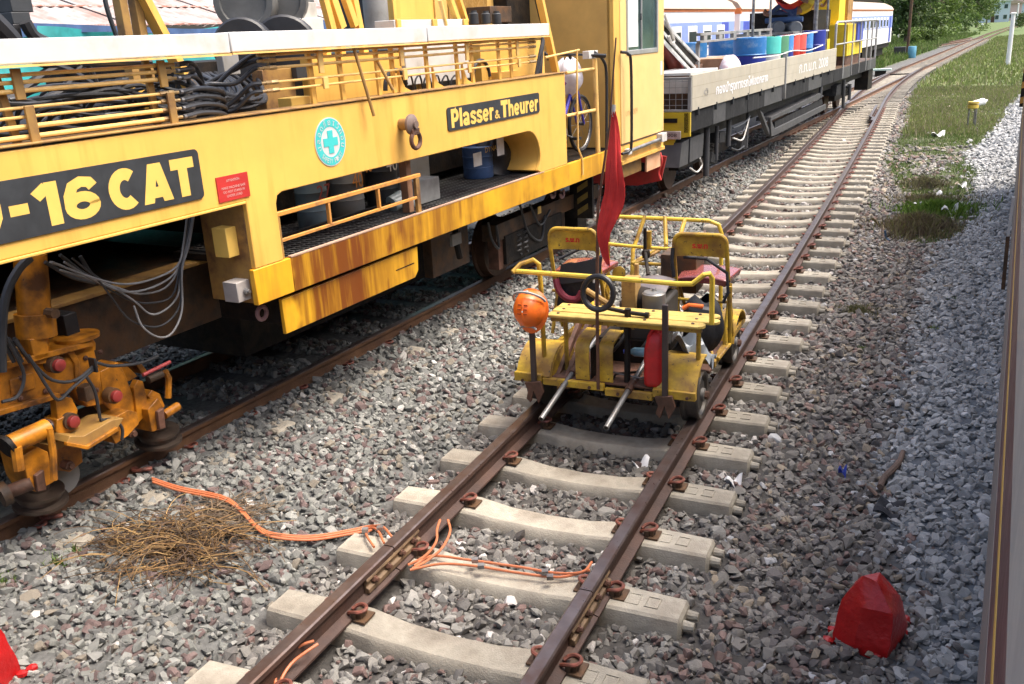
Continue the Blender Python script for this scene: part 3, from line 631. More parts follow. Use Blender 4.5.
# walkway guard rail
gr = MB(); gr.bar((1.372, -3.19, 1.523), (1.372, -1.42, 1.528), .03, .03); GR = gr.build('guard_rail', ORP := mat('rail_orange', (.66, .30, .06), .5, var=.2, vscale=8, dirt=(.25, .12, .05), damt=.35, dscale=8), TM, bev=.004)
for z0, z1, nm in ((1.345, 1.355, 'rail_bar'),):
    MB().bar((1.372, -3.17, z0), (1.372, -1.44, z1), .022, .022).build(nm, ORP, GR, bev=.003)
for u, z0, wd in ((-3.145, 1.222, .055), (-1.465, 1.222, .05), (-2.60, 1.35, .022), (-2.0, 1.35, .022)):
    mbx('rail_post', ORP if wd < .05 else BRY, 1.355, 1.385, u-wd/2, u+wd/2, z0, 1.51, GR)
for u, z in ((-3.0, 1.28), (-2.6, 1.275)): MB().bar((1.0, u, z-.02), (1.05, u+1.4, z), .03, .03).build('loose_bar', DARK, TM)
# white gutter beam in three lengths, and the hydraulic pipe runs under it
for a, c, dz in ((-11.0, -3.408, 0), (-3.398, -1.245, .004), (-1.235, 1.0, .008)):
    wb = mbx('white_beam', WHT, 1.33, 1.44, a, c, 2.548+dz, 2.662+dz, bev=.006)
    mbx('beam_lip', PIPE, 1.34, 1.446, a, c, 2.534+dz, 2.545+dz, wb, 0)
for z, r in ((2.482, .0105), (2.448, .0105), (2.408, .0115), (2.33, .008), (2.286, .008), (2.240, .0125), (2.192, .0125)):
    MB().cyl((1.345, -11.0, z), (1.345, -3.90, z+.02), r, n=10).build('hydraulic_pipe', PIPE, TM)
    MB().lathe([(.015, 0), (.015, .04), (.011, .045), (.011, .06), (.016, .065), (.016, .10), (.010, .11), (.010, .14)], (1.345, -3.91, z+.02), EXU, 6).build('pipe_coupling', mat('brass_fitting', (.48, .34, .16), .4, metal=.6, var=.3, dirt=(.2, .12, .06)), TM)
for z, r in ((2.525, .0095), (2.49, .0105), (2.445, .0105), (2.355, .0085), (2.305, .0085)):
    MB().cyl((1.345, -2.93, z), (1.345, .72, z+.012), r, n=10).build('hydraulic_pipe', PIPE, TM)
    MB().lathe([(.010, -.16), (.010, -.12), (.015, -.115), (.015, -.07), (.011, -.06), (.016, -.05), (.016, 0)], (1.345, -2.93, z), EXU, 6).build('pipe_coupling', MATS['brass_fitting'], TM)
    MB().lathe([(.016, 0), (.016, .05), (.011, .055), (.011, .09), (.016, .095), (.016, .14)], (1.345, .71, z+.012), EXU, 6).build('pipe_coupling', MATS['brass_fitting'], TM)
for u, l in ((-4.80, -.03), (-3.93, 0), (-2.55, 0), (-2.22, 0), (-1.77, 0), (-1.57, 0), (-1.08, 0), (-.60, 0), (-.34, 0), (.16, 0), (.40, 0)):
    b = MB(); b.bar((1.30, u+.015, 2.18), (1.30, u+l, 2.545), .02, .042, up=(0, 1, 0)); b.build('pipe_bracket', YEL if u > -3 else BRY, TM, bev=.002)
for u in (-1.5, -1.0, -.52):
    MB().prism([(0, 0), (.16, 0), (.07, .035), (.02, .12), (0, .18)], (1.315, u, 2.186), EXU, EYZ, .02).build('bracket_gusset', YEL, TM)
for u in (-4.79, -3.91, -2.53, -1.55, -.55, .40):
    lo = 2.16 if u < -3 else 2.28
    for z0, z1 in ((2.385, 2.53), (lo, 2.355)):
        MB().bx(1.362, 1.378, u+(.03 if z0 < 2.38 else 0), u+.05+(.03 if z0 < 2.38 else 0), z0, z1).build('pipe_clamp', BRY if u < -3 else PIPE, TM, bev=.003)
# hose bank between the two pipe runs (each hose a part)
ends_a = [2.502, 2.468, 2.428, 2.35, 2.306, 2.26, 2.212]; ends_b = [2.525, 2.49, 2.445, 2.355, 2.305]
for k, z in enumerate(ends_a):
    zb = ends_b[[0, 1, 2, 3, 4, 3, 4][k]]; dz = [-.02, -.04, -.05, -.02, -.03, -.02, .0][k]; wq = [1.2, 1.1, 1.22, 1.15, 1.0, 1.05, 1.2][k]
    if k < 3: pts = [(1.345, -3.74, z), (1.33, -3.62, z), (wq, -3.45, z-.06), (wq-.1, -3.3, 2.33+.02*k), (wq, -3.18, zb-.08), (1.3, -3.08, zb), (1.345, -3.0, zb)]
    else: pts = [(1.345, -3.74, z), (1.34, -3.6, z+.01), (1.30, -3.42, z-.01), (1.22, -3.30, z-.05), (1.1, -3.34, z-.09), (1.0, -3.5, z-.08), (.9, -3.6, z-.02)]
    MB().tube(spline(pts, 6), .0145, 10).build('hydraulic_hose', HOSE, TM)
    MB().cyl((1.345, -3.76, z), (1.344, -3.67, z), .0135, n=10).build('hose_ferrule', STEEL, TM)
for k, (z, zb) in enumerate(((2.30, 2.355), (2.26, 2.305))):
    MB().tube(spline([(1.345, -3.08, zb), (1.3, -3.14, zb-.01), (1.2, -3.2, zb-.1), (1.1, -3.28, 2.2), (.8, -3.4, 2.18)], 6), .014, 10).build('hydraulic_hose', HOSE, TM)
for k in range(22):
    a = RNG.uniform(-3.6, -2.95); MB().tube(spline([(.6, a-.45, 2.2+.03*(k % 4)), (1.0, a-.2, 2.2+.035*(k % 5)), (1.12, a+.1, 2.22+.03*(k % 3)), (.9, a+.35, 2.3+.02*(k % 4)), (.6, a+.5, 2.42)], 6), .015, 8).build('hydraulic_hose', HOSE, TM)
for pts, r in (([(-5, 108), (25, 88), (60, 66), (110, 62), (150, 62)], .026), ([(35, 60), (70, 72), (100, 92), (125, 112), (140, 120)], .03), ([(80, 66), (60, 92), (30, 102), (10, 108)], .024), ([(55, 96), (75, 104), (95, 118), (120, 128)], .024), ([(85, 62), (92, 72), (100, 92)], .016)):
    ptube('thick_hose', RUB, pts, .75, r)
for k in range(7): ptube('thin_hose', HOSE, [(105+3*k, 120), (108+3*k, 95), (118+k, 88), (125-k, 118)], .9, .008)
for k in range(6):
    ptube('thin_hose', HOSE, [(408+9*k, 98), (406+9*k, 82), (411+9*k, 76), (415+9*k, 96)], 1.15, .008)
MB().tube(arc((1.15, -1.32, 2.2), .15, .2, PI, 12, EXU, EYZ), .02, 10).build('hydraulic_hose', HOSE, TM)
MB().tube(arc((1.0, .35, 2.2), .16, 0, PI, 12, EXU, EYZ), .02, 10).build('hydraulic_hose', HOSE, TM)
for k in range(26):
    a = RNG.uniform(-4.9, -3.7); z = RNG.uniform(2.2, 2.42); MB().tube(spline([(.75, a, 2.2), (1.0, a+RNG.uniform(-.1, .2), z), (1.1, a+RNG.uniform(.1, .4), z+RNG.uniform(-.06, .08)), (.95, a+RNG.uniform(.4, .7), z-.05), (.8, a+.6, 2.22)], 5), RNG.uniform(.008, .014), 7).build('hydraulic_hose', HOSE, TM)
for k in range(0):
    a = RNG.uniform(-2.7, .8); z = RNG.uniform(2.25, 2.45); MB().tube(spline([(1.1, a, 2.19), (1.16, a+.05, z), (1.14, a+.2, z+.02), (1.12, a+.27, 2.2)], 5), .009, 7).build('hydraulic_hose', HOSE, TM)
# machinery boxes behind the pipes
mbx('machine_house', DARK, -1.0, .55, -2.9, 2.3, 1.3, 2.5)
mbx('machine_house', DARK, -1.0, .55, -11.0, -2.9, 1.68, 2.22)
for a in ((312, 57, 404, 92), (480, 44, 545, 76)): pbx('cover_panel', YEL, *a, 1.0, .12)
pbx('cover_panel', LGREY, 404, 44, 470, 78, 1.02, .12); pbx('cover_panel', YEL, 500, 72, 520, 99, 1.1, .1); pbx('cover_panel', YEL, 132, 80, 160, 108, .9, .1); pbx('cover_panel', PLATE, 122, 78, 133, 100, .95, .06)
pbx('cover_panel', GREY, 222, 54, 241, 74, 1.05, .06); pbx('cover_panel', BRY, 262, 70, 298, 108, .95, .1); pbx('cover_panel', PLATE, 296, 66, 310, 80, 1.0, .05)
pbx('junction_box', LETY, 291, 98, 312, 109, 1.25, .12)
for x in (330, 345, 420, 460): MB().bar(P(x, 100, .9), P(x-4, 40, .9), .04, .05, up=(0, 1, 0)).build('inner_post', YEL, TM)
for (x0, y0, x1, y1) in ((352, 42, 374, 116), (378, 62, 393, 90)):
    MB().cyl(P(x0, y0, 1.40), P(x1, y1, 1.47), .0125, n=10).build('lever_rod', BRY, TM)
MB().cyl(P(440, 0, 1.0), P(446, 26, 1.0), .02).build('lever_rod', PIPE, TM)
for (x0, y0, x1, y1, wd) in ((322, -8, 332, 30, .06), (330, -8, 342, 28, .07), (343, -8, 355, 26, .06), (352, -8, 366, 62, .06), (448, -6, 458, 22, .05), (457, -6, 466, 22, .04), (352, 60, 362, 102, .07), (368, 58, 380, 100, .05)):
    MB().bar(P(x0, y0, .85), P(x1, y1, .85), wd, .05, up=(1, 0, 0)).build('yellow_strut', YEL, TM)
for px in (127, 142):
    c = P(px, 20, .6); mbx('roof_post', BRY, .53, .6, c[1]-.03, c[1]+.03, 2.2, 3.5)
MB().bar(P(112, -60, .62), P(190, 88, .62), .05, .09, up=(1, 0, 0)).build('roof_strut', YEL, TM)
# tops seen above the white beam
for (x, y, r) in ((243, 2, .22), (277, 0, .23)):
    c = P(x, y, .35); b = MB(); b.lathe([(.05, 0), (r*.75, 0), (r*.8, .015), (r, .015), (r, -.6)], c, (.55, -.83, 0), 28); b.build('air_filter_drum', mat('drum_grey', (.10, .10, .095), .55, var=.3), TM)
for (x, r) in ((247, .21), (288, .24)):
    c = P(x, 48, .6); MB().lathe([(r, 0), (r, .18), (r*.93, .2)], c, (.55, -.83, 0), 28).build('black_drum', RUB, TM)
pbx('white_tank', LGREY, 296, 18, 325, 38, .5, .4); pbx('white_tank', mat('tank_offwhite', (.55, .53, .48), .5, dirt=(.2, .18, .15)), 298, 2, 318, 20, .45, .3)
pbx('rear_cabinet', YEL, 391, -20, 458, 24, .1, .3); pbx('tray', LGREY, 394, 20, 468, 30, 1.0, .2)
for x in (397, 433, 464): pbx('tray_bracket', YEL, x, 19, x+5, 28, 1.02, .02)
for x in (474, 486, 497):
    c = P(x, 24, .6); MB().lathe([(.05, 0), (.05, .1), (.035, .11), (.035, .13)], c, EYZ, 14).build('filter_cup', PLATE, TM)
pbx('motor_block', DBRN, 490, 6, 512, 22, .5, .3); pbx('dark_cabinet', DARK, 506, -16, 545, 26, .3, .4); pbx('dark_cabinet', PLATE, 364, -16, 390, 30, .3, .4)
c = P(376, 14, .5); MB().lathe([(.11, -.3), (.11, .35)], c, EYZ, 20).build('grey_cylinder', GREY, TM)
hb = pbx('valve_block', PLATE, 7, -14, 34, 12, .7, .2); pbx('valve_block', PLATE, 11, 12, 32, 24, .7, .15); pbx('valve_block', RUB, 13, 24, 24, 42, .7, .12)
ptube('thick_hose', RUB, [(-8, 18), (4, 30), (14, 42), (24, 60)], .75, .05); ptube('thick_hose', RUB, [(25, 22), (33, 35), (45, 42), (60, 48)], .75, .035); ptube('thin_hose', HOSE, [(104, -5), (108, 12), (117, 38)], .8, .014)
for k in range(3): ptube('hydraulic_hose', HOSE, [(535+2*k, -6), (540+2*k, 15), (543+k, 30), (541-k, 60), (540-2*k, 78)], 1.1+.04*k, .022)
MB().bar(P(538, -10, 1.30), P(556, 73, 1.30), .05, .07, up=(1, 0, 0)).build('yellow_strut', YEL, TM)
# entry platform, cab
mbx('entry_back_wall', TAN, .0, .12, 1.0, 2.9, 1.22, 3.6); 
side([(u+.25+1.0, z+2.25) for u, z in rrect(.85, 1.2, .1)], .135, .01, mat('door_window_brown', (.30, .17, .05), .25, var=.2), 'entry_door_window')
for (px, wv, wd) in ((586, .35, .10), (601, 1.0, .07)):
    a = P(px, 100, wv); mbx('cab_post', YEL, wv-.08, wv, a[1]-wd/2, a[1]+wd/2, 1.22, 3.6)
mbx('cab_front_wall', TAN, .12, 1.34, 2.86, 2.92, 1.22, 3.6)
cp = mbx('cab_corner_post', YEL, 1.30, 1.385, 2.86, 3.05, 1.22, 3.6)
CW = mat('cab_yellow', (.78, .53, .20), .42, var=.07, vscale=2, dirt=(.65, .4, .14), damt=.15, dscale=2)
cabw = side([(3.055, 1.235), (4.645, 1.235), (4.645, 3.6), (4.40, 3.6), (4.40, 2.30), (3.27, 2.30), (3.27, 3.6), (3.055, 3.6)], 1.392, .05, CW, 'cab_side_panel', bev=.006)
for a, c in (((3.25, 3.30), (2.28, 3.6)), ((4.35, 4.40), (2.28, 3.6)), ((3.30, 4.35), (2.28, 2.335))): mbx('window_frame', mat('alu_frame', (.5, .5, .49), .35, metal=.6, var=.1), 1.375, 1.402, a[0], a[1], c[0], c[1], cabw, .004)
mbx('window_mullion', MATS['alu_frame'], 1.378, 1.398, 3.77, 3.80, 2.335, 3.6, cabw)
for a, c in ((3.30, 3.77), (3.80, 4.35)): mbx('window_pane', GLASS, 1.368, 1.376, a, c, 2.335, 3.6, cabw, 0)
b = MB(); b.sheet(lambda s, t: (1.381+.003*math.sin(s*19), 3.33+.36*s, 2.37+1.2*t), 24, 2, .002); b.build('curtain', CURT, cabw)
mbx('window_latch', PLATE, 1.40, 1.415, 3.70, 3.74, 2.68, 2.76, cabw)
text('บทด.009', (1.393, 3.20, 1.56), EXU, EYZ, .42, .075, mat('faded_print', (.55, .36, .14), .6), cabw, 'faint_lettering')
mbx('notice', LGREY, 1.39, 1.394, 4.50, 4.58, 1.98, 2.16, cabw, 0)
mbx('cab_interior', DBRN, -1.3, 1.25, 2.95, 4.6, 1.25, 3.55)
mbx('cab_sill_seam', DBRN, 1.36, 1.3945, 3.055, 4.645, 1.222, 1.233, bev=0)
mbx('cab_lower_frame', YEL, 1.30, 1.388, 3.03, 4.645, 1.0, 1.218); mbx('cab_lower_ledge', YEL, 1.32, 1.41, 3.03, 4.645, .985, 1.03)
st = MB().cyl((1.43, 3.10, 1.135), (1.43, 4.42, 1.15), .024, n=12).build('step_tube', STEEL, TM)
mbx('step_lamp', LGREY, 1.38, 1.47, 4.36, 4.56, 1.11, 1.22, st); mbx('step_lamp', LGREY, 1.40, 1.46, 3.12, 3.24, 1.10, 1.17, st)
side([(4.05, .755), (4.60, .755), (4.60, 1.0), (4.05, 1.0)], 1.36, .02, mat('faded_orange', (.72, .42, .24), .6, var=.12, dirt=(.5, .25, .12)), 'mud_flap'); mbx('frame_bracket', BRY, 1.1, 1.3, 3.2, 4.0, .78, .98)
hr = MB().tube(spline([P(594, 52, 1.40), P(603, 60, 1.42), P(606.5, 78, 1.42), P(606.5, 150, 1.42)], 6), .017, 10).build('grab_rail', mat('chipped_black_rail', (.02, .02, .02), .5, var=.2, chips=(.5, .32, .1), cscale=14, camt=.3), TM)
MB().tube(spline([P(621, 52, 1.42), P(628, 54, 1.47), P(631, 66, 1.48), P(631.5, 140, 1.48), P(629, 151, 1.46), P(622, 154, 1.42)], 6), .018, 10).build('grab_rail', RUB, TM)
MB().cyl(P(594.5, 55, 1.37), P(598, 153, 1.37), .028, n=10).build('gate_post', PIPE, TM)
pbx('gate_bracket', LGREY, 589, 51, 598, 58, 1.40, .08)
for y0, y1 in ((73, 68.5), (116, 110)): MB().cyl(P(566, y0, 1.36), P(595, y1, 1.36), .018, n=10).build('gate_bar', PIPE, TM)
MB().cyl(P(545, 57.5, 1.38), P(579, 50, 1.38), .011).build('gate_bar', PIPE, TM); MB().tube([P(577, 50, 1.39), P(577, 90, 1.39), P(578, 148, 1.39), P(582, 158, 1.41), P(583, 175, 1.42)], .011).build('gate_chain_rod', PIPE, TM)
MB().prism([(-.55, .44), (.95, .44), (1.30, .52), (1.38, .86), (.80, .95), (-.55, .95)], (0, 4.80, 0), (1, 0, 0), EYZ, .03).build('plough_plate', REDP, TM)
for k in range(9): mbx('plough_slot', DARK, -.35+.17*k, -.30+.17*k, 4.768, 4.802, .55+.012*k, .66+.014*k, bev=0)
MB().tube(spline([(1.30, 4.75, .92), (1.34, 4.72, .80), (1.30, 4.70, .66), (1.33, 4.69, .55)], 5), .02).build('coupling_hose', REDP, TM)
# underside
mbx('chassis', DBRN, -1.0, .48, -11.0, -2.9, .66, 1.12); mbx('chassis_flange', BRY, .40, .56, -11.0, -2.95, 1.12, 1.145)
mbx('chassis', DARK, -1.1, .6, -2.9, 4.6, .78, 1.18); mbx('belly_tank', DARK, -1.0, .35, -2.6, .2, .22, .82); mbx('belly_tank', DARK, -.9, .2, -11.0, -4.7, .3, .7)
mbx('added_dark_backing', DARK, -1.1, -1.0, -11.0, -2.6, .55, 2.25); mbx('wood_prop', mat('prop_brown', (.25, .13, .07), .7, var=.3), 1.2, 1.27, -1.45, -1.38, 1.218, 1.68); mbx('skirt_backing', DARK, .7, 1.3, -3.1, -1.6, .74, .94)  # dark backing plate added to black out the cavity and the brightness behind
yb = pbx('switch_box', LETY, 225, 229, 243, 254, 1.28, .12); lb = pbx('marker_lamp', mat('lamp_grey', (.34, .31, .29), .5, var=.2), 236, 283.5, 253, 298, 1.33, .12)
c = P(246, 291, 1.335); MB().lathe([(.022, 0), (.022, .02), (.012, .022), (.012, .035)], c, (1, 0, 0), 14).build('lamp_lens', STEEL, lb)
for x in (262, 281): 
    c = P(x, 313, 1.2); MB().tube(arc(c, .045, 0, 2*PI, 14, EXU, EYZ)[:-1], .015, 8, closed=True).build('hook_ring', mat('dull_pink_paint', (.30, .17, .17), .5, var=.2), TM)
cabl = ([(196, 176), (187, 235), (179, 268), (165, 288), (140, 294), (118, 288), (96, 281), (60, 270)], [(198, 176), (188, 235), (180, 268), (172, 296), (150, 303), (130, 300), (105, 287), (70, 266)], [(200, 176), (189, 236), (181, 268), (178, 295), (165, 310), (150, 314), (133, 300), (100, 281), (50, 262)],
        [(193, 176), (186, 236), (178, 268), (160, 284), (130, 292), (100, 283), (64, 262)], [(195, 180), (185, 240), (180, 270), (181, 300), (172, 318), (155, 327), (130, 320), (112, 298), (98, 280), (72, 258)], [(199, 180), (190, 240), (182, 270), (182, 310), (172, 333), (158, 337), (142, 326), (134, 306)], [(191, 180), (184, 240), (177, 266), (150, 280), (120, 284), (85, 275), (52, 262)])
for k, c in enumerate(cabl): ptube('slack_cable', mat('slack_cable_grey', (.20, .20, .20), .4, var=.3) if k % 3 != 1 else HOSE, c, .95+.02*k, .0065)
for (a, c) in (((45, 262), (95, 283)), ((60, 255), (110, 285)), ((80, 256), (100, 280))): ptube('thin_hose', HOSE, [a, ((a[0]+c[0])/2, (a[1]+c[1])/2+4), c], .9, .012)
for k in range(3): ptube('thin_hose', HOSE, [(222+3*k, 212), (226+2*k, 232), (228+k, 255), (232, 290)], 1.15, .010)
# ---- lifting and lining unit over the near rail
LU = MB().prism([(P(*q, .80)[1], P(*q, .80)[2]) for q in ((0, 415), (30, 406), (67, 393), (74, 386), (80, 398), (88, 407), (104, 404), (100, 372), (92, 341), (0, 364), (-30, 372), (-30, 424))], (.80, 0, 0), EXU, EYZ, .10).build('lifting_frame', ORG, TM, bev=.006)
def lp(name, m, poly, wv, th, bev=.004): return MB().prism([(P(*q, wv)[1], P(*q, wv)[2]) for q in poly], (wv, 0, 0), EXU, EYZ, th).build(name, m, LU, bev=bev)
lp('frame_flange', ORG, [(-30, 378), (-30, 372), (0, 364), (92, 341), (93, 346), (0, 371)], .86, .2); lp('frame_strip', ORG, [(-30, 424), (-30, 418), (0, 410), (60, 393), (61, 398), (0, 416)], .84, .06)
lp('lift_casting', ORG, [(100, 372), (118, 362), (124, 372), (134, 398), (138, 420), (126, 432), (112, 412), (104, 404)], .78, .16)
lp('lift_casting', ORG, [(104, 424), (128, 410), (137, 412), (139, 424), (128, 436), (116, 444), (110, 434)], .90, .14); lp('side_bracket', ORG, [(57, 420), (74, 412), (79, 420), (78, 432), (66, 436), (56, 432)], .86, .12)
lp('side_bracket', ORG, [(56, 400), (62, 396), (72, 398), (78, 410), (76, 422), (58, 422)], .84, .06)
lp('step_plate', BRY, [(67, 443), (88, 447), (118, 428), (124, 418), (112, 420), (84, 436), (70, 436)], .98, .22); lp('step_edge', ORG, [(67, 446), (88, 450), (119, 431), (118, 427), (88, 446), (67, 442)], 1.0, .03)
lp('lower_casting', ORG, [(52, 448), (80, 436), (83, 462), (70, 472), (54, 470)], .78, .14); lp('lower_casting', BRY, [(48, 445), (84, 430), (86, 438), (52, 452)], .82, .2)
lp('roof_wedge', ORG, [(110, 368), (124, 363), (138, 376), (132, 380), (122, 384)], .55, .25); lp('roof_wedge', ORG, [(136, 364), (142, 364), (148, 372), (142, 374)], .5, .2)
for (x, y) in ((55.5, 364.5), (113, 395.5), (70, 421)):
    c = P(x, y, .86); q = MB().lathe([(.05, -.04), (.05, .02)], c, (1, 0, 0), 18).build('pin_boss', DBRN, LU); MB().lathe([(.036, .02), (.036, .045), (.028, .05)], c, (1, 0, 0), 16).build('pin_cap', mat('cap_dull_red', (.28, .035, .03), .4, var=.3, vscale=14), LU)
for (x, y) in ((20, 378), (50, 369), (85, 358), (20, 398), (45, 391), (96, 390), (100, 352), (67, 402)):
    c = P(x, y, .802); MB().lathe([(.016, 0), (.016, .012), (.008, .014), (.008, .022)], c, (1, 0, 0), 6).build('frame_bolt', RDBR, LU)
lp('frame_rib', ORG, [(58, 352), (72, 347), (80, 362), (80, 392), (76, 388), (75, 364), (68, 353), (58, 357)], .815, .02); lp('frame_gusset', ORG, [(10, 380), (34, 372), (36, 388), (12, 396)], .812, .02)
pbx('valve_body', DBRN, 84, 388, 97, 398, .88, .08, LU); pbx('valve_body', BRY, 2, 352, 22, 364, .84, .12, LU); pbx('pivot_lug', ORG, 30, 340, 50, 356, .86, .1, LU)
for (x, y) in ((67, 465), (130, 433), (46, 424)):
    c = P(x, y, .86); MB().lathe([(.03, -.03), (.03, .03), (.018, .032), (.018, .05)], c, (1, 0, 0), 6).build('pin_nut', RDBR, LU)
MB().cyl(P(9, 445, .95), P(47, 428, .95), .055).build('clamp_cylinder', ORG, LU); MB().cyl(P(45, 429, .95), P(51, 426, .95), .03).build('cylinder_cap', RUB, LU)
MB().cyl(P(5, 448, .95), P(9, 445, .95), .07).build('cylinder_cap', DARK, LU)
MB().tube([P(49, 428, 1.0), P(53, 452, 1.0), P(54, 480, 1.0)], .02, 8).build('link_arm', ORG, LU); MB().tube([P(16, 447, 1.0), P(19, 470, 1.0)], .03, 8).build('link_arm', ORG, LU)
lp('clamp_body', ORG, [(22, 456), (38, 447), (48, 452), (54, 482), (36, 492), (28, 480)], .92, .2); lp('clamp_cheek', RDBR, [(36, 476), (44, 470), (47, 490), (38, 492)], .95, .03)
MB().cyl(P(8, 492, .85), P(32, 483, .92), .04).build('clamp_arm', RDBR, LU); MB().cyl(P(0, 496, .84), P(8, 492, .85), .07).build('clamp_knuckle', DBRN, LU)
def roller(px, py, wv):
    c = P(px, py, wv); c = (c[0], c[1], max(c[2], .045))
    q = MB().lathe([(.13, -.045), (.155, -.035), (.155, -.015), (.12, -.005), (.115, .02), (.14, .03), (.14, .05), (.06, .06), (.06, .12)], c, (.15, 0, 1), 28).build('rail_roller', mat('roller_steel', (.10, .075, .06), .35, metal=.6, var=.3), LU)
    MB().lathe([(.045, .12), (.045, .17)], c, (.15, 0, 1), 12).build('roller_hub', DBRN, q)
roller(40, 497, .66); roller(158, 436, .66)
lp('clamp_body', ORG, [(148, 410), (158, 398), (163, 406), (166, 428), (152, 432)], .86, .2); lp('clamp_horn', ORG, [(148, 396), (152, 390), (160, 394), (165, 406), (160, 412)], .80, .08); lp('clamp_cheek', RDBR, [(158, 412), (164, 408), (166, 428), (160, 430)], .89, .03)
lp('end_plate', ORG, [(134, 388), (138, 380), (143, 381), (147, 398), (145, 416), (138, 424)], .80, .05)
MB().tube([P(165, 371, .75), P(168.5, 378, .75), P(168, 398, .75)], .022).build('link_arm', ORG, LU); MB().cyl(P(148, 380, .75), P(162, 374, .75), .025).build('link_pin', DBRN, LU)
MB().cyl(P(164, 415, .82), P(178, 406, .82), .03).build('clamp_arm', ORG, LU); MB().cyl(P(143, 375, .9), P(170, 362, .9), .012).build('indicator_rod', mat('rod_red', (.35, .05, .05), .5), LU)
c = P(60, 476, .62); MB().lathe([(.11, -.04), (.11, .04)], c, (1, 0, 0), 22).build('guide_wheel', GREY, LU)
lc = MB().cyl(P(30, 255, .78), P(35, 318, .78), .088, n=24).build('lift_cylinder', ORG, TM); MB().cyl(P(34.5, 313, .78), P(37, 336, .78), .108, n=24).build('cylinder_collar', ORG, lc)
MB().cyl(P(37, 336, .78), P(39, 362, .78), .06).build('cylinder_rod', ORG, lc); c = P(51, 313, .9); MB().lathe([(.03, -.03), (.03, .04)], c, (1, 0, 0), 8).build('collar_bolt', DBRN, lc)
pbx('sensor_box', RUB, 63, 316, 81, 334, .75, .15, LU); 
c = P(77, 338, .75); MB().lathe([(.13, 0), (.13, .02), (.07, .03)], c, EYZ, 20).build('pivot_cover', ORG, LU)
lp('top_plate', ORG, [(54, 352), (92, 337), (96, 343), (96, 350), (56, 362)], .8, .25)
ptube('thick_hose', HOSE, [(2, 372), (2, 330), (6, 295), (18, 270), (30, 258)], .98, .024, LU)
for pts in ([(2, 330), (14, 352), (24, 375), (18, 396), (2, 402)], [(14, 340), (32, 362), (52, 380), (76, 380), (98, 362)], [(28, 355), (46, 385), (58, 400), (72, 388), (97, 366)], [(98, 363), (112, 366), (140, 363), (158, 356)], [(86, 376), (95, 392), (100, 418)], [(100, 420), (114, 420), (122, 428), (122, 440)]):
    ptube('oily_hose', HOSE, pts, .93, .010, LU)
pbx('hose_clamp', RUB, 94, 359, 99, 372, .96, .06, LU)
for k in range(3): ptube('thin_hose', HOSE, [(2+6*k, 338), (8+7*k, 350), (14+8*k, 362)], .9, .012, LU)
# ---- bogie under the platform
BG = mbx('bogie_frame', DBRN, .78, .95, .55, 3.35, .52, .70); mbx('bogie_pedestal', DARK, .76, .97, .72, 2.15, .24, .55, BG)
mbx('bogie_pedestal', RDBR, .80, .93, .62, .95, .2, .62, BG)
for u in (1.12, 2.86):
    wh = MB().lathe([(.05, .045), (.10, .05), (.22, .03), (.27, .05), (.335, .05), (.34, -.05), (.37, -.06), (.37, -.085), (.05, -.085)], (.60, u, .335), (1, 0, 0), 36).build('bogie_wheel', mat('wheel_rust', (.10, .055, .035), .5, metal=.3, var=.3), TM)
    mbx('axle_box', DARK, .74, .92, u-.14, u+.14, .2, .48, BG)
for u in (1.18, 1.02):
    pts = [(.93+.055*math.cos(t), u+.055*math.sin(t), .28+.017*t/1.0*.55) for t in np.linspace(0, 8*PI, 70)]
    MB().tube(pts, .013, 6).build('coil_spring', mat('spring_black', (.03, .03, .03), .4), BG)
for pts in ([(520, 205), (528, 232), (541, 240), (545, 215)], [(488, 222), (492, 240), (499, 248), (496, 225)], [(530, 205), (540, 225), (550, 210)]): ptube('brake_hose', HOSE, pts, .98, .014)
pbx('brake_beam', DBRN, 430, 232, 470, 262, .85, .1); pbx('axle_label', LETY, 538, 207, 541.5, 213, .99, .01); pbx('brake_lever', GREY, 452, 235, 462, 243, 1.1, .03)
ptube('drain_pipe', DARK, [(455, 225), (456, 240), (460, 258)], 1.05, .03)
for x in (553, 562): 
    c = P(x, 193, 1.15); MB().tube(arc(c, .05, PI, 2*PI+.6, 12, EXU, EYZ), .016, 8).build('hook', mat('dull_pink_paint', (.30, .17, .17), .5), TM)
hb = MB().bx(.9, 1.2, 2.55, 2.60, .40, 1.0).build('hazard_board', DARK, TM)
for k in range(4): MB().prism([(0, 0), (.14, .09), (.14, .16), (0, .07)], (1.0, 2.548, .43+.14*k), (1, 0, 0), EYZ, .004).build('hazard_stripe', mat('stripe_dull_yellow', (.22, .15, .03), .6), hb)
# ------------------------------------------------------------------ things standing on its walkway
def drum(px0, px1, ptop, pbot, wv, m, label, name='steel_drum', cat='drum', marks=()):
    a, c = P(px0, pbot, wv-.2), P(px1, pbot, wv-.2); r = abs(c[1]-a[1])/2*.56; u = (a[1]+c[1])/2; h = P((px0+px1)/2, ptop, wv-.2)[2]-1.218
    o = thing(name, label, cat, (wv-r, u, 1.218))
    MB().lathe([(r*.96, 0), (r, .012), (r, h*.33), (r*1.03, h*.34), (r, h*.36), (r, h*.66), (r*1.03, h*.68), (r, h*.7), (r, h-.01), (r*.93, h), (r*.93, h-.02)], (wv-r, u, 1.218), EYZ, 28).build('shell', m, o)
    for s, du, z0, ht, wd, mm in marks:
        text(s, (wv+.008, u+du-wd/2, z0), EXU, EYZ, wd, ht, mm, o, 'painted_number')
    return o
DBL = mat('drum_bluegrey', (.16, .23, .26), .6, var=.3, dirt=(.05, .04, .04), damt=.4); DGR = mat('drum_smoke', (.20, .20, .19), .6, var=.3, dirt=(.18, .13, .08), damt=.3)
PO = mat('stencil_orange', (.62, .26, .05), .6); PW = mat('stencil_white', (.66, .64, .6), .6)
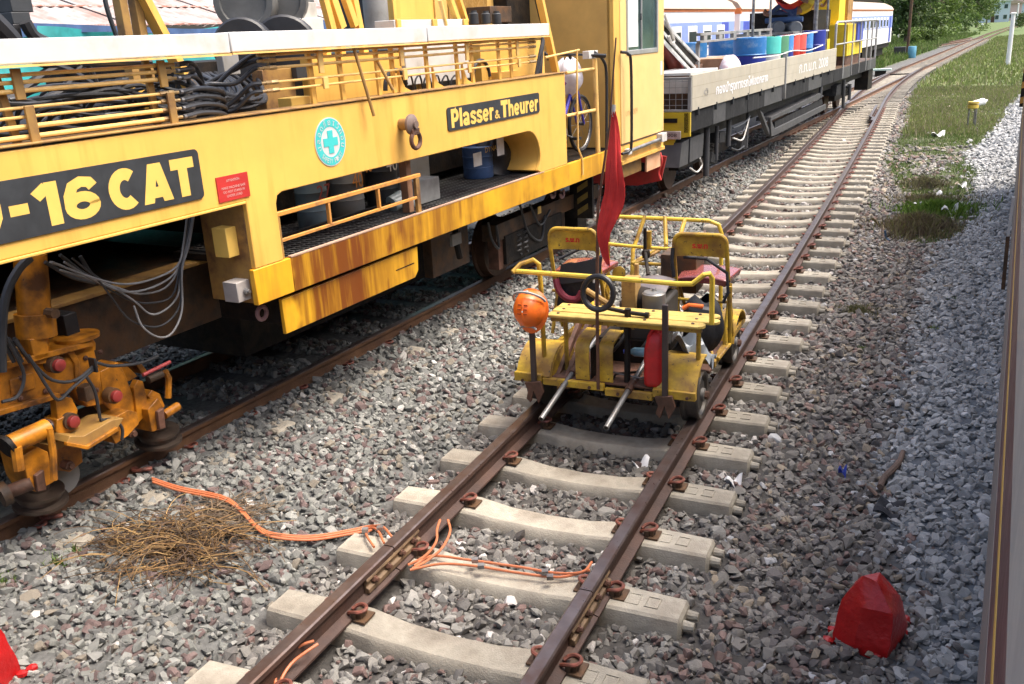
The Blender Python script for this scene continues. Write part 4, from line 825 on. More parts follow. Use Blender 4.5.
drum(288, 326, 172, 229, .98, DBL, 'blue-grey drum with faded red marks behind the left of the guard rail', marks=(('27', 0, 1.45, .11, .16, mat('stencil_dull_red', (.28, .05, .04), .7)),))
drum(324, 361, 164, 212, .95, DGR, 'smoke grey drum with an orange 40 behind the guard rail', marks=(('40', -.03, 1.46, .12, .14, PO), ('40', .12, 1.56, .12, .12, PO)))
drum(360, 394, 152, 200, .95, PLATE, 'black drum with a white 40 behind the right of the guard rail', marks=(('40', -.03, 1.52, .13, .16, PW),))
pc = drum(461, 488, 145, 178, 1.0, NAVY, 'navy paint bucket with a white label on the machine walkway', 'paint_bucket', 'bucket', marks=(('DYNA', 0, 1.48, .05, .24, LETY),))
c = P(476, 160, 1.0); MB().bx(1.011, 1.014, c[1]-.07, c[1]+.09, c[2]-.06, c[2]+.07).build('paper_label', PW, pc)
def pcrate(x0, y0, x1, wv, dpt, h, m, name, label, cat):
    a = P(x0, y0, wv); c = P(x1, y0-2, wv); b = MB(); b.bx(wv-dpt, wv, a[1], c[1], 1.218, 1.218+h); return b.build(name, m, None, bev=.006, label=label, cat=cat)
pcrate(421, 205, 441, 1.15, .35, .20, mat('box_grey_wood', (.20, .20, .19), .7, var=.3), 'tool_box', 'low grey box just right of the guard rail on the machine walkway', 'box')
pcrate(412, 200, 432, .75, .3, .34, GREY, 'metal_canister', 'pale metal canister standing behind the low grey box on the walkway', 'canister')
def sack(fn, name, m, label, cat, nu=20, nv=12, th=None, group=None):
    b = MB(); b.grid(fn, nu, nv); return b.build(name, m, None, label=label, cat=cat, group=group, ang=2)
c = P(512, 172, 1.08)
def bagf(s, t):
    a = 2*PI*s; k = math.sin(PI*min(1, t*1.02))**.4 if t > .5 else 1-.1*math.sin(PI*t*2); r = .24*k*(1+.12*math.sin(3*a+4*t)+.06*math.sin(7*a-5*t))
    return (c[0]-.2+.75*r*math.cos(a), c[1]+r*math.sin(a)*1.05, 1.222+.40*t+.015*math.sin(5*a))
sack(bagf, 'black_bag', RUB, 'crumpled black plastic bag tucked in the right end of the machine opening', 'bag')
a = P(500, 143, 1.12); MB().bx(1.12, 1.126, a[1]-.07, a[1]+.07, a[2]-.12, a[2]+.1).build('paper_notice', PW, None, label='pale paper label hanging above the black plastic bag', cat='label')
a = P(401, 196, 1.1); MB().tube([(1.05, a[1]-.08, 1.27), (1.08, a[1]+.02, 1.30), (1.1, a[1]+.14, 1.25), (1.1, a[1]+.2, 1.25)], [.07, .075, .06, .02], 12).build('plastic_bottle', mat('bottle_clear', (.36, .42, .40), .2, spec=.8), None, label='clear plastic bottle lying by the right post of the guard rail', cat='bottle')
# ------------------------------------------------------------------ bicycle on the entry platform
bk = thing('bicycle', 'blue and purple bicycle parked on the entry platform beside the cab', 'bicycle', (1.15, 1.5, 1.222))
BLU = mat('bike_blue', (.06, .05, .45), .35, var=.2); PUR = mat('bike_purple', (.14, .02, .12), .4)
wx = 1.15; bk_du = .36
for u in (2.0, 1.0):
    wv = MB(); wv.tube(arc((wx, u, 1.56), .31, 0, 2*PI, 32, EXU, EYZ)[:-1], .022, 8, closed=True); tw = wv.build('wheel', RUB, bk)
    MB().tube(arc((wx, u, 1.56), .285, 0, 2*PI, 32, EXU, EYZ)[:-1], .009, 6, closed=True).build('rim', STEEL, tw)
    s = MB()
    for k in range(14): s.tube([(wx-.02+.04*(k % 2), u, 1.56), (wx, u+.28*math.cos(k*PI/7), 1.56+.28*math.sin(k*PI/7))], .0016, 4)
    s.build('spokes', STEEL, tw); MB().cyl((wx-.05, u, 1.56), (wx+.05, u, 1.56), .022).build('hub', STEEL, tw)
for nm, a, c, r, m in (('down_tube', (wx, 1.42, 1.50), (wx, 1.80, 2.0), .022, BLU), ('top_tube', (wx, 1.32, 1.98), (wx, 1.80, 2.08), .018, PUR), ('seat_tube', (wx, 1.42, 1.50), (wx, 1.30, 2.08), .018, BLU), ('head_tube', (wx, 1.81, 1.97), (wx, 1.77, 2.16), .024, BLU), ('stem', (wx, 1.77, 2.16), (wx, 1.76, 2.34), .016, RUB)):
    MB().cyl(a, c, r, n=10).build(nm, m, bk)
for s in (-1, 1):
    MB().tube([(wx+.045*s, 2.0, 1.56), (wx+.05*s, 1.84, 1.93), (wx+.02*s, 1.81, 1.98)], .014, 8).build('fork_blade', BLU, bk); MB().tube([(wx+.05*s, 1.0, 1.56), (wx+.03*s, 1.42, 1.50)], .011, 8).build('chain_stay', PUR, bk)
    MB().tube([(wx+.05*s, 1.0, 1.56), (wx+.02*s, 1.31, 2.0)], .010, 8).build('seat_stay', PUR, bk)
MB().tube(spline([(wx-.36, 1.66, 2.36), (wx-.2, 1.74, 2.35), (wx, 1.76, 2.34), (wx+.2, 1.80, 2.33), (wx+.38, 1.86, 2.30)], 5), .014, 10).build('handlebar', RUB, bk)
for s in (-1, 1): MB().cyl((wx+.27*s, 1.76+.05*s, 2.345-.02*s), (wx+.40*s, 1.76+.09*s, 2.34-.03*s), .02).build('grip', RUB, bk); MB().tube([(wx+.25*s, 1.78, 2.33), (wx+.26*s, 1.88, 2.30), (wx+.36*s, 1.92, 2.29)], .008).build('brake_lever', RUB, bk)
MB().lathe([(.02, 0), (.09, .02), (.08, .05), (.02, .06)], (wx, 1.28, 2.10), EYZ, 14).build('saddle', RUB, bk); MB().lathe([(.085, -.012), (.085, .012)], (wx+.05, 1.42, 1.5), (1, 0, 0), 20).build('chainring', STEEL, bk)
MB().cyl((wx+.06, 1.42, 1.5), (wx+.08, 1.60, 1.44), .012).build('crank', STEEL, bk); MB().bx(wx+.06, wx+.17, 1.56, 1.64, 1.42, 1.45).build('pedal', RUB, bk)
bk.matrix_world = Matrix((move(bk, 0, .36, 0)).tolist())
cc = (1.12, 2.12, 2.10)
def wbag(s, t):
    a = 2*PI*s; r = .19*math.sin(PI*(.04+.92*t))**.6*(1+.1*math.sin(3*a+6*t)+.06*math.sin(8*a)); return (cc[0]+r*math.cos(a)*.9, cc[1]+r*math.sin(a), cc[2]-.2+.4*t+.02*math.sin(4*a))
sack(wbag, 'white_sack', mat('white_plastic_bag', (.72, .70, .74), .5, var=.12, vscale=6), 'bulging white plastic sack hanging from the bicycle handlebar', 'bag')
# ------------------------------------------------------------------ flat wagon behind the machine (frame FG)
use(FG)
WG = thing('flat_wagon', 'long flat wagon with cream side boards, coupled beyond the yellow machine', 'rail wagon', (0, 1.4, 0))
def wbx(name, m, x0, x1, y0, y1, z0, z1, parent=None, bev=.004): return MB().bx(x0, x1, y0, y1, z0, z1).build(name, m, parent or WG, bev=bev)
def Q(px, py, x): return FG.at(px, py, x=x)
for a, c in ((1.42, 4.66), (4.68, 7.36), (7.44, 10.2), (10.22, 13.0)):
    sbp = wbx('side_board', CREAM, 1.335, 1.385, a, c, 1.385, 1.90)
    for z in (1.56, 1.73): wbx('board_seam', mat('seam_brown', (.30, .27, .2), .7), 1.38, 1.3865, a+.01, c-.01, z, z+.006, sbp, 0)
for y in (7.38, 7.42): wbx('board_stanchion', GREY, 1.33, 1.41, y-.012, y+.012, 1.1, 1.98)
wbx('side_board', CREAM, -1.385, -1.335, 1.42, 13.0, 1.385, 1.90); wbx('deck', DBRN, -1.33, 1.33, 1.42, 20.2, 1.30, 1.38)
ys = [1.36, 2.6, 3.3, 4.7, 5.9, 7.4, 8.6, 9.9, 11.4, 13.0, 14.2, 15.5, 16.9, 18.5, 20.2]
UND2 = mat('underframe_bare', (.05, .051, .055), .5, var=.3, vscale=4, dirt=(.06, .06, .06), damt=.5, dscale=3, streak=True)
for k in range(len(ys)-1): wbx('sole_bar_panel', (UNDER, UND2)[k % 3 == 1], 1.28+.004*(k % 2), 1.352+.004*(k % 2), ys[k], ys[k+1]-.008, 1.07, 1.365)
for y in np.arange(1.7, 13, .95): wbx('board_hinge', PLATE, 1.352, 1.398, y, y+.035, 1.30, 1.42)
# end facing the machine
for a in ((.45, 1.38, 1.375, 1.41), (.45, 1.38, 1.835, 1.875), (1.33, 1.38, 1.41, 1.835), (.45, .5, 1.41, 1.835)): wbx('end_frame', GREY, a[0], a[1], 1.375, 1.415, a[2], a[3])
b = MB()
for x in np.arange(.55, 1.33, .098): b.bx(x, x+.006, 1.39, 1.396, 1.41, 1.835)
for z in np.arange(1.47, 1.83, .085): b.bx(.5, 1.33, 1.386, 1.390, z, z+.006)
b.build('end_mesh', GREY, WG); wbx('end_backing', LGREY, .5, 1.3, 1.5, 1.52, 1.64, 1.84); wbx('end_backing_low', DBRN, .5, 1.3, 1.55, 1.58, 1.385, 1.64)
hs = MB().prism([(-1.38, 1.37), (1.375, 1.37), (1.375, 1.02), (1.15, .98), (1.0, .56), (-1.0, .56), (-1.38, 1.0)], (0, 1.36, 0), (1, 0, 0), (0, 0, 1), .05).build('headstock', WEND, WG)
wbx('headstock_slot', DARK, .85, 1.18, 1.352, 1.364, 1.22, 1.285, hs, .0); pt = wbx('number_plate', mat('plate_alu', (.55, .5, .45), .4, metal=.3), .72, 1.24, 1.33, 1.352, .98, 1.10, hs)
text('บทต.2008', (.78, 1.329, 1.015), (1, 0, 0), (0, 0, 1), .40, .05, PLATE, pt, 'plate_lettering')
text('กองบำรุงทางรถไฟเขตกลาง', (1.388, 2.62, 1.48), (0, 1, 0), (0, 0, 1), 3.35, .23, CWHT, WG, 'side_lettering', off=.02)
text('ตู้', (1.388, 1.98, 1.56), (0, 1, 0), (0, 0, 1), .22, .11, GREY, WG, 'small_mark')
text('ก.ท.บ.ท. 2008', (1.388, 8.7, 1.52), (0, 1, 0), (0, 0, 1), 3.2, .22, CWHT, WG, 'side_lettering')
# running gear
for yb in (3.6, 17.2):
    for dy in (-.95, .95):
        for sx in (-1, 1): MB().lathe([(.05, .045), (.25, .03), (.33, .045), (.335, -.04), (.36, -.05), (.36, -.07), (.05, -.07)], (.57*sx, yb+dy, .34), (sx, 0, 0), 28).build('wheel', MATS['wheel_rust'], WG)
    wbx('bogie_side', DARK, .75, .92, yb-1.4, yb+1.4, .38, .62); wbx('bogie_bolster', DARK, -.9, .9, yb-.3, yb+.3, .4, 1.0)
    for dy in (-.28, .28):
        pts = [(.95+.06*math.cos(t), yb+dy+.06*math.sin(t), .42+.4*t/25) for t in np.linspace(0, 25, 60)]; MB().tube(pts, .014, 5).build('coil_spring', MATS['spring_black'], WG)
wbx('floor_beam', DARK, -1.1, 1.1, 1.5, 20, .85, 1.30)
def qpoly(name, m, pts, x, th, parent=None): return MB().prism([Q(*p, x)[1:] for p in pts], (x, 0, 0), (0, 1, 0), (0, 0, 1), th).build(name, m, parent or WG, bev=.004)
qpoly('equipment_box', UND2, [(679, 168), (682, 143), (689, 139), (688, 164)], 1.25, .4); qpoly('equipment_box', UND2, [(689.5, 163), (690.5, 138), (704, 133), (702.5, 156)], 1.25, .4)
for (x0, y0, x1, y1, r) in ((707, 128, 706, 176, .05), (717, 126, 716, 160, .035), (729, 120, 728, 146, .045), (748, 113, 746, 148, .03)): MB().cyl(Q(x0, y0, 1.2), Q(x1, y1, 1.2), r, n=12).build('brake_cylinder', UND2, WG)
qpoly('brake_box', UNDER, [(719, 143), (720, 133), (726, 131), (725, 142)], 1.22, .2); qpoly('brake_shoe', UNDER, [(741, 148), (743, 138), (748, 137), (747, 150)], 1.2, .1); qpoly('brake_shoe', UNDER, [(711, 162), (713, 152), (718, 158), (717, 164)], 1.2, .1)
for k, c in enumerate(([(733, 128), (742, 124), (747, 120), (750, 116)], [(733, 138), (742, 140), (746, 130), (749, 118)], [(731, 148), (738, 150), (744, 146)], [(690, 168), (697, 172), (702, 165), (700, 158)], [(736, 132), (741, 134), (745, 126)])): MB().tube(spline([Q(*p, 1.25) for p in c], 5), .014, 6).build('air_hose', LGREY if k % 2 else HOSE, WG)
tr = qpoly('hanging_trough', UND2, [(770.5, 118), (771.5, 136.5), (775, 135.5), (826, 109), (826, 104), (775, 129)], 1.33, .05); qpoly('trough_face', UNDER, [(774.5, 130), (775, 122), (822, 99), (823, 104)], 1.28, .05, tr)
qpoly('trough_top', UND2, [(771, 121), (771.5, 117), (820, 93), (824, 96)], 1.32, .3, tr); qpoly('trough_bracket', UND2, [(763, 113), (760, 110), (769, 134), (772, 136)], 1.3, .08, tr); qpoly('equipment_box', UNDER, [(836, 96), (837, 86), (842, 83), (842, 94)], 1.25, .4)
for (x0, y0, x1, y1) in ((844, 80, 843, 108), (850, 84, 849, 100), (821, 86, 820, 98)): MB().cyl(Q(x0, y0, 1.3), Q(x1, y1, 1.3), .045).build('brake_cylinder', UND2, WG)
wbx('end_bracket', DARK, .9, 1.3, 19.2, 20.1, .45, 1.07)
# railing of the raised end
RL = mat('rail_grey_tube', (.33, .33, .32), .5, var=.15)
rr = MB().tube([(1.34, 13.0, 1.38), (1.34, 13.0, 2.47), (1.34, 13.15, 2.52), (1.34, 19.8, 2.52), (1.34, 20.0, 2.46), (1.34, 20.0, 1.38)], .03, 8).build('end_railing', RL, WG)
MB().cyl((1.34, 13.0, 1.98), (1.34, 20, 1.98), .02).build('railing_bar', RL, rr)
for y in (14.3, 15.6, 16.9, 18.2, 19.1): MB().cyl((1.34, y, 1.1), (1.34, y, 2.52), .022).build('railing_post', RL, rr)
wbx('blue_cover', CDBL, 1.2, 1.30, 16.6, 17.6, 1.95, 2.55)
cr = wbx('crane_column', mat('crane_yellow', (.78, .56, .03), .5, var=.1), .2, .9, 15.8, 16.7, 1.38, 3.6); wbx('crane_column_brown', BRY, .3, .9, 17.2, 18.0, 1.38, 3.6); wbx('crane_base', MATS['crane_yellow'], .3, 1.25, 15.3, 17.9, 1.62, 2.45); wbx('crane_base', RDBR, .35, 1.22, 15.35, 17.85, 1.38, 1.62)
wbx('engine_house', DARK, -1.0, .75, 13.6, 15.4, 1.38, 2.85); wbx('engine_box', MATS['crane_yellow'], .3, 1.1, 12.95, 13.6, 1.38, 2.12)
for px, x, r in ((815.5, .9, .055), (827, 1.1, .03), (753, .7, .03), (770, .6, .025)):
    c = Q(px, 25, x); MB().cyl((c[0], c[1], 1.38), (c[0], c[1], 3.7), r, n=12).build('roof_post', STEEL, WG)
wbx('canopy', NAVY, -1.3, 1.2, 9.9, 15.5, 3.42, 3.46)
rb = wbx('rack_rail', GREY, .55, .62, 4.2, 9.4, 2.42, 2.47); wbx('rack_rail', GREY, .55, .62, 4.2, 9.4, 2.30, 2.34, rb)
for y in np.arange(4.4, 9.4, .95): wbx('rack_strut', GREY, .55, .62, y, y+.2, 2.34, 2.42, rb, 0)
wbx('rack_leg', GREY, .5, .56, 4.3, 4.38, 1.38, 2.30, rb); wbx('rack_leg', GREY, .5, .56, 9.2, 9.28, 1.38, 2.30, rb)
wp = MB().cyl((1.12, 7.9, 2.29), (1.12, 13.2, 2.33), .022).build('white_bar', WHT, WG)
MB().tube(spline([(1.30, 5.2, 1.99), (1.3, 7, 1.96), (1.3, 8.4, 2.0), (1.3, 10, 1.95), (1.3, 11.6, 2.02)], 5), .014, 6).build('white_rope', WHT, WG)
# load: barrels
def barrel(x, y, r, h, m, label, m2=None, z0=1.38):
    o = thing('oil_barrel', label, 'barrel', (x, y, z0), group='barrels standing on the flat wagon'); hh = h
    prof = [(r*.96, 0), (r, .015), (r, hh*.32), (r*1.035, hh*.335), (r, hh*.35), (r, hh*.64), (r*1.035, hh*.655), (r, hh*.67), (r, hh-.012), (r*.97, hh), (r*.93, hh-.004), (r*.93, hh-.02)]
    if m2 is None: MB().lathe(prof, (x, y, z0), (0, 0, 1), 28).build('shell', m, o)
    else:
        MB().lathe(prof[:6], (x, y, z0), (0, 0, 1), 28).build('shell_lower', m2, o); MB().lathe(prof[5:], (x, y, z0), (0, 0, 1), 28).build('shell_upper', m, o)
    MB().cyl((x+r*.5, y, z0+hh-.02), (x+r*.5, y, z0+hh+.005), .03, n=10).build('bung', STEEL, o)
BB = mat('barrel_blue', (.02, .16, .42), .42, var=.15, dirt=(.3, .4, .5), damt=.15, dscale=4); BT = mat('barrel_teal', (.03, .35, .30), .45, var=.12); BG2 = mat('barrel_green', (.03, .16, .07), .5, var=.15)
BR = mat('barrel_red', (.62, .05, .03), .45, var=.12); BD = mat('barrel_navy', (.015, .03, .26), .42, var=.15)
def bcol(px0, px1, x): 
    a, c = Q(px0, 45, x), Q(px1, 45, x); return (a[1]+c[1])/2
barrel(.82, 6.75, .32, .95, BB, 'big blue barrel, largest and nearest one behind the cream boards', BD); barrel(.0, 5.6, .30, .92, BB, 'blue barrel under the left end of the grey rack'); barrel(.1, 7.4, .30, .92, BB, 'blue barrel half hidden behind the big blue one')
for px, m, m2, lb in ((769, BT, WHT, 'teal and white barrel right of the big blue one'), (777, BG2, None, 'dark green barrel between the teal and the small blue one'), (784, BB, BD, 'small blue barrel left of the two red ones'), (790.5, BR, None, 'left of the two red barrels'), (797, BR, None, 'right of the two red barrels'), (804, BB, None, 'mid blue barrel right of the red ones')):
    c = Q(px, 45, 1.0); barrel(1.0, c[1], .20 if px > 780 else .24, .93, m, lb, m2)
c = Q(813, 45, 1.0); barrel(1.0, c[1], .29, .98, BD, 'navy barrel at the far right end of the row')
def load(name, label, cat, m, x0, x1, y0, y1, z0, z1): return MB().bx(x0, x1, y0, y1, z0, z1).build(name, m, None, bev=.008, label=label, cat=cat)
load('timber_stack', 'stack of pale planks lying behind the wagon board', 'timber', mat('plank_pale', (.50, .38, .27), .8, var=.25, vscale=9), -.9, .5, 3.9, 6.2, 1.96, 2.02)
load('wooden_crate', 'dark brown crate under the pale planks on the wagon', 'crate', mat('crate_brown', (.16, .09, .06), .8, var=.3), -.8, .55, 4.0, 5.6, 1.38, 1.94)
load('cardboard_box', 'tan box left of the white sack on the wagon', 'box', mat('box_tan', (.36, .2, .11), .8, var=.25), .5, 1.0, 4.6, 5.1, 1.38, 2.02)
load('white_board', 'white board lying at the near end of the wagon', 'board', WHT, .55, 1.3, 1.6, 3.0, 1.885, 1.93)
c2 = Q(735, 62, 1.1)
def sackf(s, t):
    a = 2*PI*s; r = .2*math.sin(PI*(.08+.88*t))**.5*(1+.08*math.sin(3*a)); return (1.0+r*math.cos(a), c2[1]+r*math.sin(a)*1.2, 1.55+.52*t)
sk_ = sack(sackf, 'white_sack', mat('sack_white', (.78, .74, .74), .7, var=.08, dirt=(.5, .06, .08), damt=.3, dscale=5), 'white sack with red print leaning at the wagon board left of the blue barrel', 'sack')
rp_ = thing('loading_ramp', 'dark ramp with three silver rails leaning up at the near end of the wagon', 'ramp', (.7, 3.2, 1.38))
top = [Q(x, -14, .8) for x in (612, 620, 629)]; bot = [Q(x, y, .8) for x, y in ((689, 70), (694.5, 68.5), (698, 60))]
MB().hexa([top[0], (top[0][0]-.04, top[0][1], top[0][2]), (top[2][0]-.04, top[2][1], top[2][2]), top[2], bot[0], (bot[0][0]-.04, bot[0][1], bot[0][2]), (bot[2][0]-.04, bot[2][1], bot[2][2]), bot[2]]).build('ramp_plate', DARK, rp_)
for a, c in zip(top, bot): MB().bar(np.array(a)+(.01, 0, 0), np.array(c)+(.01, 0, 0), .05, .03, up=(1, 0, 0)).build('ramp_rail', mat('bright_alu', (.62, .62, .62), .35, metal=.4), rp_)
MB().tube(spline([Q(664, 14, .85), Q(672, 34, .85), Q(674, 41, .85), Q(671.5, 43, .85), Q(669, 36, .85)], 5), .022).build('ramp_hook', LGREY, rp_)
MB().cyl(Q(664, 40, .5), Q(676, 68, .5), .13, n=18).build('gas_canister', mat('canister_maroon', (.20, .035, .03), .5, var=.2), None, label='maroon gas canister leaning behind the cab on the wagon', cat='canister')
MB().cyl(Q(655, 52, .3), Q(664, 72, .3), .12, n=18).build('gas_canister', PLATE, None, label='black canister beside the maroon one at the wagon end', cat='canister')
for px, lb in ((776, 'dark grey rubber roller, left of the pair above the coloured barrels'), (793, 'dark grey rubber roller, right of the pair above the coloured barrels')):
    c = FG.at(px, 28, y=11.8); MB().lathe([(.05, -.3), (.13, -.3), (.16, -.26), (.16, .26), (.13, .3), (.05, .3)], c, (.45, -.9, 0), 24).build('rubber_roller', mat('roller_grey', (.13, .14, .15), .6, var=.2), None, label=lb, cat='roller')
c = FG.at(784, 20, y=11.8); MB().lathe([(.06, -.45), (.07, 0), (.06, .45)], c, (1, 0, 0), 12).build('rolled_mat', NAVY, None, label='dark rolled mat lying across the two rubber rollers', cat='mat')
load('tool_bench', 'long steel bench carrying the rubber rollers on the wagon', 'bench', GREY, -.7, .75, 10.9, 12.8, 2.30, 2.36)
# hammock and resting person
hA = np.array(FG.at(770, -14, y=13.4)); hB = np.array(FG.at(818, -22, y=13.4))
def ham(s, t):
    a = hA*(1-s)+hB*s; sag = 1.05*(1-(2*s-1)**2); wd = .42*math.sin(PI*max(.02, min(.98, s)))**.6
    return (a[0], a[1]+wd*(t-.5)*2, a[2]-sag*.72 + .22*(2*t-1)**2*math.sin(PI*s))
MB().sheet(ham, 24, 8, .008).build('hammock', mat('hammock_red', (.55, .03, .025), .7, var=.15), None, label='red cloth hammock slung under the wagon canopy', cat='hammock')
def skin_body(name, chains, m, parent, sub=2):
    b = bpy.data.meshes.new(name); vs = []; es = []; rs = []
    key = {}
    for ch in chains:
        prev = None
        for p, r in ch:
            k = tuple(round(q, 4) for q in p)
            if k not in key: key[k] = len(vs); vs.append(p); rs.append(r)
            if prev is not None and prev != key[k]: es.append((prev, key[k]))
            prev = key[k]
    R = ROOT[parent.name]; xf = np.linalg.inv(R)@CUR.M; V = np.array(vs)@xf[:3, :3].T+xf[:3, 3]
    b.from_pydata(V.tolist(), es, []); o = bpy.data.objects.new(name, b); COL.objects.link(o); o.parent = parent; ROOT[o.name] = R
    md = o.modifiers.new('skin', 'SKIN'); md.use_smooth_shade = True
    for i, r in enumerate(rs): b.skin_vertices[0].data[i].radius = (r, r) if not isinstance(r, tuple) else r
    b.skin_vertices[0].data[0].use_root = True
    s = o.modifiers.new('sub', 'SUBSURF'); s.levels = s.render_levels = sub; b.materials.append(m); return o
pp_ = np.array(FG.at(796, 12, y=13.3)); ax_ = unit(hB-hA)
def hp(d, up, lat=0): return tuple(pp_+ax_*d+np.array([0, lat, up]))
ps = thing('person', 'person in yellow shirt and blue jeans lying in the red hammock', 'person', tuple(pp_))
SKN = mat('skin_brown', (.30, .16, .10), .55, var=.1); JEAN = mat('jeans_blue', (.05, .09, .22), .8, var=.2); SHY = mat('shirt_yellow', (.66, .48, .05), .7, var=.1)
hip = hp(0, 0); 
skin_body('body', [[(hip, (.12, .13)), (hp(.2, .05), .13), (hp(.45, .15), (.15, .12)), (hp(.55, .2), .07), (hp(.62, .24), .055), (hp(.72, .29), (.095, .085)), (hp(.80, .33), .075)],
    [(hip, (.12, .13)), (hp(-.05, .02, -.1), .09), (hp(-.38, .22, -.12), .065), (hp(-.68, .02, -.12), .045), (hp(-.78, .06, -.12), .04), (hp(-.80, .14, -.12), .03)],
    [(hip, (.12, .13)), (hp(-.05, .02, .1), .09), (hp(-.45, .06, .12), .065), (hp(-.80, .10, .12), .045), (hp(-.84, .2, .12), .03)],
    [(hp(.45, .15), (.15, .12)), (hp(.44, .16, -.18), .055), (hp(.25, .22, -.3), .045), (hp(.12, .34, -.24), .036), (hp(.07, .38, -.22), .03)],
    [(hp(.45, .15), (.15, .12)), (hp(.46, .16, .18), .055), (hp(.62, .05, .3), .045), (hp(.75, .2, .2), .036)]], SKN, ps)
skin_body('jeans', [[(hip, (.135, .145)), (hp(-.05, .02, -.1), .10), (hp(-.38, .22, -.12), .076), (hp(-.64, .04, -.12), .058)], [(hip, (.135, .145)), (hp(-.05, .02, .1), .10), (hp(-.45, .06, .12), .076), (hp(-.76, .09, .12), .058)]], JEAN, ps)
skin_body('shirt', [[(hp(.03, .01), .14), (hp(.2, .05), .145), (hp(.45, .15), (.165, .135)), (hp(.53, .19), .08)], [(hp(.45, .15), (.165, .135)), (hp(.44, .16, -.18), .068), (hp(.32, .20, -.26), .06)], [(hp(.45, .15), (.165, .135)), (hp(.46, .16, .18), .068), (hp(.56, .1, .26), .06)]], SHY, ps)
# ------------------------------------------------------------------ passenger coaches on the far siding
def coach(y0, y1, label, near):
    o = thing('passenger_coach', label, 'train coach', (-4.65, (y0+y1)/2, 0), group='blue and white coaches on the far siding'); X = -3.25; X2 = -6.05
    def cb(n, m, *a, parent=None, bev=.01): return MB().bx(*a).build(n, m, parent or o, bev=bev)
    bd = cb('body', CWHT, X2, X, y0, y1, .95, 3.12); cb('blue_band', CBLU, X-.02, X+.012, y0+.05, y1-.05, 1.95, 2.72, parent=bd, bev=0); cb('eave_stripe', CORO, X-.02, X+.016, y0, y1, 3.02, 3.10, parent=bd, bev=0)
    MB().prism([(X2-.05, 3.1), (X+.06, 3.1), (X-.1, 3.32), (X-.6, 3.56), (-4.65, 3.66), (X2+.6, 3.56), (X2+.1, 3.32)], (0, y0, 0), (1, 0, 0), (0, 0, 1), y1-y0).build('roof', CROOF, o, ang=.9)
    cb('end_ring', CORO, X2, X+.02, y0-.02, y0+.14, 2.95, 3.14); cb('door', CDBL, X-.02, X+.014, y1-1.5, y1-.7, 1.0, 2.7); cb('door', CDBL, X-.02, X+.014, y0+.4, y0+1.2, 1.0, 2.7)
    cb('gangway', CORO, -5.2, -4.1, y1, y1+.5, 1.0, 3.0); cb('underframe', DARK, X2+.1, X-.1, y0+.2, y1-.2, .65, .95); cb('equipment_box', DARK, X-.5, X-.1, (y0+y1)/2-2, (y0+y1)/2+2, .3, .7)
    for yb in (y0+3, y1-3):
        cb('bogie', DARK, X2+.5, X-.3, yb-1.5, yb+1.5, .15, .65)
    for y in np.arange(y0+2.0, y1-2.0, 1.45):
        f = cb('window', CWHT, X-.01, X+.022, y, y+.85, 1.98, 2.62, bev=.01); cb('pane', mat('coach_glass', (.02, .03, .035), .3, spec=.2), X, X+.027, y+.08, y+.77, 2.04, 2.46, parent=f, bev=0)
coach(6.0, 20.2, 'nearest blue and white coach, seen above the cream wagon boards', True); coach(20.9, 40.4, 'middle blue and white coach, its end beside the orange gangway', False); coach(41.1, 60.6, 'farthest blue and white coach, its free end by the trees', False)
# ------------------------------------------------------------------ shed with a rusty sheet roof and teal tarpaulin behind the machine
use(FM)
sh = thing('trackside_shed', 'shed with weathered white sheet roof behind the machine', 'shed', (-6, 2, 0))
MB().bx(-9.5, -4.9, -4, 7.2, 0, 2.7).build('wall', mat('shed_wall', (.3, .29, .27), .8), sh)
sl_ = .30
for r in range(5):
    for k in range(11):
        u0 = -4.2+1.05*k; x1 = -4.45-.95*r; x0 = x1-1.0; z1 = 2.93+.95*r*sl_
        b = MB(); b.sheet(lambda s, t: (x1-(x1-x0)*t, u0+1.07*s, z1+(x1-x0)*t*sl_+.02*(1 if False else 0)+.012*math.sin(s*14*PI)+.012*(k % 2)), 42, 1, .004)
        b.build('roof_sheet', ROOFW, sh)
    MB().bx(-4.45-.95*r-.14, -4.45-.95*r+.0, -4.3, 7.4, 2.945+.95*r*sl_, 2.965+.95*r*sl_).build('rusted_lap', ROOFR, sh)
tp = MB(); tp.sheet(lambda s, t: (-4.30+.10*math.sin(s*23+3*t)+.12*t*math.sin(s*9)+.05*math.sin(s*61), -4.2+11.6*s, 2.90-.06*math.sin(s*17)-1.3*t), 120, 10, .004)
tp.build('tarpaulin', TARP, None, label='teal tarpaulin hanging along the eave of the shed behind the machine', cat='tarpaulin')
MB().sheet(lambda s, t: (-4.18+.06*math.sin(s*31), -4.2+11.6*s, 2.93-.05*math.sin(s*13+1)-.16*t*(1+.6*math.sin(s*11))), 90, 3, .004).build('cloth_strip', NAVY, None, label='dark blue folded cloth strip along the top of the teal tarpaulin', cat='cloth')
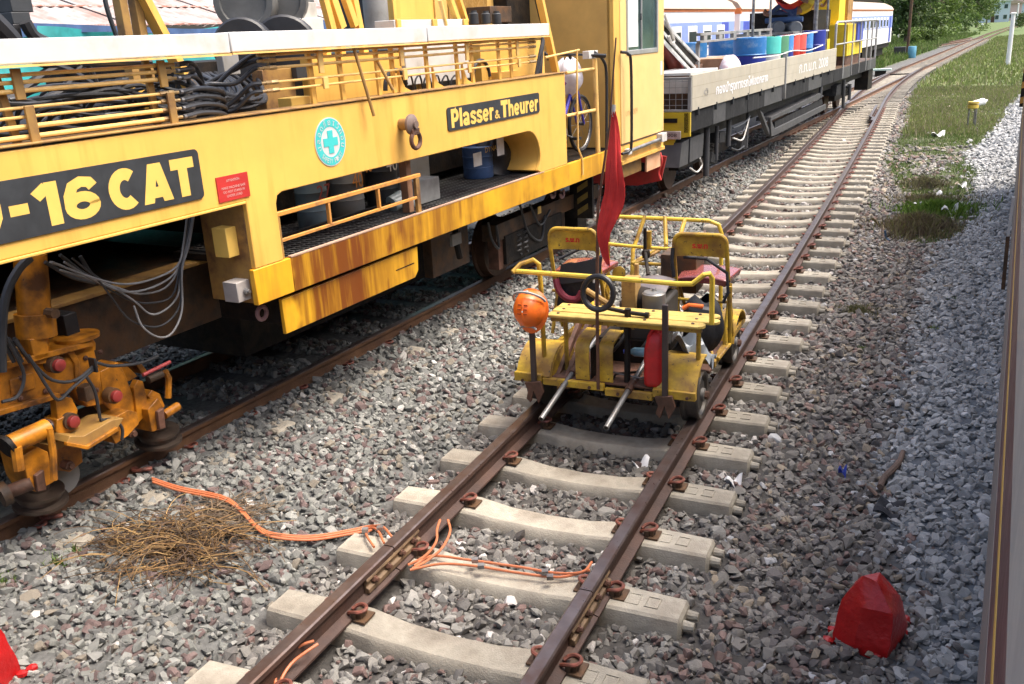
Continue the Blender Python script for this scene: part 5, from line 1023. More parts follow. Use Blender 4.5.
# ------------------------------------------------------------------ motor trolley on the siding rails
use(FWORLD)
TR = thing('motor_trolley', 'small yellow rail trolley with two folding seats standing on the right track', 'rail trolley', (0, 6.3, 0))
def tb(name, m, pts, r, parent=None, n=0, k=9): return MB().tube(spline(pts, n) if n else pts, r, k).build(name, m, parent or TR)
def tbx(name, m, x0, x1, y0, y1, z0, z1, parent=None, bev=.005): return MB().bx(x0, x1, y0, y1, z0, z1).build(name, m, parent or TR, bev=bev)
def W(px, py, **k): return FWORLD.at(px, py, **k)
for y in (5.78, 6.93):
    for sx in (-1, 1):
        wh = MB().lathe([(.03, .03), (.10, .025), (.125, .0), (.14, .035), (.162, .04), (.166, .035), (.166, -.045), (.19, -.055), (.19, -.075), (.03, -.075)], (.585*sx, y, .168), (sx, 0, 0), 40).build('wheel', mat('wheel_black_worn', (.045, .043, .042), .5, metal=.2, var=.35, dirt=(.10, .08, .06), damt=.4), TR)
        MB().lathe([(.02, .02), (.124, .006), (.124, .014), (.05, .022), (.045, .05), (.02, .055)], (.585*sx, y, .168), (sx, 0, 0), 32, cap=False).build('wheel_web', mat('wheel_web_grey', (.16, .155, .15), .55, var=.25, dirt=(.06, .05, .04), damt=.4), wh)
        MB().lathe([(.03, .05), (.03, .075), (.018, .08)], (.585*sx, y, .168), (sx, 0, 0), 6).build('hub_nut', RDBR, wh)
    MB().cyl((-.58, y, .168), (.58, y, .168), .022).build('axle', DARK, TR)
for x in (-.30, .30): tbx('chassis_rail', RDBR, x-.03, x+.03, 5.56, 7.3, .19, .25)
# front tray of boards, yellow edge with a step in it
for k in range(4): tbx('deck_board', RDBR, -.64+.0, .40, 5.55+.11*k, 5.655+.11*k, .258-.004*(k % 2), .276)
tbx('deck_edge', TYEL, -.665, -.455, 5.50, 5.545, .235, .30); tbx('deck_edge', TYEL, -.45, .00, 5.505, 5.545, .225, .275); tbx('deck_edge', TYEL, .005, .34, 5.515, 5.55, .19, .245); tbx('deck_edge', TYEL, .345, .635, 5.50, 5.545, .225, .285)
tbx('deck_board', RDBR, -.64, .62, 6.0, 7.3, .24, .262); tbx('side_frame', TYEL, .60, .635, 6.1, 7.25, .25, .30); tbx('side_frame', TYEL, -.635, -.60, 6.1, 7.25, .25, .30)
def guard(x0, x1, yc, r, a0, a1, name='mudguard'):
    return MB().sheet(lambda s, t: (x0+(x1-x0)*s, yc-r*math.cos(a0+(a1-a0)*t)*1.0, .165+r*math.sin(a0+(a1-a0)*t)), 1, 14, -.012).build(name, TYEL, TR, ang=.8)
guard(-.655, -.40, 5.78, .275, .42, 2.6); guard(.37, .635, 5.78, .275, .42, 2.6); guard(.52, .655, 6.93, .26, .3, 2.6); guard(-.655, -.52, 6.93, .26, .3, 2.6)
for x in (-.40, .37): MB().prism([(math.cos(a)*-.272, math.sin(a)*.272) for a in np.linspace(.35, 2.7, 12)], (x+.006, 5.78, .165), (0, 1, 0), (0, 0, 1), .012).build('mudguard_cheek', TYEL, TR)
def arch(x0, x1, nm='engine_guard'): return MB().sheet(lambda s, t: (x0+(x1-x0)*s, 5.56+.30*max(0, t-.5)**1.3*2, .28+min(1, t*1.7)*.24+.045*math.sin(PI*max(0, t-.45)*.9)), 1, 12, -.012).build(nm, TYEL, TR, ang=.9)
arch(-.215, -.115); arch(-.045, .055)
tbx('engine_guard_side', DARK, -.113, -.105, 5.57, 6.0, .28, .50)
MB().prism([(5.56, .27), (5.66, .27), (6.3, .62), (6.25, .66)], (-.28, 0, 0), (0, 1, 0), (0, 0, 1), .03).build('tray_brace', RDBR, TR); MB().prism([(5.60, .27), (5.68, .27), (6.3, .60), (6.25, .64)], (-.36, 0, 0), (0, 1, 0), (0, 0, 1), .03).build('tray_brace', RDBR, TR)
GT = mat('galvanised_tube', (.20, .205, .21), .38, metal=.5, var=.25, vscale=14, dirt=(.16, .15, .14), damt=.4, dscale=12)
h0, h1 = W(541, 419, z=.13), W(606, 428, z=.13)
for h, e, nm in ((h0, (-.215, 6.02, .44), 'lift_handle'), (h1, (.205, 5.86, .36), 'lift_handle')):
    q = MB().tube([h, np.array(h)*.45+np.array(e)*.55, e], [.0185, .0185, .0185], 12).build(nm, GT, TR)
    m_ = np.array(h)*.42+np.array(e)*.58; d_ = unit(np.array(e)-np.array(h)); MB().cyl(m_-d_*.05, m_+d_*.05, .027).build('handle_sleeve', RDBR, q); MB().cyl(np.array(h)-d_*.002, np.array(h)+d_*.004, .013).build('handle_bore', DARK, q)
DPOST = mat('post_chipped_dark', (.045, .032, .03), .5, var=.3, chips=(.45, .4, .36), cscale=30, camt=.12)
fp = tbx('front_post', DPOST, -.525, -.485, 5.475, 5.50, .20, .80); tbx('front_post', DPOST, .415, .455, 5.475, 5.50, .19, .88)
for x in (-.505, .435): MB().prism([(-.07, .0), (.05, .02), (.075, -.06), (.03, -.15), (.0, -.06), (-.03, -.15), (-.06, -.12), (-.045, -.06)], (x, 5.47, .24), (1, 0, 0), (0, 0, 1), .025).build('coupling_hook', RDBR, TR, bev=.004)
tb('tee_handle', DARK, [(.14, 5.60, .27), (.15, 5.60, .80)], .022); tb('tee_bar', DARK, [W(602, 307, y=5.60), W(625, 312, y=5.60), W(646, 315, y=5.60)], .014); MB().lathe([(.02, -.012), (.02, .012)], W(647, 315, y=5.60), (1, 0, 0), 12).build('tee_knob', DARK, TR)
# bench of three planks
bl, br_ = W(549, 309, z=.745), W(700, 322, z=.745)
yb0 = 5.50
for k in range(3):
    y0 = yb0+.105*k; b = MB(); xr = .735 if k == 1 else .715-.05*(k == 0)
    b.bx(-.40, xr-.02, y0, y0+.096, .725, .745+.002*(k % 2)); bp_ = b.build('bench_plank', PLNK, TR, bev=.006)
    b = MB(); b.lathe([(.0475, -.016), (.0475, 0)], (xr-.03, y0+.05, .7435), (0, 0, 1), 14); b.build('plank_end', PLNK, bp_)
tbx('bench_bearer', TYEL, -.38, .66, 5.53, 5.57, .69, .722); tbx('bench_bearer', TYEL, -.38, .66, 5.72, 5.76, .69, .722)
for x in (-.345, .30, .60): tb('bench_leg', TYEL, [(x, 5.72, .27), (x, 5.72, .72)], .016)
for x in (-.33, .28, .60):
    for k in range(3): MB().lathe([(.011, 0), (.011, .005), (.004, .008)], (x, 5.55+.105*k, .746), (0, 0, 1), 8).build('plank_bolt', RDBR, TR)
for x in (-.6, -.5, -.3, -.1, .1, .42, .58): MB().lathe([(.012, 0), (.012, .009)], (x, 5.502 if x not in (.1,) else 5.514, .245 if x < .0 or x > .3 else .215), (0, -1, 0), 6).build('edge_bolt', RDBR, TR)
for x in (-.62, -.43, .40, .60): MB().lathe([(.010, 0), (.010, .007)], (x, 5.60, .375), (0, -.75, .66), 6).build('guard_bolt', RDBR, TR)
# handrails
BAR = mat('rail_chipped_yellow', (.66, .47, .05), .5, var=.2, chips=(.10, .07, .05), cscale=18, camt=.34)
tb('front_rail', BAR, [(-.625, 5.52, 1.035), (-.3, 5.52, 1.03), (.1, 5.52, 1.025), (.50, 5.52, 1.015), (.60, 5.52, 1.02), (.67, 5.53, 1.08), (.70, 5.55, 1.085), (.715, 5.57, 1.05), (.715, 5.58, .745)], .017)
tb('rail_end', TYEL, [(-.635, 5.50, 1.03), (-.60, 5.56, 1.075), (-.52, 5.60, 1.10), (-.485, 5.61, 1.07), (-.48, 5.62, .90), (-.475, 5.62, .28)], .017)
# folding seats
def seat(xc, yc, zt, nm, tilt=0):
    s = thing(nm, None, None) if False else None
    fr_ = tb('seat_frame', TYEL, [(xc-.20, yc+.22, .26), (xc-.195, yc+.10, .60), (xc-.195, yc, zt-.15), (xc-.193, yc-.01, zt-.07)] + [(xc-.13-.062*math.cos(a), yc-.012, zt-.062+.062*math.sin(a)) for a in np.linspace(.15, PI/2, 6)] + [(xc+.13+.062*math.cos(a), yc-.012, zt-.062+.062*math.sin(a)) for a in np.linspace(PI/2, .15, 6)] + [(xc+.193, yc-.01, zt-.07), (xc+.195, yc, zt-.15), (xc+.20, yc+.10, .60), (xc+.21, yc+.22, .26)], .016)
    MB().sheet(lambda a, t: (xc-.185+.37*a, yc-.018+.03*math.sin(PI*a), zt-.165+.158*t*(1-.30*abs(2*a-1)**7)), 16, 5, .008).build('backrest', TYEL, fr_)
    for sx in (-1, 1):
        tb('seat_leg', TYEL, [(xc+.195*sx, yc-.02, .27), (xc+.19*sx, yc+.18, .72)], .015, fr_); tb('seat_leg', TYEL, [(xc+.17*sx, yc+.42, .30), (xc+.19*sx, yc+.10, .74)], .014, fr_)
    tb('seat_crossbar', TYEL, [(xc-.2, yc+.02, .62), (xc+.2, yc+.02, .62)], .012, fr_)
    def cush(a, t): 
        e = 1-(abs(2*a-1)**8+abs(2*t-1)**8)*.5
        return (xc-.205+.41*a+.03*(t-.5)*(2*a-1), yc+.06+.40*t, zt-.36+.016*e+.015*math.sin(PI*a))
    MB().sheet(cush, 12, 12, .055).build('cushion', VINYL, fr_, bev=.008)
    text('ร.พ.ท', (xc-.055, yc-.026, zt-.10), (1, 0, 0), (0, 0, 1), .115, .034, mat('stencil_red', (.55, .012, .012), .5), fr_, 'painted_letters', off=.05)
    return fr_
sR = seat(.425, 6.50, 1.125, 'seat'); sL = seat(-.565, 6.50, 1.13, 'seat')
tb('strap', BLKF, [(.30, 6.50, .95), (.45, 6.60, .92), (.62, 6.52, .84), (.635, 6.50, .70), (.60, 6.50, .62)], .012); tb('strap', BLKF, [(.225, 6.48, 1.02), (.222, 6.47, .92), (.235, 6.48, .80)], .014); tb('strap', BLKF, [(-.70, 6.52, .88), (-.55, 6.60, .95), (-.40, 6.56, .98)], .012)
MB().lathe([(.055, 0), (.055, .012), (.02, .016)], W(619, 273, y=6.9), (.2, -1, .1), 20).build('yellow_disc', TYEL, TR)
# rear rail frame
RZ = 1.075
tb('rear_rail', BAR, [(-.47, 7.25, RZ+.01), (.0, 7.25, RZ+.005), (.32, 7.25, RZ), (.40, 7.25, RZ-.03), (.425, 7.25, RZ-.10), (.43, 7.25, .28)], .017)
for (x0, y0, x1, y1, x2, y2) in ((645, 216, 633, 250, 632, 276), (685, 219, 680, 236, 680, 250), (665, 217, 666, 246, 666, 246)):
    tb('rail_strut', TYEL, [W(x0, y0, y=7.25), W(x1, y1, y=7.10), W(x2, y2, y=7.0)], .017)
tb('rear_rail_low', BAR, [W(601, 243, y=7.0), W(640, 247, y=7.0), W(672, 249, y=7.0)], .014); tb('rear_rail_low', TYEL, [W(632, 263, y=6.9), W(672, 265, y=6.9)], .014); tb('rail_strut', TYEL, [W(632, 263, y=6.9), W(655, 250, y=7.3)], .012); tb('rail_strut', TYEL, [W(672, 262, y=6.9), W(674, 300, y=6.7)], .016)
tb('rear_corner', TYEL, [(-.47, 7.25, RZ+.01), (-.52, 7.22, RZ-.05), (-.53, 7.2, .28)], .017)
tb('gear_lever', DARK, [W(645, 228, y=6.9), W(645, 250, y=6.9), W(648, 275, y=6.7)], .014); tb('gear_lever', TYEL, [W(649, 231, y=7.0), W(649, 248, y=7.0)], .022); MB().lathe([(.03, -.03), (.035, 0), (.03, .03)], W(646, 254, y=6.9), (0, 0, 1), 12).build('lever_clamp', DARK, TR)
tb('lever_strap', WOOD, [W(633, 264, y=6.9), W(650, 256, y=7.0), W(660, 250, y=7.1)], .012)
# engine
eng = tbx('engine_block', mat('engine_grey', (.10, .095, .09), .5, metal=.3, var=.35, dirt=(.03, .025, .02), damt=.5), -.05, .28, 6.02, 6.45, .28, .72, bev=.02)
MB().sheet(lambda s, t: (.0+.27*s, 6.12+.36*t, .745+.10*math.sin(PI*min(1, .1+.85*t))**.5*math.sin(PI*(.12+.76*s))**.4), 12, 8, .06).build('fuel_tank', mat('tank_brown_grey', (.13, .11, .11), .4, var=.2), eng)
c = W(654, 300, y=6.0); MB().lathe([(.06, -.075), (.082, -.07), (.082, .05), (.075, .055), (.07, .062), (.02, .068), (.012, .085)], c, (0, 0, 1), 28).build('air_cleaner', mat('alu_dull', (.27, .27, .26), .4, metal=.5, var=.2, dirt=(.1, .09, .08), damt=.4), eng)
c = W(641, 300, y=6.1); MB().lathe([(.09, -.05), (.10, 0), (.09, .06)], c, (1, 0, 0), 24).build('flywheel_cover', DARK, eng)
wb_ = W(630, 300, y=6.0); tbx('battery_box', WOOD, wb_[0]-.055, wb_[0]+.05, 5.97, 6.10, .68, .90); tbx('battery_box_post', WOOD, wb_[0]+.0, wb_[0]+.03, 6.10, 6.13, .70, .98); tbx('chest', DBRN, .06, .34, 6.75, 7.0, .60, .90)
tbx('lower_engine', DARK, -.20, .34, 5.98, 6.5, .25, .45); tb('belt_guard', TYEL, [W(585, 325, y=6.2), W(590, 312, y=6.2), W(597, 308, y=6.2)], .06)
tb('wood_pole', WOOD, [W(586, 290, y=5.95), W(610, 305, y=6.0), W(640, 334, y=6.05)], .022)
for x in (-.1, .08, .3): tb('engine_pipe', HOSE, [(x, 6.0, .34), (x+.06, 5.9, .40), (x+.12, 5.95, .5), (x+.1, 6.1, .6)], .012, None, 4)
tb('tray_wire', STEEL, [W(611, 372, y=5.62), W(640, 378, y=5.62), W(652, 377, y=5.6)], .006); tb('tray_wire', DARK, [W(606, 388, y=5.55), W(616, 374, y=5.65), W(636, 372, y=5.65)], .008)
tb('side_tube', TYEL, [(.645, 6.52, .74), (.655, 6.5, .40), (.655, 6.5, .30), (.64, 6.15, .30)], .016); tb('brake_rod', TYEL, [W(712, 352, y=6.2), W(713, 362, y=6.1), W(709, 372, y=6.1)], .010)
# things carried on the trolley
hm = thing('safety_helmet', 'orange safety helmet with grey strap hung on the left front post of the trolley', 'helmet', (-.525, 5.43, .79))
hc = np.array((-.497, 5.47, .79)); hax = unit((.0, -1, .14)); hu = unit(np.cross(unit(np.cross(hax, (0, 0, 1))), hax)); hrx = np.cross(hu, hax)*-1
hrx = unit(np.cross((0, 0, 1), hax))*-1
def dome(s, t, k=1.0):
    a = 2*PI*s; th = t*PI/2; r = math.sin(th)**.85; h = math.cos(th)*.15*(1+.05*math.exp(-(math.cos(a)/.16)**2))
    return hc + hax*(h*k) + (hrx*math.cos(a)*.112 + hu*math.sin(a)*.128)*r*k
MB().grid(lambda s, t: dome(s, .02+.98*t), 36, 14).build('shell', HELM, hm, ang=2)
MB().sheet(lambda s, t: hc+hax*(.012-.02*t)+(hrx*math.cos(2*PI*s)*(.110+.018*t)+hu*math.sin(2*PI*s)*(.127+(.035*max(0, -math.sin(2*PI*s))+.012)*t)), 36, 2, .006).build('brim', HELM, hm)
for col in (-.022, .022):
    for row in (-.035, -.005, .025):
        p = hc+hrx*(col-.0)+hu*(row+.02); rr2 = math.sqrt(max(0, 1-((col)/.112)**2-((row+.02)/.142)**2)); p = p+hax*(.155*rr2)
        MB().box(p, (.026, .006, .009)).build('vent_slot', mat('slot_shadow_orange', (.42, .07, .01), .5), hm)
MB().tube([hc+hrx*math.cos(a)*.116+hu*(.055+.075*math.sin(a))+hax*(.155*math.sqrt(max(0, 1-(math.cos(a)*.116/.118)**2))*.82+.004) for a in np.linspace(.1, PI-.1, 18)], .010, 6).build('goggle_strap', STRAP, hm)
MB().tube([hc+hrx*math.cos(a)*.06+hu*(-.135+.02*math.sin(a))+hax*.05 for a in np.linspace(.0, PI, 10)], .008, 6).build('chin_strap', STRAP, hm)
MB().lathe([(.012, 0), (.012, .01)], hc+hu*.125+hax*.075, hax, 12).build('rear_badge', WHT, hm)
fl = thing('signal_flag', 'furled red signal flag on a thin dark staff at the front of the trolley', 'flag', (-.03, 5.50, .27))
tb('staff', RDBR, [(-.035, 5.50, .24), (-.03, 5.50, .9), (-.01, 5.50, 1.5), (.075, 5.50, 2.0), (.125, 5.50, 2.52)], [.012, .012, .010, .006, .005], fl)
fpx = [(2.08, .115, .016), (2.03, .115, .024), (1.93, .118, .036), (1.83, .12, .046), (1.74, .118, .056), (1.66, .118, .066), (1.58, .108, .076), (1.51, .095, .078), (1.43, .075, .068), (1.35, .045, .05), (1.27, .035, .040), (1.19, .045, .032), (1.12, .065, .012)]
def flagf(s, t):
    q = t*(len(fpx)-1); i = min(int(q), len(fpx)-2); f = q-i; z, x, wd = (fpx[i][k]*(1-f)+fpx[i+1][k]*f for k in range(3))
    wd *= .74; a = 2*PI*s; fold = 1+.26*math.sin(4*a+4*t)+.14*math.sin(7*a-9*t)+.06*math.sin(15*a+11*t)
    return (x-.005+wd*fold*math.cos(a), 5.475+.42*wd*fold*math.sin(a)+.01*math.sin(14*t), z+.012*math.sin(3*a))
MB().grid(flagf, 48, 40).build('cloth', CLOTH, fl, ang=2)
MB().cyl((.105, 5.485, 2.06), (.11, 5.49, 2.13), .012).build('cloth_tie', STRAP, fl)
rg = W(598, 293, y=5.47); MB().tube(arc(rg, .105, 0, 2*PI, 36, (1, 0, 0), (0, .12, 1.05))[:-1], .019, 10, closed=True).build('rubber_hoop', RUB, None, label='black rubber hoop hung round the flag staff on the front rail of the trolley', cat='hoop')
bgc = W(581, 281, y=6.38)
def bagm(s, t): return (bgc[0]-.165+.33*s-.05*t, 6.42-.05*math.sin(PI*s)*math.sin(PI*min(1, t+.15))-.02*t, .86-.33*t+.08*s*(1-t)+.012*math.sin(9*s))
bgT = thing('shoulder_bag', 'black shoulder bag with a maroon strap hanging on the left seat of the trolley', 'bag', tuple(bgc))
MB().sheet(bagm, 12, 12, -.09).build('bag_body', BLKF, bgT); MB().sheet(lambda s, t: (bgc[0]-.16+.33*s-.03*t, 6.405-.055*math.sin(PI*s)-.012, .872-.16*t+.08*s), 10, 5, .008).build('bag_flap', mat('flap_black', (.026, .028, .036), .7, var=.3), bgT)
tb('bag_strap', MAR, [W(556, 279, y=6.38), W(559, 290, y=6.36), W(567, 298, y=6.35), W(577, 299, y=6.35), W(582, 292, y=6.36)], .028, bgT, 5); MB().box((bgc[0]+.12, 6.335, bgc[2]+.03), (.012, .008, .05)).build('bag_tag', WHT, bgT)
fc = thing('fuel_can', 'red plastic fuel can standing at the front of the trolley deck', 'fuel can', (.375, 5.58, .28))
fcp = [(-.01, 0), (.12, 0), (.125, .01), (.125, .26), (.118, .31), (.09, .355), (.06, .385), (.035, .38), (.012, .33), (-.01, .27)]
def canf(s, t):
    i = min(int(t*8), 7); f = t*8-i; pr = ((0, .052, .062), (.012, .066, .075), (.10, .068, .077), (.20, .068, .077), (.27, .066, .074), (.32, .058, .064), (.355, .044, .046), (.375, .028, .028), (.385, .004, .004)); z, hw, hd = (pr[i][k]*(1-f)+pr[i+1][k]*f for k in range(3))
    a = 2*PI*s; k = (abs(math.cos(a))**4+abs(math.sin(a))**4)**-.25; return (.338+hw*k*math.cos(a)+.012*max(0, z-.25)/.1, 5.60+hd*k*math.sin(a), .282+z)
MB().grid(canf, 40, 24).build('can_body', CANR, fc, ang=.9)
tb('can_handle', CANR, [(.356, 5.595, .655), (.343, 5.595, .675), (.316, 5.595, .66), (.296, 5.595, .62), (.289, 5.595, .585)], .012, fc); MB().cyl((.366, 5.595, .655), (.366, 5.595, .70), .022).build('can_cap', CANR, fc)
bb = W(703, 325, y=6.1)
def bbf(s, t):
    a = 2*PI*s; r = .135*(math.sin(PI*(.05+.93*t))**.35)*(1+.1*math.sin(3*a+2*t)+.05*math.sin(8*a+5*t)); return (bb[0]-.06+r*1.1*math.cos(a), 6.32+r*.9*math.sin(a), .30+.40*t+.03*math.sin(2*a)*t)
sack(bbf, 'black_rucksack', BLKF, 'black rucksack lying under the right seat of the trolley', 'bag', 28, 14)
hl = W(694, 308, y=6.1); th_ = thing('hand_lamp', 'black and orange hand lamp lying on the black rucksack', 'lamp', hl)
tb('body', RUB, [(hl[0]-.03, 6.08, hl[2]), (hl[0]+.12, 6.1, hl[2]-.03)], [.03, .045], th_); tb('orange_grip', HELM, [(hl[0]-.07, 6.07, hl[2]), (hl[0]-.03, 6.075, hl[2]+.025), (hl[0]+.07, 6.08, hl[2]+.02)], .017, th_)
pw_ = W(708, 298, y=6.5); MB().tube([(pw_[0]-.05, 6.5, pw_[2]-.05), (pw_[0], 6.48, pw_[2]), (pw_[0]+.04, 6.5, pw_[2]-.04)], [.03, .055, .03], 9).build('plastic_scrap', mat('scrap_white_green', (.6, .66, .6), .5, dirt=(.05, .3, .16), damt=.35, dscale=14), None, label='white and green plastic scrap under the right seat of the trolley', cat='plastic bag')
wbt = W(628, 354, y=5.75); wt = thing('water_bottle', 'blue tinted water bottle lying on the trolley deck behind the red can', 'bottle', wbt)
MB().lathe([(.012, -.13), (.014, -.11), (.032, -.08), (.033, -.02), (.030, 0), (.033, .02), (.033, .11), (.02, .12)], (.24, 5.72, .46), (1, .1, .02), 16).build('bottle', mat('bottle_blue', (.12, .25, .33), .2, spec=.8), wt); MB().cyl((.11, 5.707, .457), (.085, 5.705, .457), .015).build('cap', CDBL, wt)
def ragf(s, t): return (.40+.26*s, 5.80+.22*t, .52+.05*math.sin(9*s+4*t)+.04*math.sin(13*t+5*s)-.12*s)
MB().sheet(ragf, 14, 12, .004).build('plastic_sheet', mat('silver_plastic', (.25, .28, .31), .35, var=.2), None, label='crumpled silver plastic sheet on the trolley deck beside the red can', cat='plastic sheet')
# ------------------------------------------------------------------ things on the ballast
use(FWORLD)
def gp(px, py, dz=0.0):                    # point on the ground under a photo point
    z = -.25
    for _ in range(6): q = FWORLD.at(px, py, z=z); z = float(gh(np.array(q[0]), np.array(q[1])))+dz
    return np.array(FWORLD.at(px, py, z=z))
def red_stone(prof, c, sc, name, label, rot=0, seed=0):
    rg_ = np.random.default_rng(seed); bm = bmesh.new()
    P = [(-.155, -.11, -.06), (.14, -.125, -.06), (.15, .11, -.06), (-.14, .12, -.06), (-.165, -.10, .05), (-.03, -.145, .06), (.145, -.12, .10), (.155, .10, .09), (-.13, .12, .08), (-.13, -.085, .225), (.0, -.11, .24), (.135, -.10, .245), (.135, .08, .25), (-.115, .09, .235), (-.045, -.03, .362), (.03, -.06, .355), (.10, -.02, .30), (.02, .05, .345), (-.055, .0, .315)]
    for x, y, z in P: bm.verts.new((x*.86+rg_.normal(0, .006), y+rg_.normal(0, .006), z+rg_.normal(0, .006)))
    bmesh.ops.convex_hull(bm, input=bm.verts); bmesh.ops.subdivide_edges(bm, edges=bm.edges, cuts=3, use_grid_fill=True)
    for v in bm.verts:
        n = mathutils.noise.noise_vector(v.co*9+Vector((seed, 0, 0)))*.010 + mathutils.noise.noise_vector(v.co*26)*.004; v.co += n
    b = MB(); ca, sa = math.cos(rot), math.sin(rot); b.add([(c[0]+sc*(v.co.x*ca-v.co.y*sa), c[1]+sc*(v.co.x*sa+v.co.y*ca), c[2]+sc*v.co.z) for v in bm.verts], [])
    bm.verts.index_update(); b.f = [tuple(v.index for v in f.verts) for f in bm.faces]; b.m = [0]*len(b.f); bm.free()
    return b.build(name, REDGL, None, ang=.35, label=label, cat='painted stone')
rc_ = gp(868, 650); red_stone(None, (rc_[0]+.0, rc_[1]+.08, rc_[2]+.0), 1.0, 'painted_stone', 'red painted stone block standing in the ballast at the right', -.25, 3)
rc2 = gp(-24, 702); red_stone(None, (rc2[0]-.06, rc2[1]+.05, rc2[2]), 1.12, 'painted_stone', 'red painted stone block cut off at the left edge, left of the dead weeds', .5, 5)
RPL = ['red splashed pebble touching the left foot of the right red block', 'red splashed pebble lowest left of the right red block', 'red splashed pebble in front of the right red block', 'red splashed pebble at the right foot of the right red block', 'red splashed pebble tucked behind the right foot of the right red block', 'red splashed pebble farther from the red block at the left edge', 'red splashed pebble touching the red block at the left edge']
for k, (x, y) in enumerate(((833, 630), (828, 640), (876, 655), (906, 620), (902, 632), (32, 668), (22, 674))):
    q = gp(x, y, .02); b = MB(); b.lathe([(.004, -.015), (.026, -.008), (.028, .008), (.008, .018)], q, (.2*math.sin(k*2), .2*math.cos(k), 1), 6); b.build('red_pebble', REDGL, None, smooth=False, label=RPL[k], cat='stone')
# orange bond cables (each bundle a thing, its wires parts)
def cable(label, paths, r=.0065, dz=.02, zs=None):
    o = None
    for k, pts in enumerate(paths):
        q = []
        for p in pts:
            if len(p) == 2: q.append(gp(p[0], p[1], dz))
            else: q.append(np.array(FWORLD.at(p[0], p[1], z=p[2])))
        if o is None: o = thing('bond_cable', label, 'cable', tuple(q[0]), group='orange bond cables')
        MB().tube(spline(q, 6), r, 7).build('wire', CORB, o)
    return o
A = [(152, 478), (180, 487), (222, 496), (240, 508), (255, 524), (272, 533), (310, 536), (350, 530), (370, 526)]
ca_ = cable('orange cable bundle running over the ballast from the left track to the near rail', [[(x+dx*.2, y+dx) for x, y in A]+e for dx, e in ((0, [(383, 527, -.13), (392, 537, -.12)]), (1.8, [(378, 531, -.13), (384, 543, -.12)]), (4, [(366, 534, -.13), (374, 547, -.12)]))], .0075, .05)
cable('orange cable pair lying across the sleeper between the two rails', [[(414, 566, -.14), (432, 556, -.13), (470, 560, -.13), (520, 567, -.14), (556, 573, -.135), (582, 572, -.10), (592, 562, -.08)], [(410, 570, -.14), (440, 564, -.13), (475, 566, -.13), (520, 573, -.14), (560, 577, -.135), (590, 570, -.10)]], .0075)
cable('orange cable loop dropping from the near rail joint', [[(440, 520, -.06), (437, 530, -.06), (436, 542, -.08), (425, 556, -.12), (408, 565, -.14)], [(448, 520, -.06), (450, 532, -.07), (442, 548, -.10), (428, 560, -.13), (412, 569, -.14)]], .0075)
cable('short orange cable jumper at the near end of the left rail', [[(314, 641, -.06), (300, 646, -.07), (285, 659, -.09), (276, 676, -.11), (276, 690, -.13)], [(318, 644, -.06), (306, 652, -.07), (292, 663, -.09), (282, 678, -.11), (280, 692, -.13)]], .0075)
for x, y in ((365, 530), (380, 528), (475, 560), (481, 566), (545, 572), (550, 577)):
    q = np.array(FWORLD.at(x, y, z=-.115)); MB().box(q, (.035, .03, .022), rz=.4).build('cable_clip', STEEL, ca_)
for k, (x, y) in enumerate(((142, 471), (52, 518))):
    q = gp(x, y, .02); MB().tube(spline([q+(-.07, .02, .0), q+(-.05, -.03, .02), q+(0, -.045, .02), q+(.05, -.02, .03), q+(.07, .02, .02)], 4), .014, 8).build('loose_clip', CLIP, None, label=('rusty red rail clip lying where the orange cable meets the left track', 'rusty red rail clip half buried beside the left rail')[k], cat='rail clip')
# dead weeds
def stems(n, cx, cy, rx, ry, h, r0, cols, curl=.8, rg_=None, ln=(.25, .8)):
    rg_ = rg_ or np.random.default_rng(4); b = MB(); cl = []
    for i in range(n):
        a = rg_.uniform(0, 6.28); d = math.sqrt(rg_.uniform(0, 1)); x, y = cx+rx*d*math.cos(a), cy+ry*d*math.sin(a)
        an = rg_.normal(.1, .9) + (PI if rg_.uniform() < .5 else 0); L = rg_.uniform(*ln)*rx*1.6; z0 = rg_.uniform(0, h)*(1-d*.7); pts = []; bend = rg_.normal(0, curl*2)
        for k in range(6):
            f = k/5; aa = an+bend*f; x += math.cos(aa)*L/5; y += math.sin(aa)*L/5*.8
            zz = float(gh(np.array(x), np.array(y)))+.02+max(0, z0*math.sin(PI*min(1, f*.8+.15)))+rg_.uniform(0, .015); pts.append((x, y, zz))
        k0 = len(b.v); b.tube(pts, [r0*(1-.6*k/5) for k in range(6)], 4, cap=False); c = cols[rg_.integers(len(cols))]; cl += [np.array(c)*rg_.uniform(.7, 1.25)]*(len(b.v)-k0)
    return b, cl
def build_col(b, cl, name, m, **kw):
    o = b.build(name, m, None, smooth=False, **kw); ca = o.data.color_attributes.new('col', 'FLOAT_COLOR', 'POINT')
    ca.data.foreach_set('color', np.hstack([np.array(cl), np.ones((len(cl), 1))]).astype(np.float32).ravel()); return o
sp = gp(178, 550)
b, cl = stems(460, sp[0], sp[1], .37, .28, .15, .0042, [(.20, .115, .045), (.15, .085, .035), (.09, .055, .03), (.27, .17, .07), (.065, .042, .03), (.09, .06, .035)])
build_col(b, cl, 'dead_weed_clump', TWIG, label='tangled clump of dry brown weed stems on the ballast at the lower left', cat='dead weeds')
s2 = gp(225, 520); b, cl = stems(260, s2[0], s2[1], .24, .17, .07, .003, [(.16, .11, .07), (.22, .15, .09), (.11, .08, .05)], rg_=np.random.default_rng(9)); build_col(b, cl, 'dead_weed_clump', TWIG, label='finer grey brown dead weed tuft behind the tangled dry stems', cat='dead weeds')
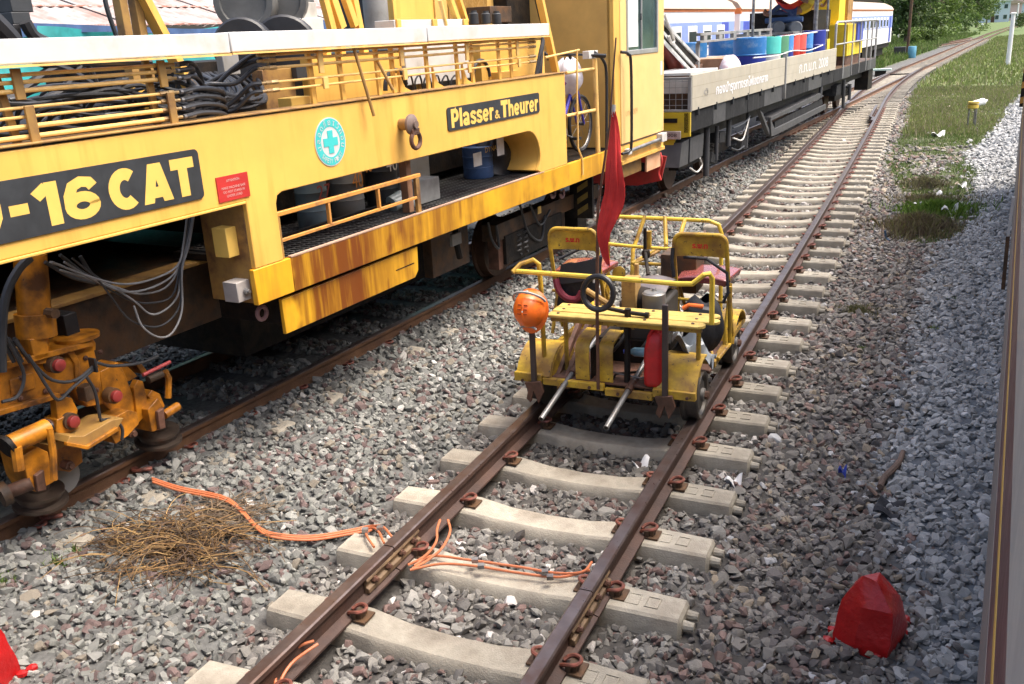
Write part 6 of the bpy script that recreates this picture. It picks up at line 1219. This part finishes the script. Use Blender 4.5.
# grass: blade fields
def blades(name, X, Y, H, Wd, cols, label=None, cat=None, kind='stuff', lean=.5, zoff=0, n3=1):
    n = len(X); Z = gh(X, Y)+zoff-.01; a = RNG.uniform(0, 6.28, n); la = RNG.uniform(0, 6.28, n); ln = RNG.uniform(.1, 1, n)*lean
    dx, dy = np.cos(a)*Wd/2, np.sin(a)*Wd/2; tx_, ty_ = np.cos(la)*ln*H, np.sin(la)*ln*H
    V = np.stack([np.stack([X-dx, Y-dy, Z], -1), np.stack([X+dx, Y+dy, Z], -1), np.stack([X+dx*.6+tx_*.45, Y+dy*.6+ty_*.45, Z+H*.62], -1), np.stack([X+tx_, Y+ty_, Z+H*np.sqrt(np.maximum(.1, 1-ln**2*.6))], -1), np.stack([X-dx*.6+tx_*.45, Y-dy*.6+ty_*.45, Z+H*.62], -1)], 1)
    me = bpy.data.meshes.new(name); me.vertices.add(n*5); me.vertices.foreach_set('co', V.ravel()); i = np.arange(n)[:, None]*5
    fq = np.hstack([i, i+1, i+2, i+3, i+4]); me.loops.add(n*5); me.loops.foreach_set('vertex_index', fq.ravel()); me.polygons.add(n); me.polygons.foreach_set('loop_start', np.arange(0, n*5, 5)); me.polygons.foreach_set('loop_total', np.full(n, 5)); me.update()
    k = RNG.integers(0, len(cols), n); c = np.array(cols)[k]*RNG.uniform(.7, 1.3, n)[:, None]; c = np.repeat(c, 5, 0)
    ca = me.color_attributes.new('col', 'FLOAT_COLOR', 'POINT'); ca.data.foreach_set('color', np.hstack([c, np.ones((n*5, 1))]).astype(np.float32).ravel())
    me.materials.append(GRASS); o = bpy.data.objects.new(name, me); COL.objects.link(o); return tag(o, label, cat, None, kind)
def scatter(n, x0, x1, y0, y1, f):
    X = RNG.uniform(x0, x1, n); Y = RNG.uniform(y0, y1, n); k = RNG.uniform(0, 1, n) < f(X, Y); return X[k], Y[k]
GC = [(.09, .165, .03), (.12, .20, .04), (.075, .14, .028), (.15, .19, .06), (.13, .125, .06)]
GF = [(.17, .22, .06), (.21, .25, .08), (.15, .20, .05), (.25, .24, .12)]; GT_ = [(.27, .24, .14), (.24, .20, .15), (.20, .22, .08), (.16, .2, .06), (.29, .25, .17)]
X, Y = scatter(60000, .7, 3.6, 12.8, 27, lambda x, y: grassf(x, y)*np.clip(.62+3.0*lump(x, y, .45), .04, 1)); blades('short_grass', X, Y, RNG.uniform(.03, .085, len(X)), RNG.uniform(.006, .014, len(X)), GC, 'short worn grass in a strip right of the siding track', 'grass')
X, Y = scatter(60000, .9, 6.5, 24.5, 42, lambda x, y: grassf(x, y)*sstep(y, 24.5, 27)); blades('tall_grass', X, Y, RNG.uniform(.06, .24, len(X))*np.clip(.7+1.4*lump(X, Y, .2), .25, 1.2), RNG.uniform(.014, .03, len(X)), GF+GF+GT_, 'taller green and pinkish seeding grass farther along the strip', 'grass', lean=.6)
X, Y = scatter(55000, 1, 24, 42, 130, lambda x, y: (x-mxv(y) > 1.1)*grassf(x, y)); blades('far_grass', X, Y, RNG.uniform(.08, .28, len(X)), RNG.uniform(.05, .11, len(X)), GF+[(.16, .2, .07)], 'light green grass spreading far right of the rails', 'grass', lean=.7)
X, Y = scatter(90000, -16, 8, 26, 150, lambda x, y: (mxv(y)-x > 1.9)*(grassf(x, y) > .4)); blades('bank_grass', X, Y, RNG.uniform(.15, .6, len(X)), RNG.uniform(.05, .12, len(X)), [(.10, .17, .035), (.14, .21, .05), (.08, .13, .03), (.17, .2, .08)], 'bright green grass on the bank left of the rails', 'grass', lean=.7)
# heap of pulled weeds and small tufts
def hump(n, x, y, rx, ry, h, cols, hr, wd, name, label, cat, seed=1):
    a = RNG.uniform(0, 6.28, n); d = np.minimum(np.abs(RNG.normal(0, .55, n)), 1.5); X = x+rx*d*np.cos(a)*(1+.25*np.sin(3*a)); Y = y+ry*d*np.sin(a)*(1+.2*np.sin(2*a+1))
    Z = h*np.clip(1-d**1.3, 0, 1)*RNG.uniform(.2, 1, n); o = blades(name, X, Y, RNG.uniform(*hr, n), RNG.uniform(*wd, n), cols, label, cat, kind=None, lean=1.0, zoff=Z); return o
WC = [(.22, .19, .10), (.17, .13, .085), (.27, .23, .13), (.19, .20, .07), (.15, .11, .08)]
hump(5200, 1.83, 13.6, .52, .62, .16, WC, (.06, .2), (.006, .013), 'pulled_weed_heap', 'brown and green heap of pulled weeds lying on the ballast', 'weed heap')
hump(1900, 2.05, 14.9, .55, .5, .08, [(.14, .24, .035), (.18, .28, .05), (.10, .19, .03)], (.08, .24), (.010, .02), 'grass_tuft', 'bright green grass tuft behind the heap of pulled weeds', 'grass tuft')
hump(1500, 1.95, 15.9, .65, .4, .06, WC, (.05, .15), (.007, .014), 'pulled_weed_heap', 'low brown weed patch behind the bright green tuft', 'weed heap')
hump(1500, 1.85, 17.4, .45, .5, .12, [(.12, .10, .07), (.17, .17, .08)], (.06, .16), (.008, .014), 'pulled_weed_heap', 'dark weed lump at the near end of the grass strip', 'weed heap')
hump(900, 1.36, 9.5, .24, .2, .03, [(.17, .16, .07), (.13, .14, .05), (.2, .18, .1)], (.03, .09), (.004, .008), 'weed_tuft', 'small dry green weed tuft on the brown ballast right of the sleepers', 'weed tuft')
for k, (x, y, n, s) in enumerate(((58, 565, 120, .10), (4, 582, 120, .10), (75, 553, 70, .06), (862, 350, 60, .06), (950, 300, 70, .09), (930, 330, 60, .1))):
    q = gp(x, y); hump(n, q[0], q[1], s, s*.8, .015, [(.13, .20, .05), (.16, .22, .06)], (.02, .06), (.006, .014), 'weed_tuft', ('tiny green weed left of the dead stems', 'tiny green weed at the left edge above the red block', 'tiny green weed nearest the dead stems', 'tiny weed on the ballast below the dry tuft', 'tiny weed in the grey ballast below the weed heap', 'tiny weed where brown and grey ballast meet')[k], 'weed')
# litter, stick
st0, st1 = gp(903, 452, .03), gp(880, 487, .05)
MB().tube(spline([st0, st0*.6+st1*.4+(.02, 0, .01), st0*.25+st1*.75-(.01, 0, 0), st1], 5), [.018]*5+[.022]*5+[.02]*6, 9).build('stick', mat('stick_wood', (.15, .10, .075), .85, var=.3, bump=.5), None, label='short weathered stick lying between brown and grey ballast', cat='stick')
q = gp(886, 505, .03); MB().sheet(lambda s, t: q+np.array([-.07+.14*s+.04*t, -.10+.2*t-.05*s, .018*math.sin(5*s+3*t)+.012*math.sin(9*t)]), 8, 8, .006).build('rubber_scrap', BLKF, None, label='dark rubber scrap lying below the stick', cat='scrap')
MB().tube(spline([gp(866, 485, .03), gp(872, 490, .04), gp(878, 496, .04)], 4), .012, 7).build('stick', MATS['stick_wood'], None, label='thin twig lying left of the dark rubber scrap', cat='stick')
LIT = mat('litter_white', (.72, .72, .72), .6, var=.1)
def scrap(px, py, s, label, m=LIT, name='paper_scrap', cat='litter', h=.06):
    q = gp(px, py, .02); k = RNG.uniform(0, 6); MB().sheet(lambda a, t: q+np.array([s*(a-.5), s*.8*(t-.5), h*math.sin(4*a+k)*math.sin(3*t+k)+h*.5*a]), 6, 6, .003).build(name, m, None, label=label, cat=cat)
scrap(949, 216, .22, 'white paper scrap standing in the bright green tuft', h=.16); scrap(917, 206, .12, 'white paper scrap at the left foot of the weed heap'); scrap(938, 195, .12, 'white paper scrap behind the weed heap'); scrap(938, 136, .30, 'white plastic scrap on the grass below the yellow-topped marker', h=.1); scrap(962, 187, .14, 'white scrap on the far right of the weed patch')
scrap(641, 467, .10, 'shiny white scrap between the sleepers left of the right rail'); scrap(733, 484, .10, 'white scrap of paper by the sleeper end right of the rail'); scrap(865, 130, .3, 'white scrap among the far sleepers'); scrap(842, 474, .05, 'tiny blue scrap on the brown ballast left of the stick', CDBL)
q = gp(886, 238, .06); MB().tube([q+(-.02, 0, .1), q+(.0, 0, .0), q+(.04, -.02, -.03)], [.014, .018, .02], 8).build('blue_bottle', mat('bottle_navy', (.03, .07, .13), .4), None, label='small dark blue bottle stuck in the left side of the weed heap', cat='bottle')
q = gp(979, 103, .12); MB().lathe([(.03, -.26), (.11, -.24), (.12, .12), (.09, .18), (.04, .22), (.04, .26)], q, (.9, .35, .25), 16).build('white_jug', LIT, None, label='white plastic jug lying on the grass behind the yellow-topped marker', cat='jug')
# yellow-topped ground marker on thin legs
mk = gp(971, 127); mt = thing('track_marker', 'small marker with a yellow cap on thin grey legs standing in the grass', 'marker', tuple(mk))
tz = FWORLD.at(971, 108, y=mk[1])[2]; MB().lathe([(.06, 0), (.13, .02), (.13, .10), (.08, .12), (.135, .13), (.135, .18)], (mk[0], mk[1], tz-.02), (0, 0, 1), 20).build('cap', mat('marker_yellow', (.62, .44, .06), .6, var=.15, dirt=(.3, .2, .08)), mt)
for dx, dy in ((-.09, .04), (.09, -.05), (.06, .08)): MB().cyl((mk[0]+dx, mk[1]+dy, mk[2]-.03), (mk[0]+dx*.9, mk[1]+dy*.9, tz), .02, n=8).build('leg', STEEL, mt)
# posts and poles
def pole(px, py0, py1, r, m, name, label, cat, z=None, tilt=0, hmin=None):
    q = gp(px, py0); h = FWORLD.at(px, py1, y=q[1])[2] if hmin is None else hmin
    b = MB(); b.tube([q-(0, 0, .1), q+(tilt*.5, 0, (h-q[2])*.5), (q[0]+tilt, q[1], h)], [r, r*.95, r*.85], 12); b.lathe([(r*1.25, 0), (r*1.25, .04), (r*.5, .07)], (q[0]+tilt, q[1], h), (0, 0, 1), 12); return b.build(name, m, None, label=label, cat=cat)
pole(1007.5, 66, 14, .12, mat('post_white', (.72, .72, .72), .5, var=.06), 'white_post', 'tall white post standing in the grass on the far right', 'post')
pole(1016, 27, 4, .14, MATS['post_white'], 'white_post', 'more distant pale post right of the tall white one', 'post')
pole(907, 57, -40, .11, DBRN, 'dark_pole', 'dark pole standing beside the dark and blue boxes', 'pole', hmin=7)
pole(898, 40, -40, .10, LGREY, 'grey_pole', 'thin pale grey pole left of the dark pole', 'pole', hmin=8); pole(994, 22, -20, .12, DBRN, 'dark_pole', 'distant thin dark pole before the houses', 'pole', hmin=9)
q = gp(900, 58); MB().bx(q[0]-.45, q[0]+.35, q[1]-.3, q[1]+.4, q[2]-.1, q[2]+.78).build('relay_box', PLATE, None, bev=.02, label='dark steel relay box at the foot of the dark pole', cat='box')
q = gp(911.5, 58); MB().lathe([(.27, 0), (.28, .02), (.28, .75), (.25, .8)], q, (0, 0, 1), 18).build('blue_bin', mat('bin_blue', (.10, .30, .42), .5, var=.15), None, label='pale blue bin right of the dark relay box', cat='bin')
q = gp(879, 78); ss = thing('switch_stand', 'low switch stand with a pale green lid and an orange ball left of the turnout', 'switch stand', tuple(q))
MB().bx(q[0]-.35, q[0]+.55, q[1]-.3, q[1]+.3, q[2]+.36, q[2]+.44).build('lid', mat('lid_pale_green', (.42, .52, .46), .5, var=.1), ss)
MB().bx(q[0]-.2, q[0]+.3, q[1]-.2, q[1]+.2, q[2], q[2]+.36).build('stand_base', DARK, ss); MB().bar(q+(.0, 0, .15), q+(1.5, .2, .15), .08, .05).build('switch_rod', DARK, ss); MB().lathe([(.02, -.11), (.1, -.06), (.12, 0), (.1, .06), (.02, .11)], q+(-.55, -.05, .2), (0, 0, 1), 14).build('weight_ball', mat('weight_orange', (.45, .16, .05), .6, var=.2), ss)
for px, py, lb in ((982, 28, 'farther white switch marker right of the trees'), (920, 37, 'small white ground signal in the bank grass')):
    q = gp(px, py); MB().lathe([(.06, 0), (.06, .5), (.22, .52), (.22, .8), (.06, .84)], q, (0, 0, 1), 10).build('ground_signal', LIT, None, label=lb, cat='signal')
# ------------------------------------------------------------------ trees and bushes
def tree(px, py, h, rad, label, seed, cols, name='tree', n=2600, leaf=.28, trunk=True, low=.18):
    rg_ = np.random.default_rng(seed); q = gp(px, py); o = thing(name, label, 'tree' if trunk else 'bush', tuple(q), group='trees left of the far rails' if trunk else 'bushes left of the far rails')
    lobes = []
    for _ in range(16 if trunk else 8):
        a = rg_.uniform(0, 6.28); d = rg_.uniform(0, .75)*rad; z = rg_.uniform(low, .95); lobes.append((q+np.array([d*math.cos(a)*(1.15-z*.5), d*math.sin(a)*(1.15-z*.5), z*h]), rad*rg_.uniform(.24, .46), rg_.uniform(.75, 1.25)))
    if trunk:
        b = MB(); b.tube([q-(0, 0, .3), q+(.1, 0, h*.3), q+(-.1, .1, h*.6), q+(0, 0, h*.85)], [.045*h*.6, .035*h*.6, .02*h*.6, .008*h], 9); b.build('trunk', BARK, o)
        b = MB()
        for L in lobes[:9]: b.tube([q+(0, 0, h*rg_.uniform(.25, .5)), (L[0]+q)/2+(0, 0, h*.28), L[0]], [.012*h, .009*h, .004*h], 6)
        b.build('limbs', BARK, o)
    per = n//len(lobes); V = []; Cc = []
    for c, r, br in lobes:
        p = rg_.normal(0, 1, (per, 3)); p /= np.linalg.norm(p, axis=1)[:, None]; p *= (r*rg_.uniform(.35, 1.08, per)**.6)[:, None]*np.array([1, 1, .8]); p += c
        u = rg_.normal(0, 1, (per, 3)); u /= np.linalg.norm(u, axis=1)[:, None]; v = np.cross(u, rg_.normal(0, 1, (per, 3))); v /= np.linalg.norm(v, axis=1)[:, None]
        s = leaf*rg_.uniform(.5, 1.2, per)[:, None]; V.append(np.stack([p-u*s, p+v*s*.45, p+u*s, p-v*s*.45], 1)); k = rg_.integers(0, len(cols), per); Cc.append(np.array(cols)[k]*(br*rg_.uniform(.7, 1.3, per))[:, None])
    V = np.concatenate(V).reshape(-1, 3); Cc = np.repeat(np.concatenate(Cc), 4, 0); V[:, 2] = np.maximum(V[:, 2], q[2]-.1); m = len(V)//4
    V = V - ROOT[o.name][:3, 3]
    me = bpy.data.meshes.new('crown'); me.vertices.add(len(V)); me.vertices.foreach_set('co', V.ravel()); me.loops.add(len(V)); me.loops.foreach_set('vertex_index', np.arange(len(V))); me.polygons.add(m); me.polygons.foreach_set('loop_start', np.arange(0, len(V), 4)); me.polygons.foreach_set('loop_total', np.full(m, 4)); me.update()
    ca = me.color_attributes.new('col', 'FLOAT_COLOR', 'POINT'); ca.data.foreach_set('color', np.hstack([Cc, np.ones((len(Cc), 1))]).astype(np.float32).ravel()); me.materials.append(LEAF)
    c = bpy.data.objects.new('crown' if trunk else 'foliage', me); COL.objects.link(c); c.parent = o
TL = [(.07, .115, .025), (.09, .14, .033), (.05, .09, .022), (.11, .155, .036)]; TD = [(.05, .09, .022), (.068, .11, .028), (.038, .068, .018)]; TB = [(.10, .16, .03), (.13, .19, .045), (.075, .12, .025)]
tree(905, 46, 9, 3.6, 'dense tree just right of the farthest coach end, leftmost of the row', 11, TD); tree(917, 43, 10, 4.2, 'tall leafy tree behind the dark pole', 12, TL); tree(929, 40, 9, 4.0, 'bright full tree right of the dark pole', 13, TB); tree(941, 37, 11, 4.8, 'dark tall tree in the middle of the row', 14, TD)
tree(953, 34, 10, 4.6, 'mid green tree right of the dark tall one', 15, TL); tree(965, 31, 11, 5.5, 'broad tree third from the right of the row', 16, TL); tree(976, 27.5, 10, 5.5, 'dark round tree second from the right of the row', 17, TD); tree(986, 25, 8, 5.0, 'lowest tree at the right end of the row by the houses', 18, TB)
tree(890, 38, 9, 4, 'dark tree showing between the wagon canopy and the farthest coach', 19, TD)
for k, (px, py, h, r, lb) in enumerate(((913, 47, 1.7, 1.5, 'pale leafy bush at the foot of the dark pole'), (926, 44, 1.6, 1.7, 'low bush under the bright full tree'), (938, 40.5, 2.0, 2.0, 'round bush under the dark tall tree'), (958, 35, 2.6, 2.8, 'wide bush beside the rails under the mid green tree'), (969, 31.5, 3.0, 3.0, 'dark bush nearest the rails'), (1021, 30, 2.2, 2.5, 'green bush at the right edge beyond the posts'), (1003, 20, 3, 4, 'low hedge before the houses'), (990, 22, 3, 4, 'bush left of the low hedge'))):
    tree(px, py, h, r, lb, 30+k, TB if k % 2 == 0 else TL, 'bush', 1100, .16, trunk=False, low=.05)
# houses beyond
def house(px, py, wd, dp, h, mw, mr, label, ang=-.1):
    q = gp(px, py); o = thing('house', label, 'house', tuple(q), group='houses beyond the end of the line')
    x0, y0, z0 = q[0]-wd/2, q[1], q[2]-.2
    MB().bx(x0, x0+wd, y0, y0+dp, z0, z0+h).build('wall', mw, o)
    MB().prism([(-.6, h), (wd+.6, h), (wd+.4, h+.3), (wd/2, h+1.8), (-.4, h+.3)], (x0, y0-.6, z0), (1, 0, 0), (0, 0, 1), dp+1.2).build('roof', mr, o)
    for k in range(int(wd//2.2)):
        for fl_ in range(max(1, int(h//3))):
            f = MB().bx(x0+.7+2.2*k, x0+1.8+2.2*k, y0-.06, y0+.02, z0+1+3*fl_, z0+2.3+3*fl_).build('window', LGREY, o); MB().bx(x0+.78+2.2*k, x0+1.72+2.2*k, y0-.08, y0-.05, z0+1.08+3*fl_, z0+2.22+3*fl_).build('pane', GLASS, f)
    MB().bx(x0+wd*.45, x0+wd*.45+1, y0-.05, y0+.02, z0+.1, z0+2.2).build('door', DBRN, o)
HB = mat('house_paleblue', (.52, .60, .66), .8, var=.1); HP = mat('house_pink', (.60, .42, .40), .8, var=.12); HW = mat('house_white', (.68, .68, .68), .8, var=.08)
house(992, 22.5, 9, 8, 6.2, HB, HW, 'pale blue two storey house at the end of the line'); house(1005, 21, 9, 8, 5.5, HP, CROOF, 'pinkish house right of the pale blue one'); house(1018, 19.5, 10, 8, 5.8, HB, HP, 'pale house with a reddish roof at the right edge'); house(1012, 17.5, 12, 8, 8, HW, HB, 'white taller house behind the pinkish one')
# ------------------------------------------------------------------ the photographer's own train: next coach on the right
SIDE_M = .0705
FO = Frame((1.985, 0, 0), SIDE_M); use(FO)
oc = thing('near_coach', 'grey and maroon coach side close on the right edge, with a thin yellow line', 'train coach', (1.4, 6, 0))
def zat(px, py): return FO.at(px, py, x=0)[2]
def ob(name, m, x0, x1, y0, y1, z0, z1, parent=None, bev=.004): return MB().bx(x0, x1, y0, y1, z0, z1).build(name, m, parent or oc, bev=bev)
SG = mat('coach_sill_grey', (.19, .18, .18), .5, var=.1, dirt=(.2, .18, .17)); MRN = mat('coach_maroon', (.085, .03, .04), .4, var=.12, dirt=(.2, .12, .12), damt=.25); LNY = mat('coach_line_yellow', (.55, .33, .05), .5, var=.1); OG = mat('coach_pale_grey', (.33, .325, .31), .5, var=.06, dirt=(.4, .39, .36), damt=.3)
YA, YB = -16.0, 17.0
sdw = ob('side_wall', OG, .0, .06, YA, YB, 1.515, 2.0); ob('sill_band', SG, .0, .06, YA, YB, .55, .945, sdw); ob('maroon_band', MRN, .001, .06, YA, YB, .948, 1.512, sdw); ob('yellow_line', LNY, -.0015, .03, YA, YB, 1.19, 1.235, sdw, 0)
ob('upper_wall', OG, .0, .06, YA, YB, 2.85, 3.3, sdw); b = MB()
MB().prism([(-.03, 3.3), (2.83, 3.3), (2.7, 3.5), (2.2, 3.7), (1.4, 3.78), (.6, 3.7), (.1, 3.5)], (0, YA, 0), (1, 0, 0), (0, 0, 1), YB-YA).build('roof', SG, oc, ang=.9)
ob('far_wall', OG, 2.74, 2.8, YA, YB, .55, 3.3); ob('floor', DBRN, .06, 2.74, YA, YB, .85, .95); ob('end_wall', OG, .06, 2.74, YB-.06, YB, .95, 3.3); ob('end_wall', OG, .06, 2.74, YA, YA+.06, .95, 3.3)
for y in np.arange(YA+.6, YB-1, 1.5):
    ob('window_pillar', OG, .0, .06, y, y+.5, 2.0, 2.85, sdw)
ob('underframe', DARK, .35, 2.45, YA+.3, YB-.3, .5, .85)
for yb in (YA+3, YB-3):
    ob('bogie', DARK, .5, 2.3, yb-1.4, yb+1.4, .0, .55)
def OP(px, py, x): return FO.at(px, py, x=x)
YS = 8.6
def OY(px, py): return FO.at(px, py, y=YS)
a, c, e = OY(1003, 289), OY(1008, 236), OY(1013.5, 197)
MB().bar(a, c, .03, .05, up=(0, 1, 0)).build('door_step_plate', DBRN, oc); MB().bar(c, e, .022, .03, up=(0, 1, 0)).build('door_grab_rail', LGREY, oc)
a, c = OY(1011, 289), OY(1015, 240); MB().bar(a, c, .03, .06, up=(0, 1, 0)).build('door_step_plate', RUB, oc)
a = FO.at(1019, 107, y=YB+.3); hz = MB().bx(a[0], a[0]+.5, a[1], a[1]+.05, a[2], a[2]+.75).build('end_step_board', DARK, oc)
for k in range(3): MB().prism([(0, 0), (.345, .10), (.345, .20), (0, .10)], (a[0]+.002, a[1]-.004, a[2]+.05+.24*k), (1, 0, 0), (0, 0, 1), .003).build('hazard_stripe', mat('stripe_amber', (.42, .22, .04), .6), hz)
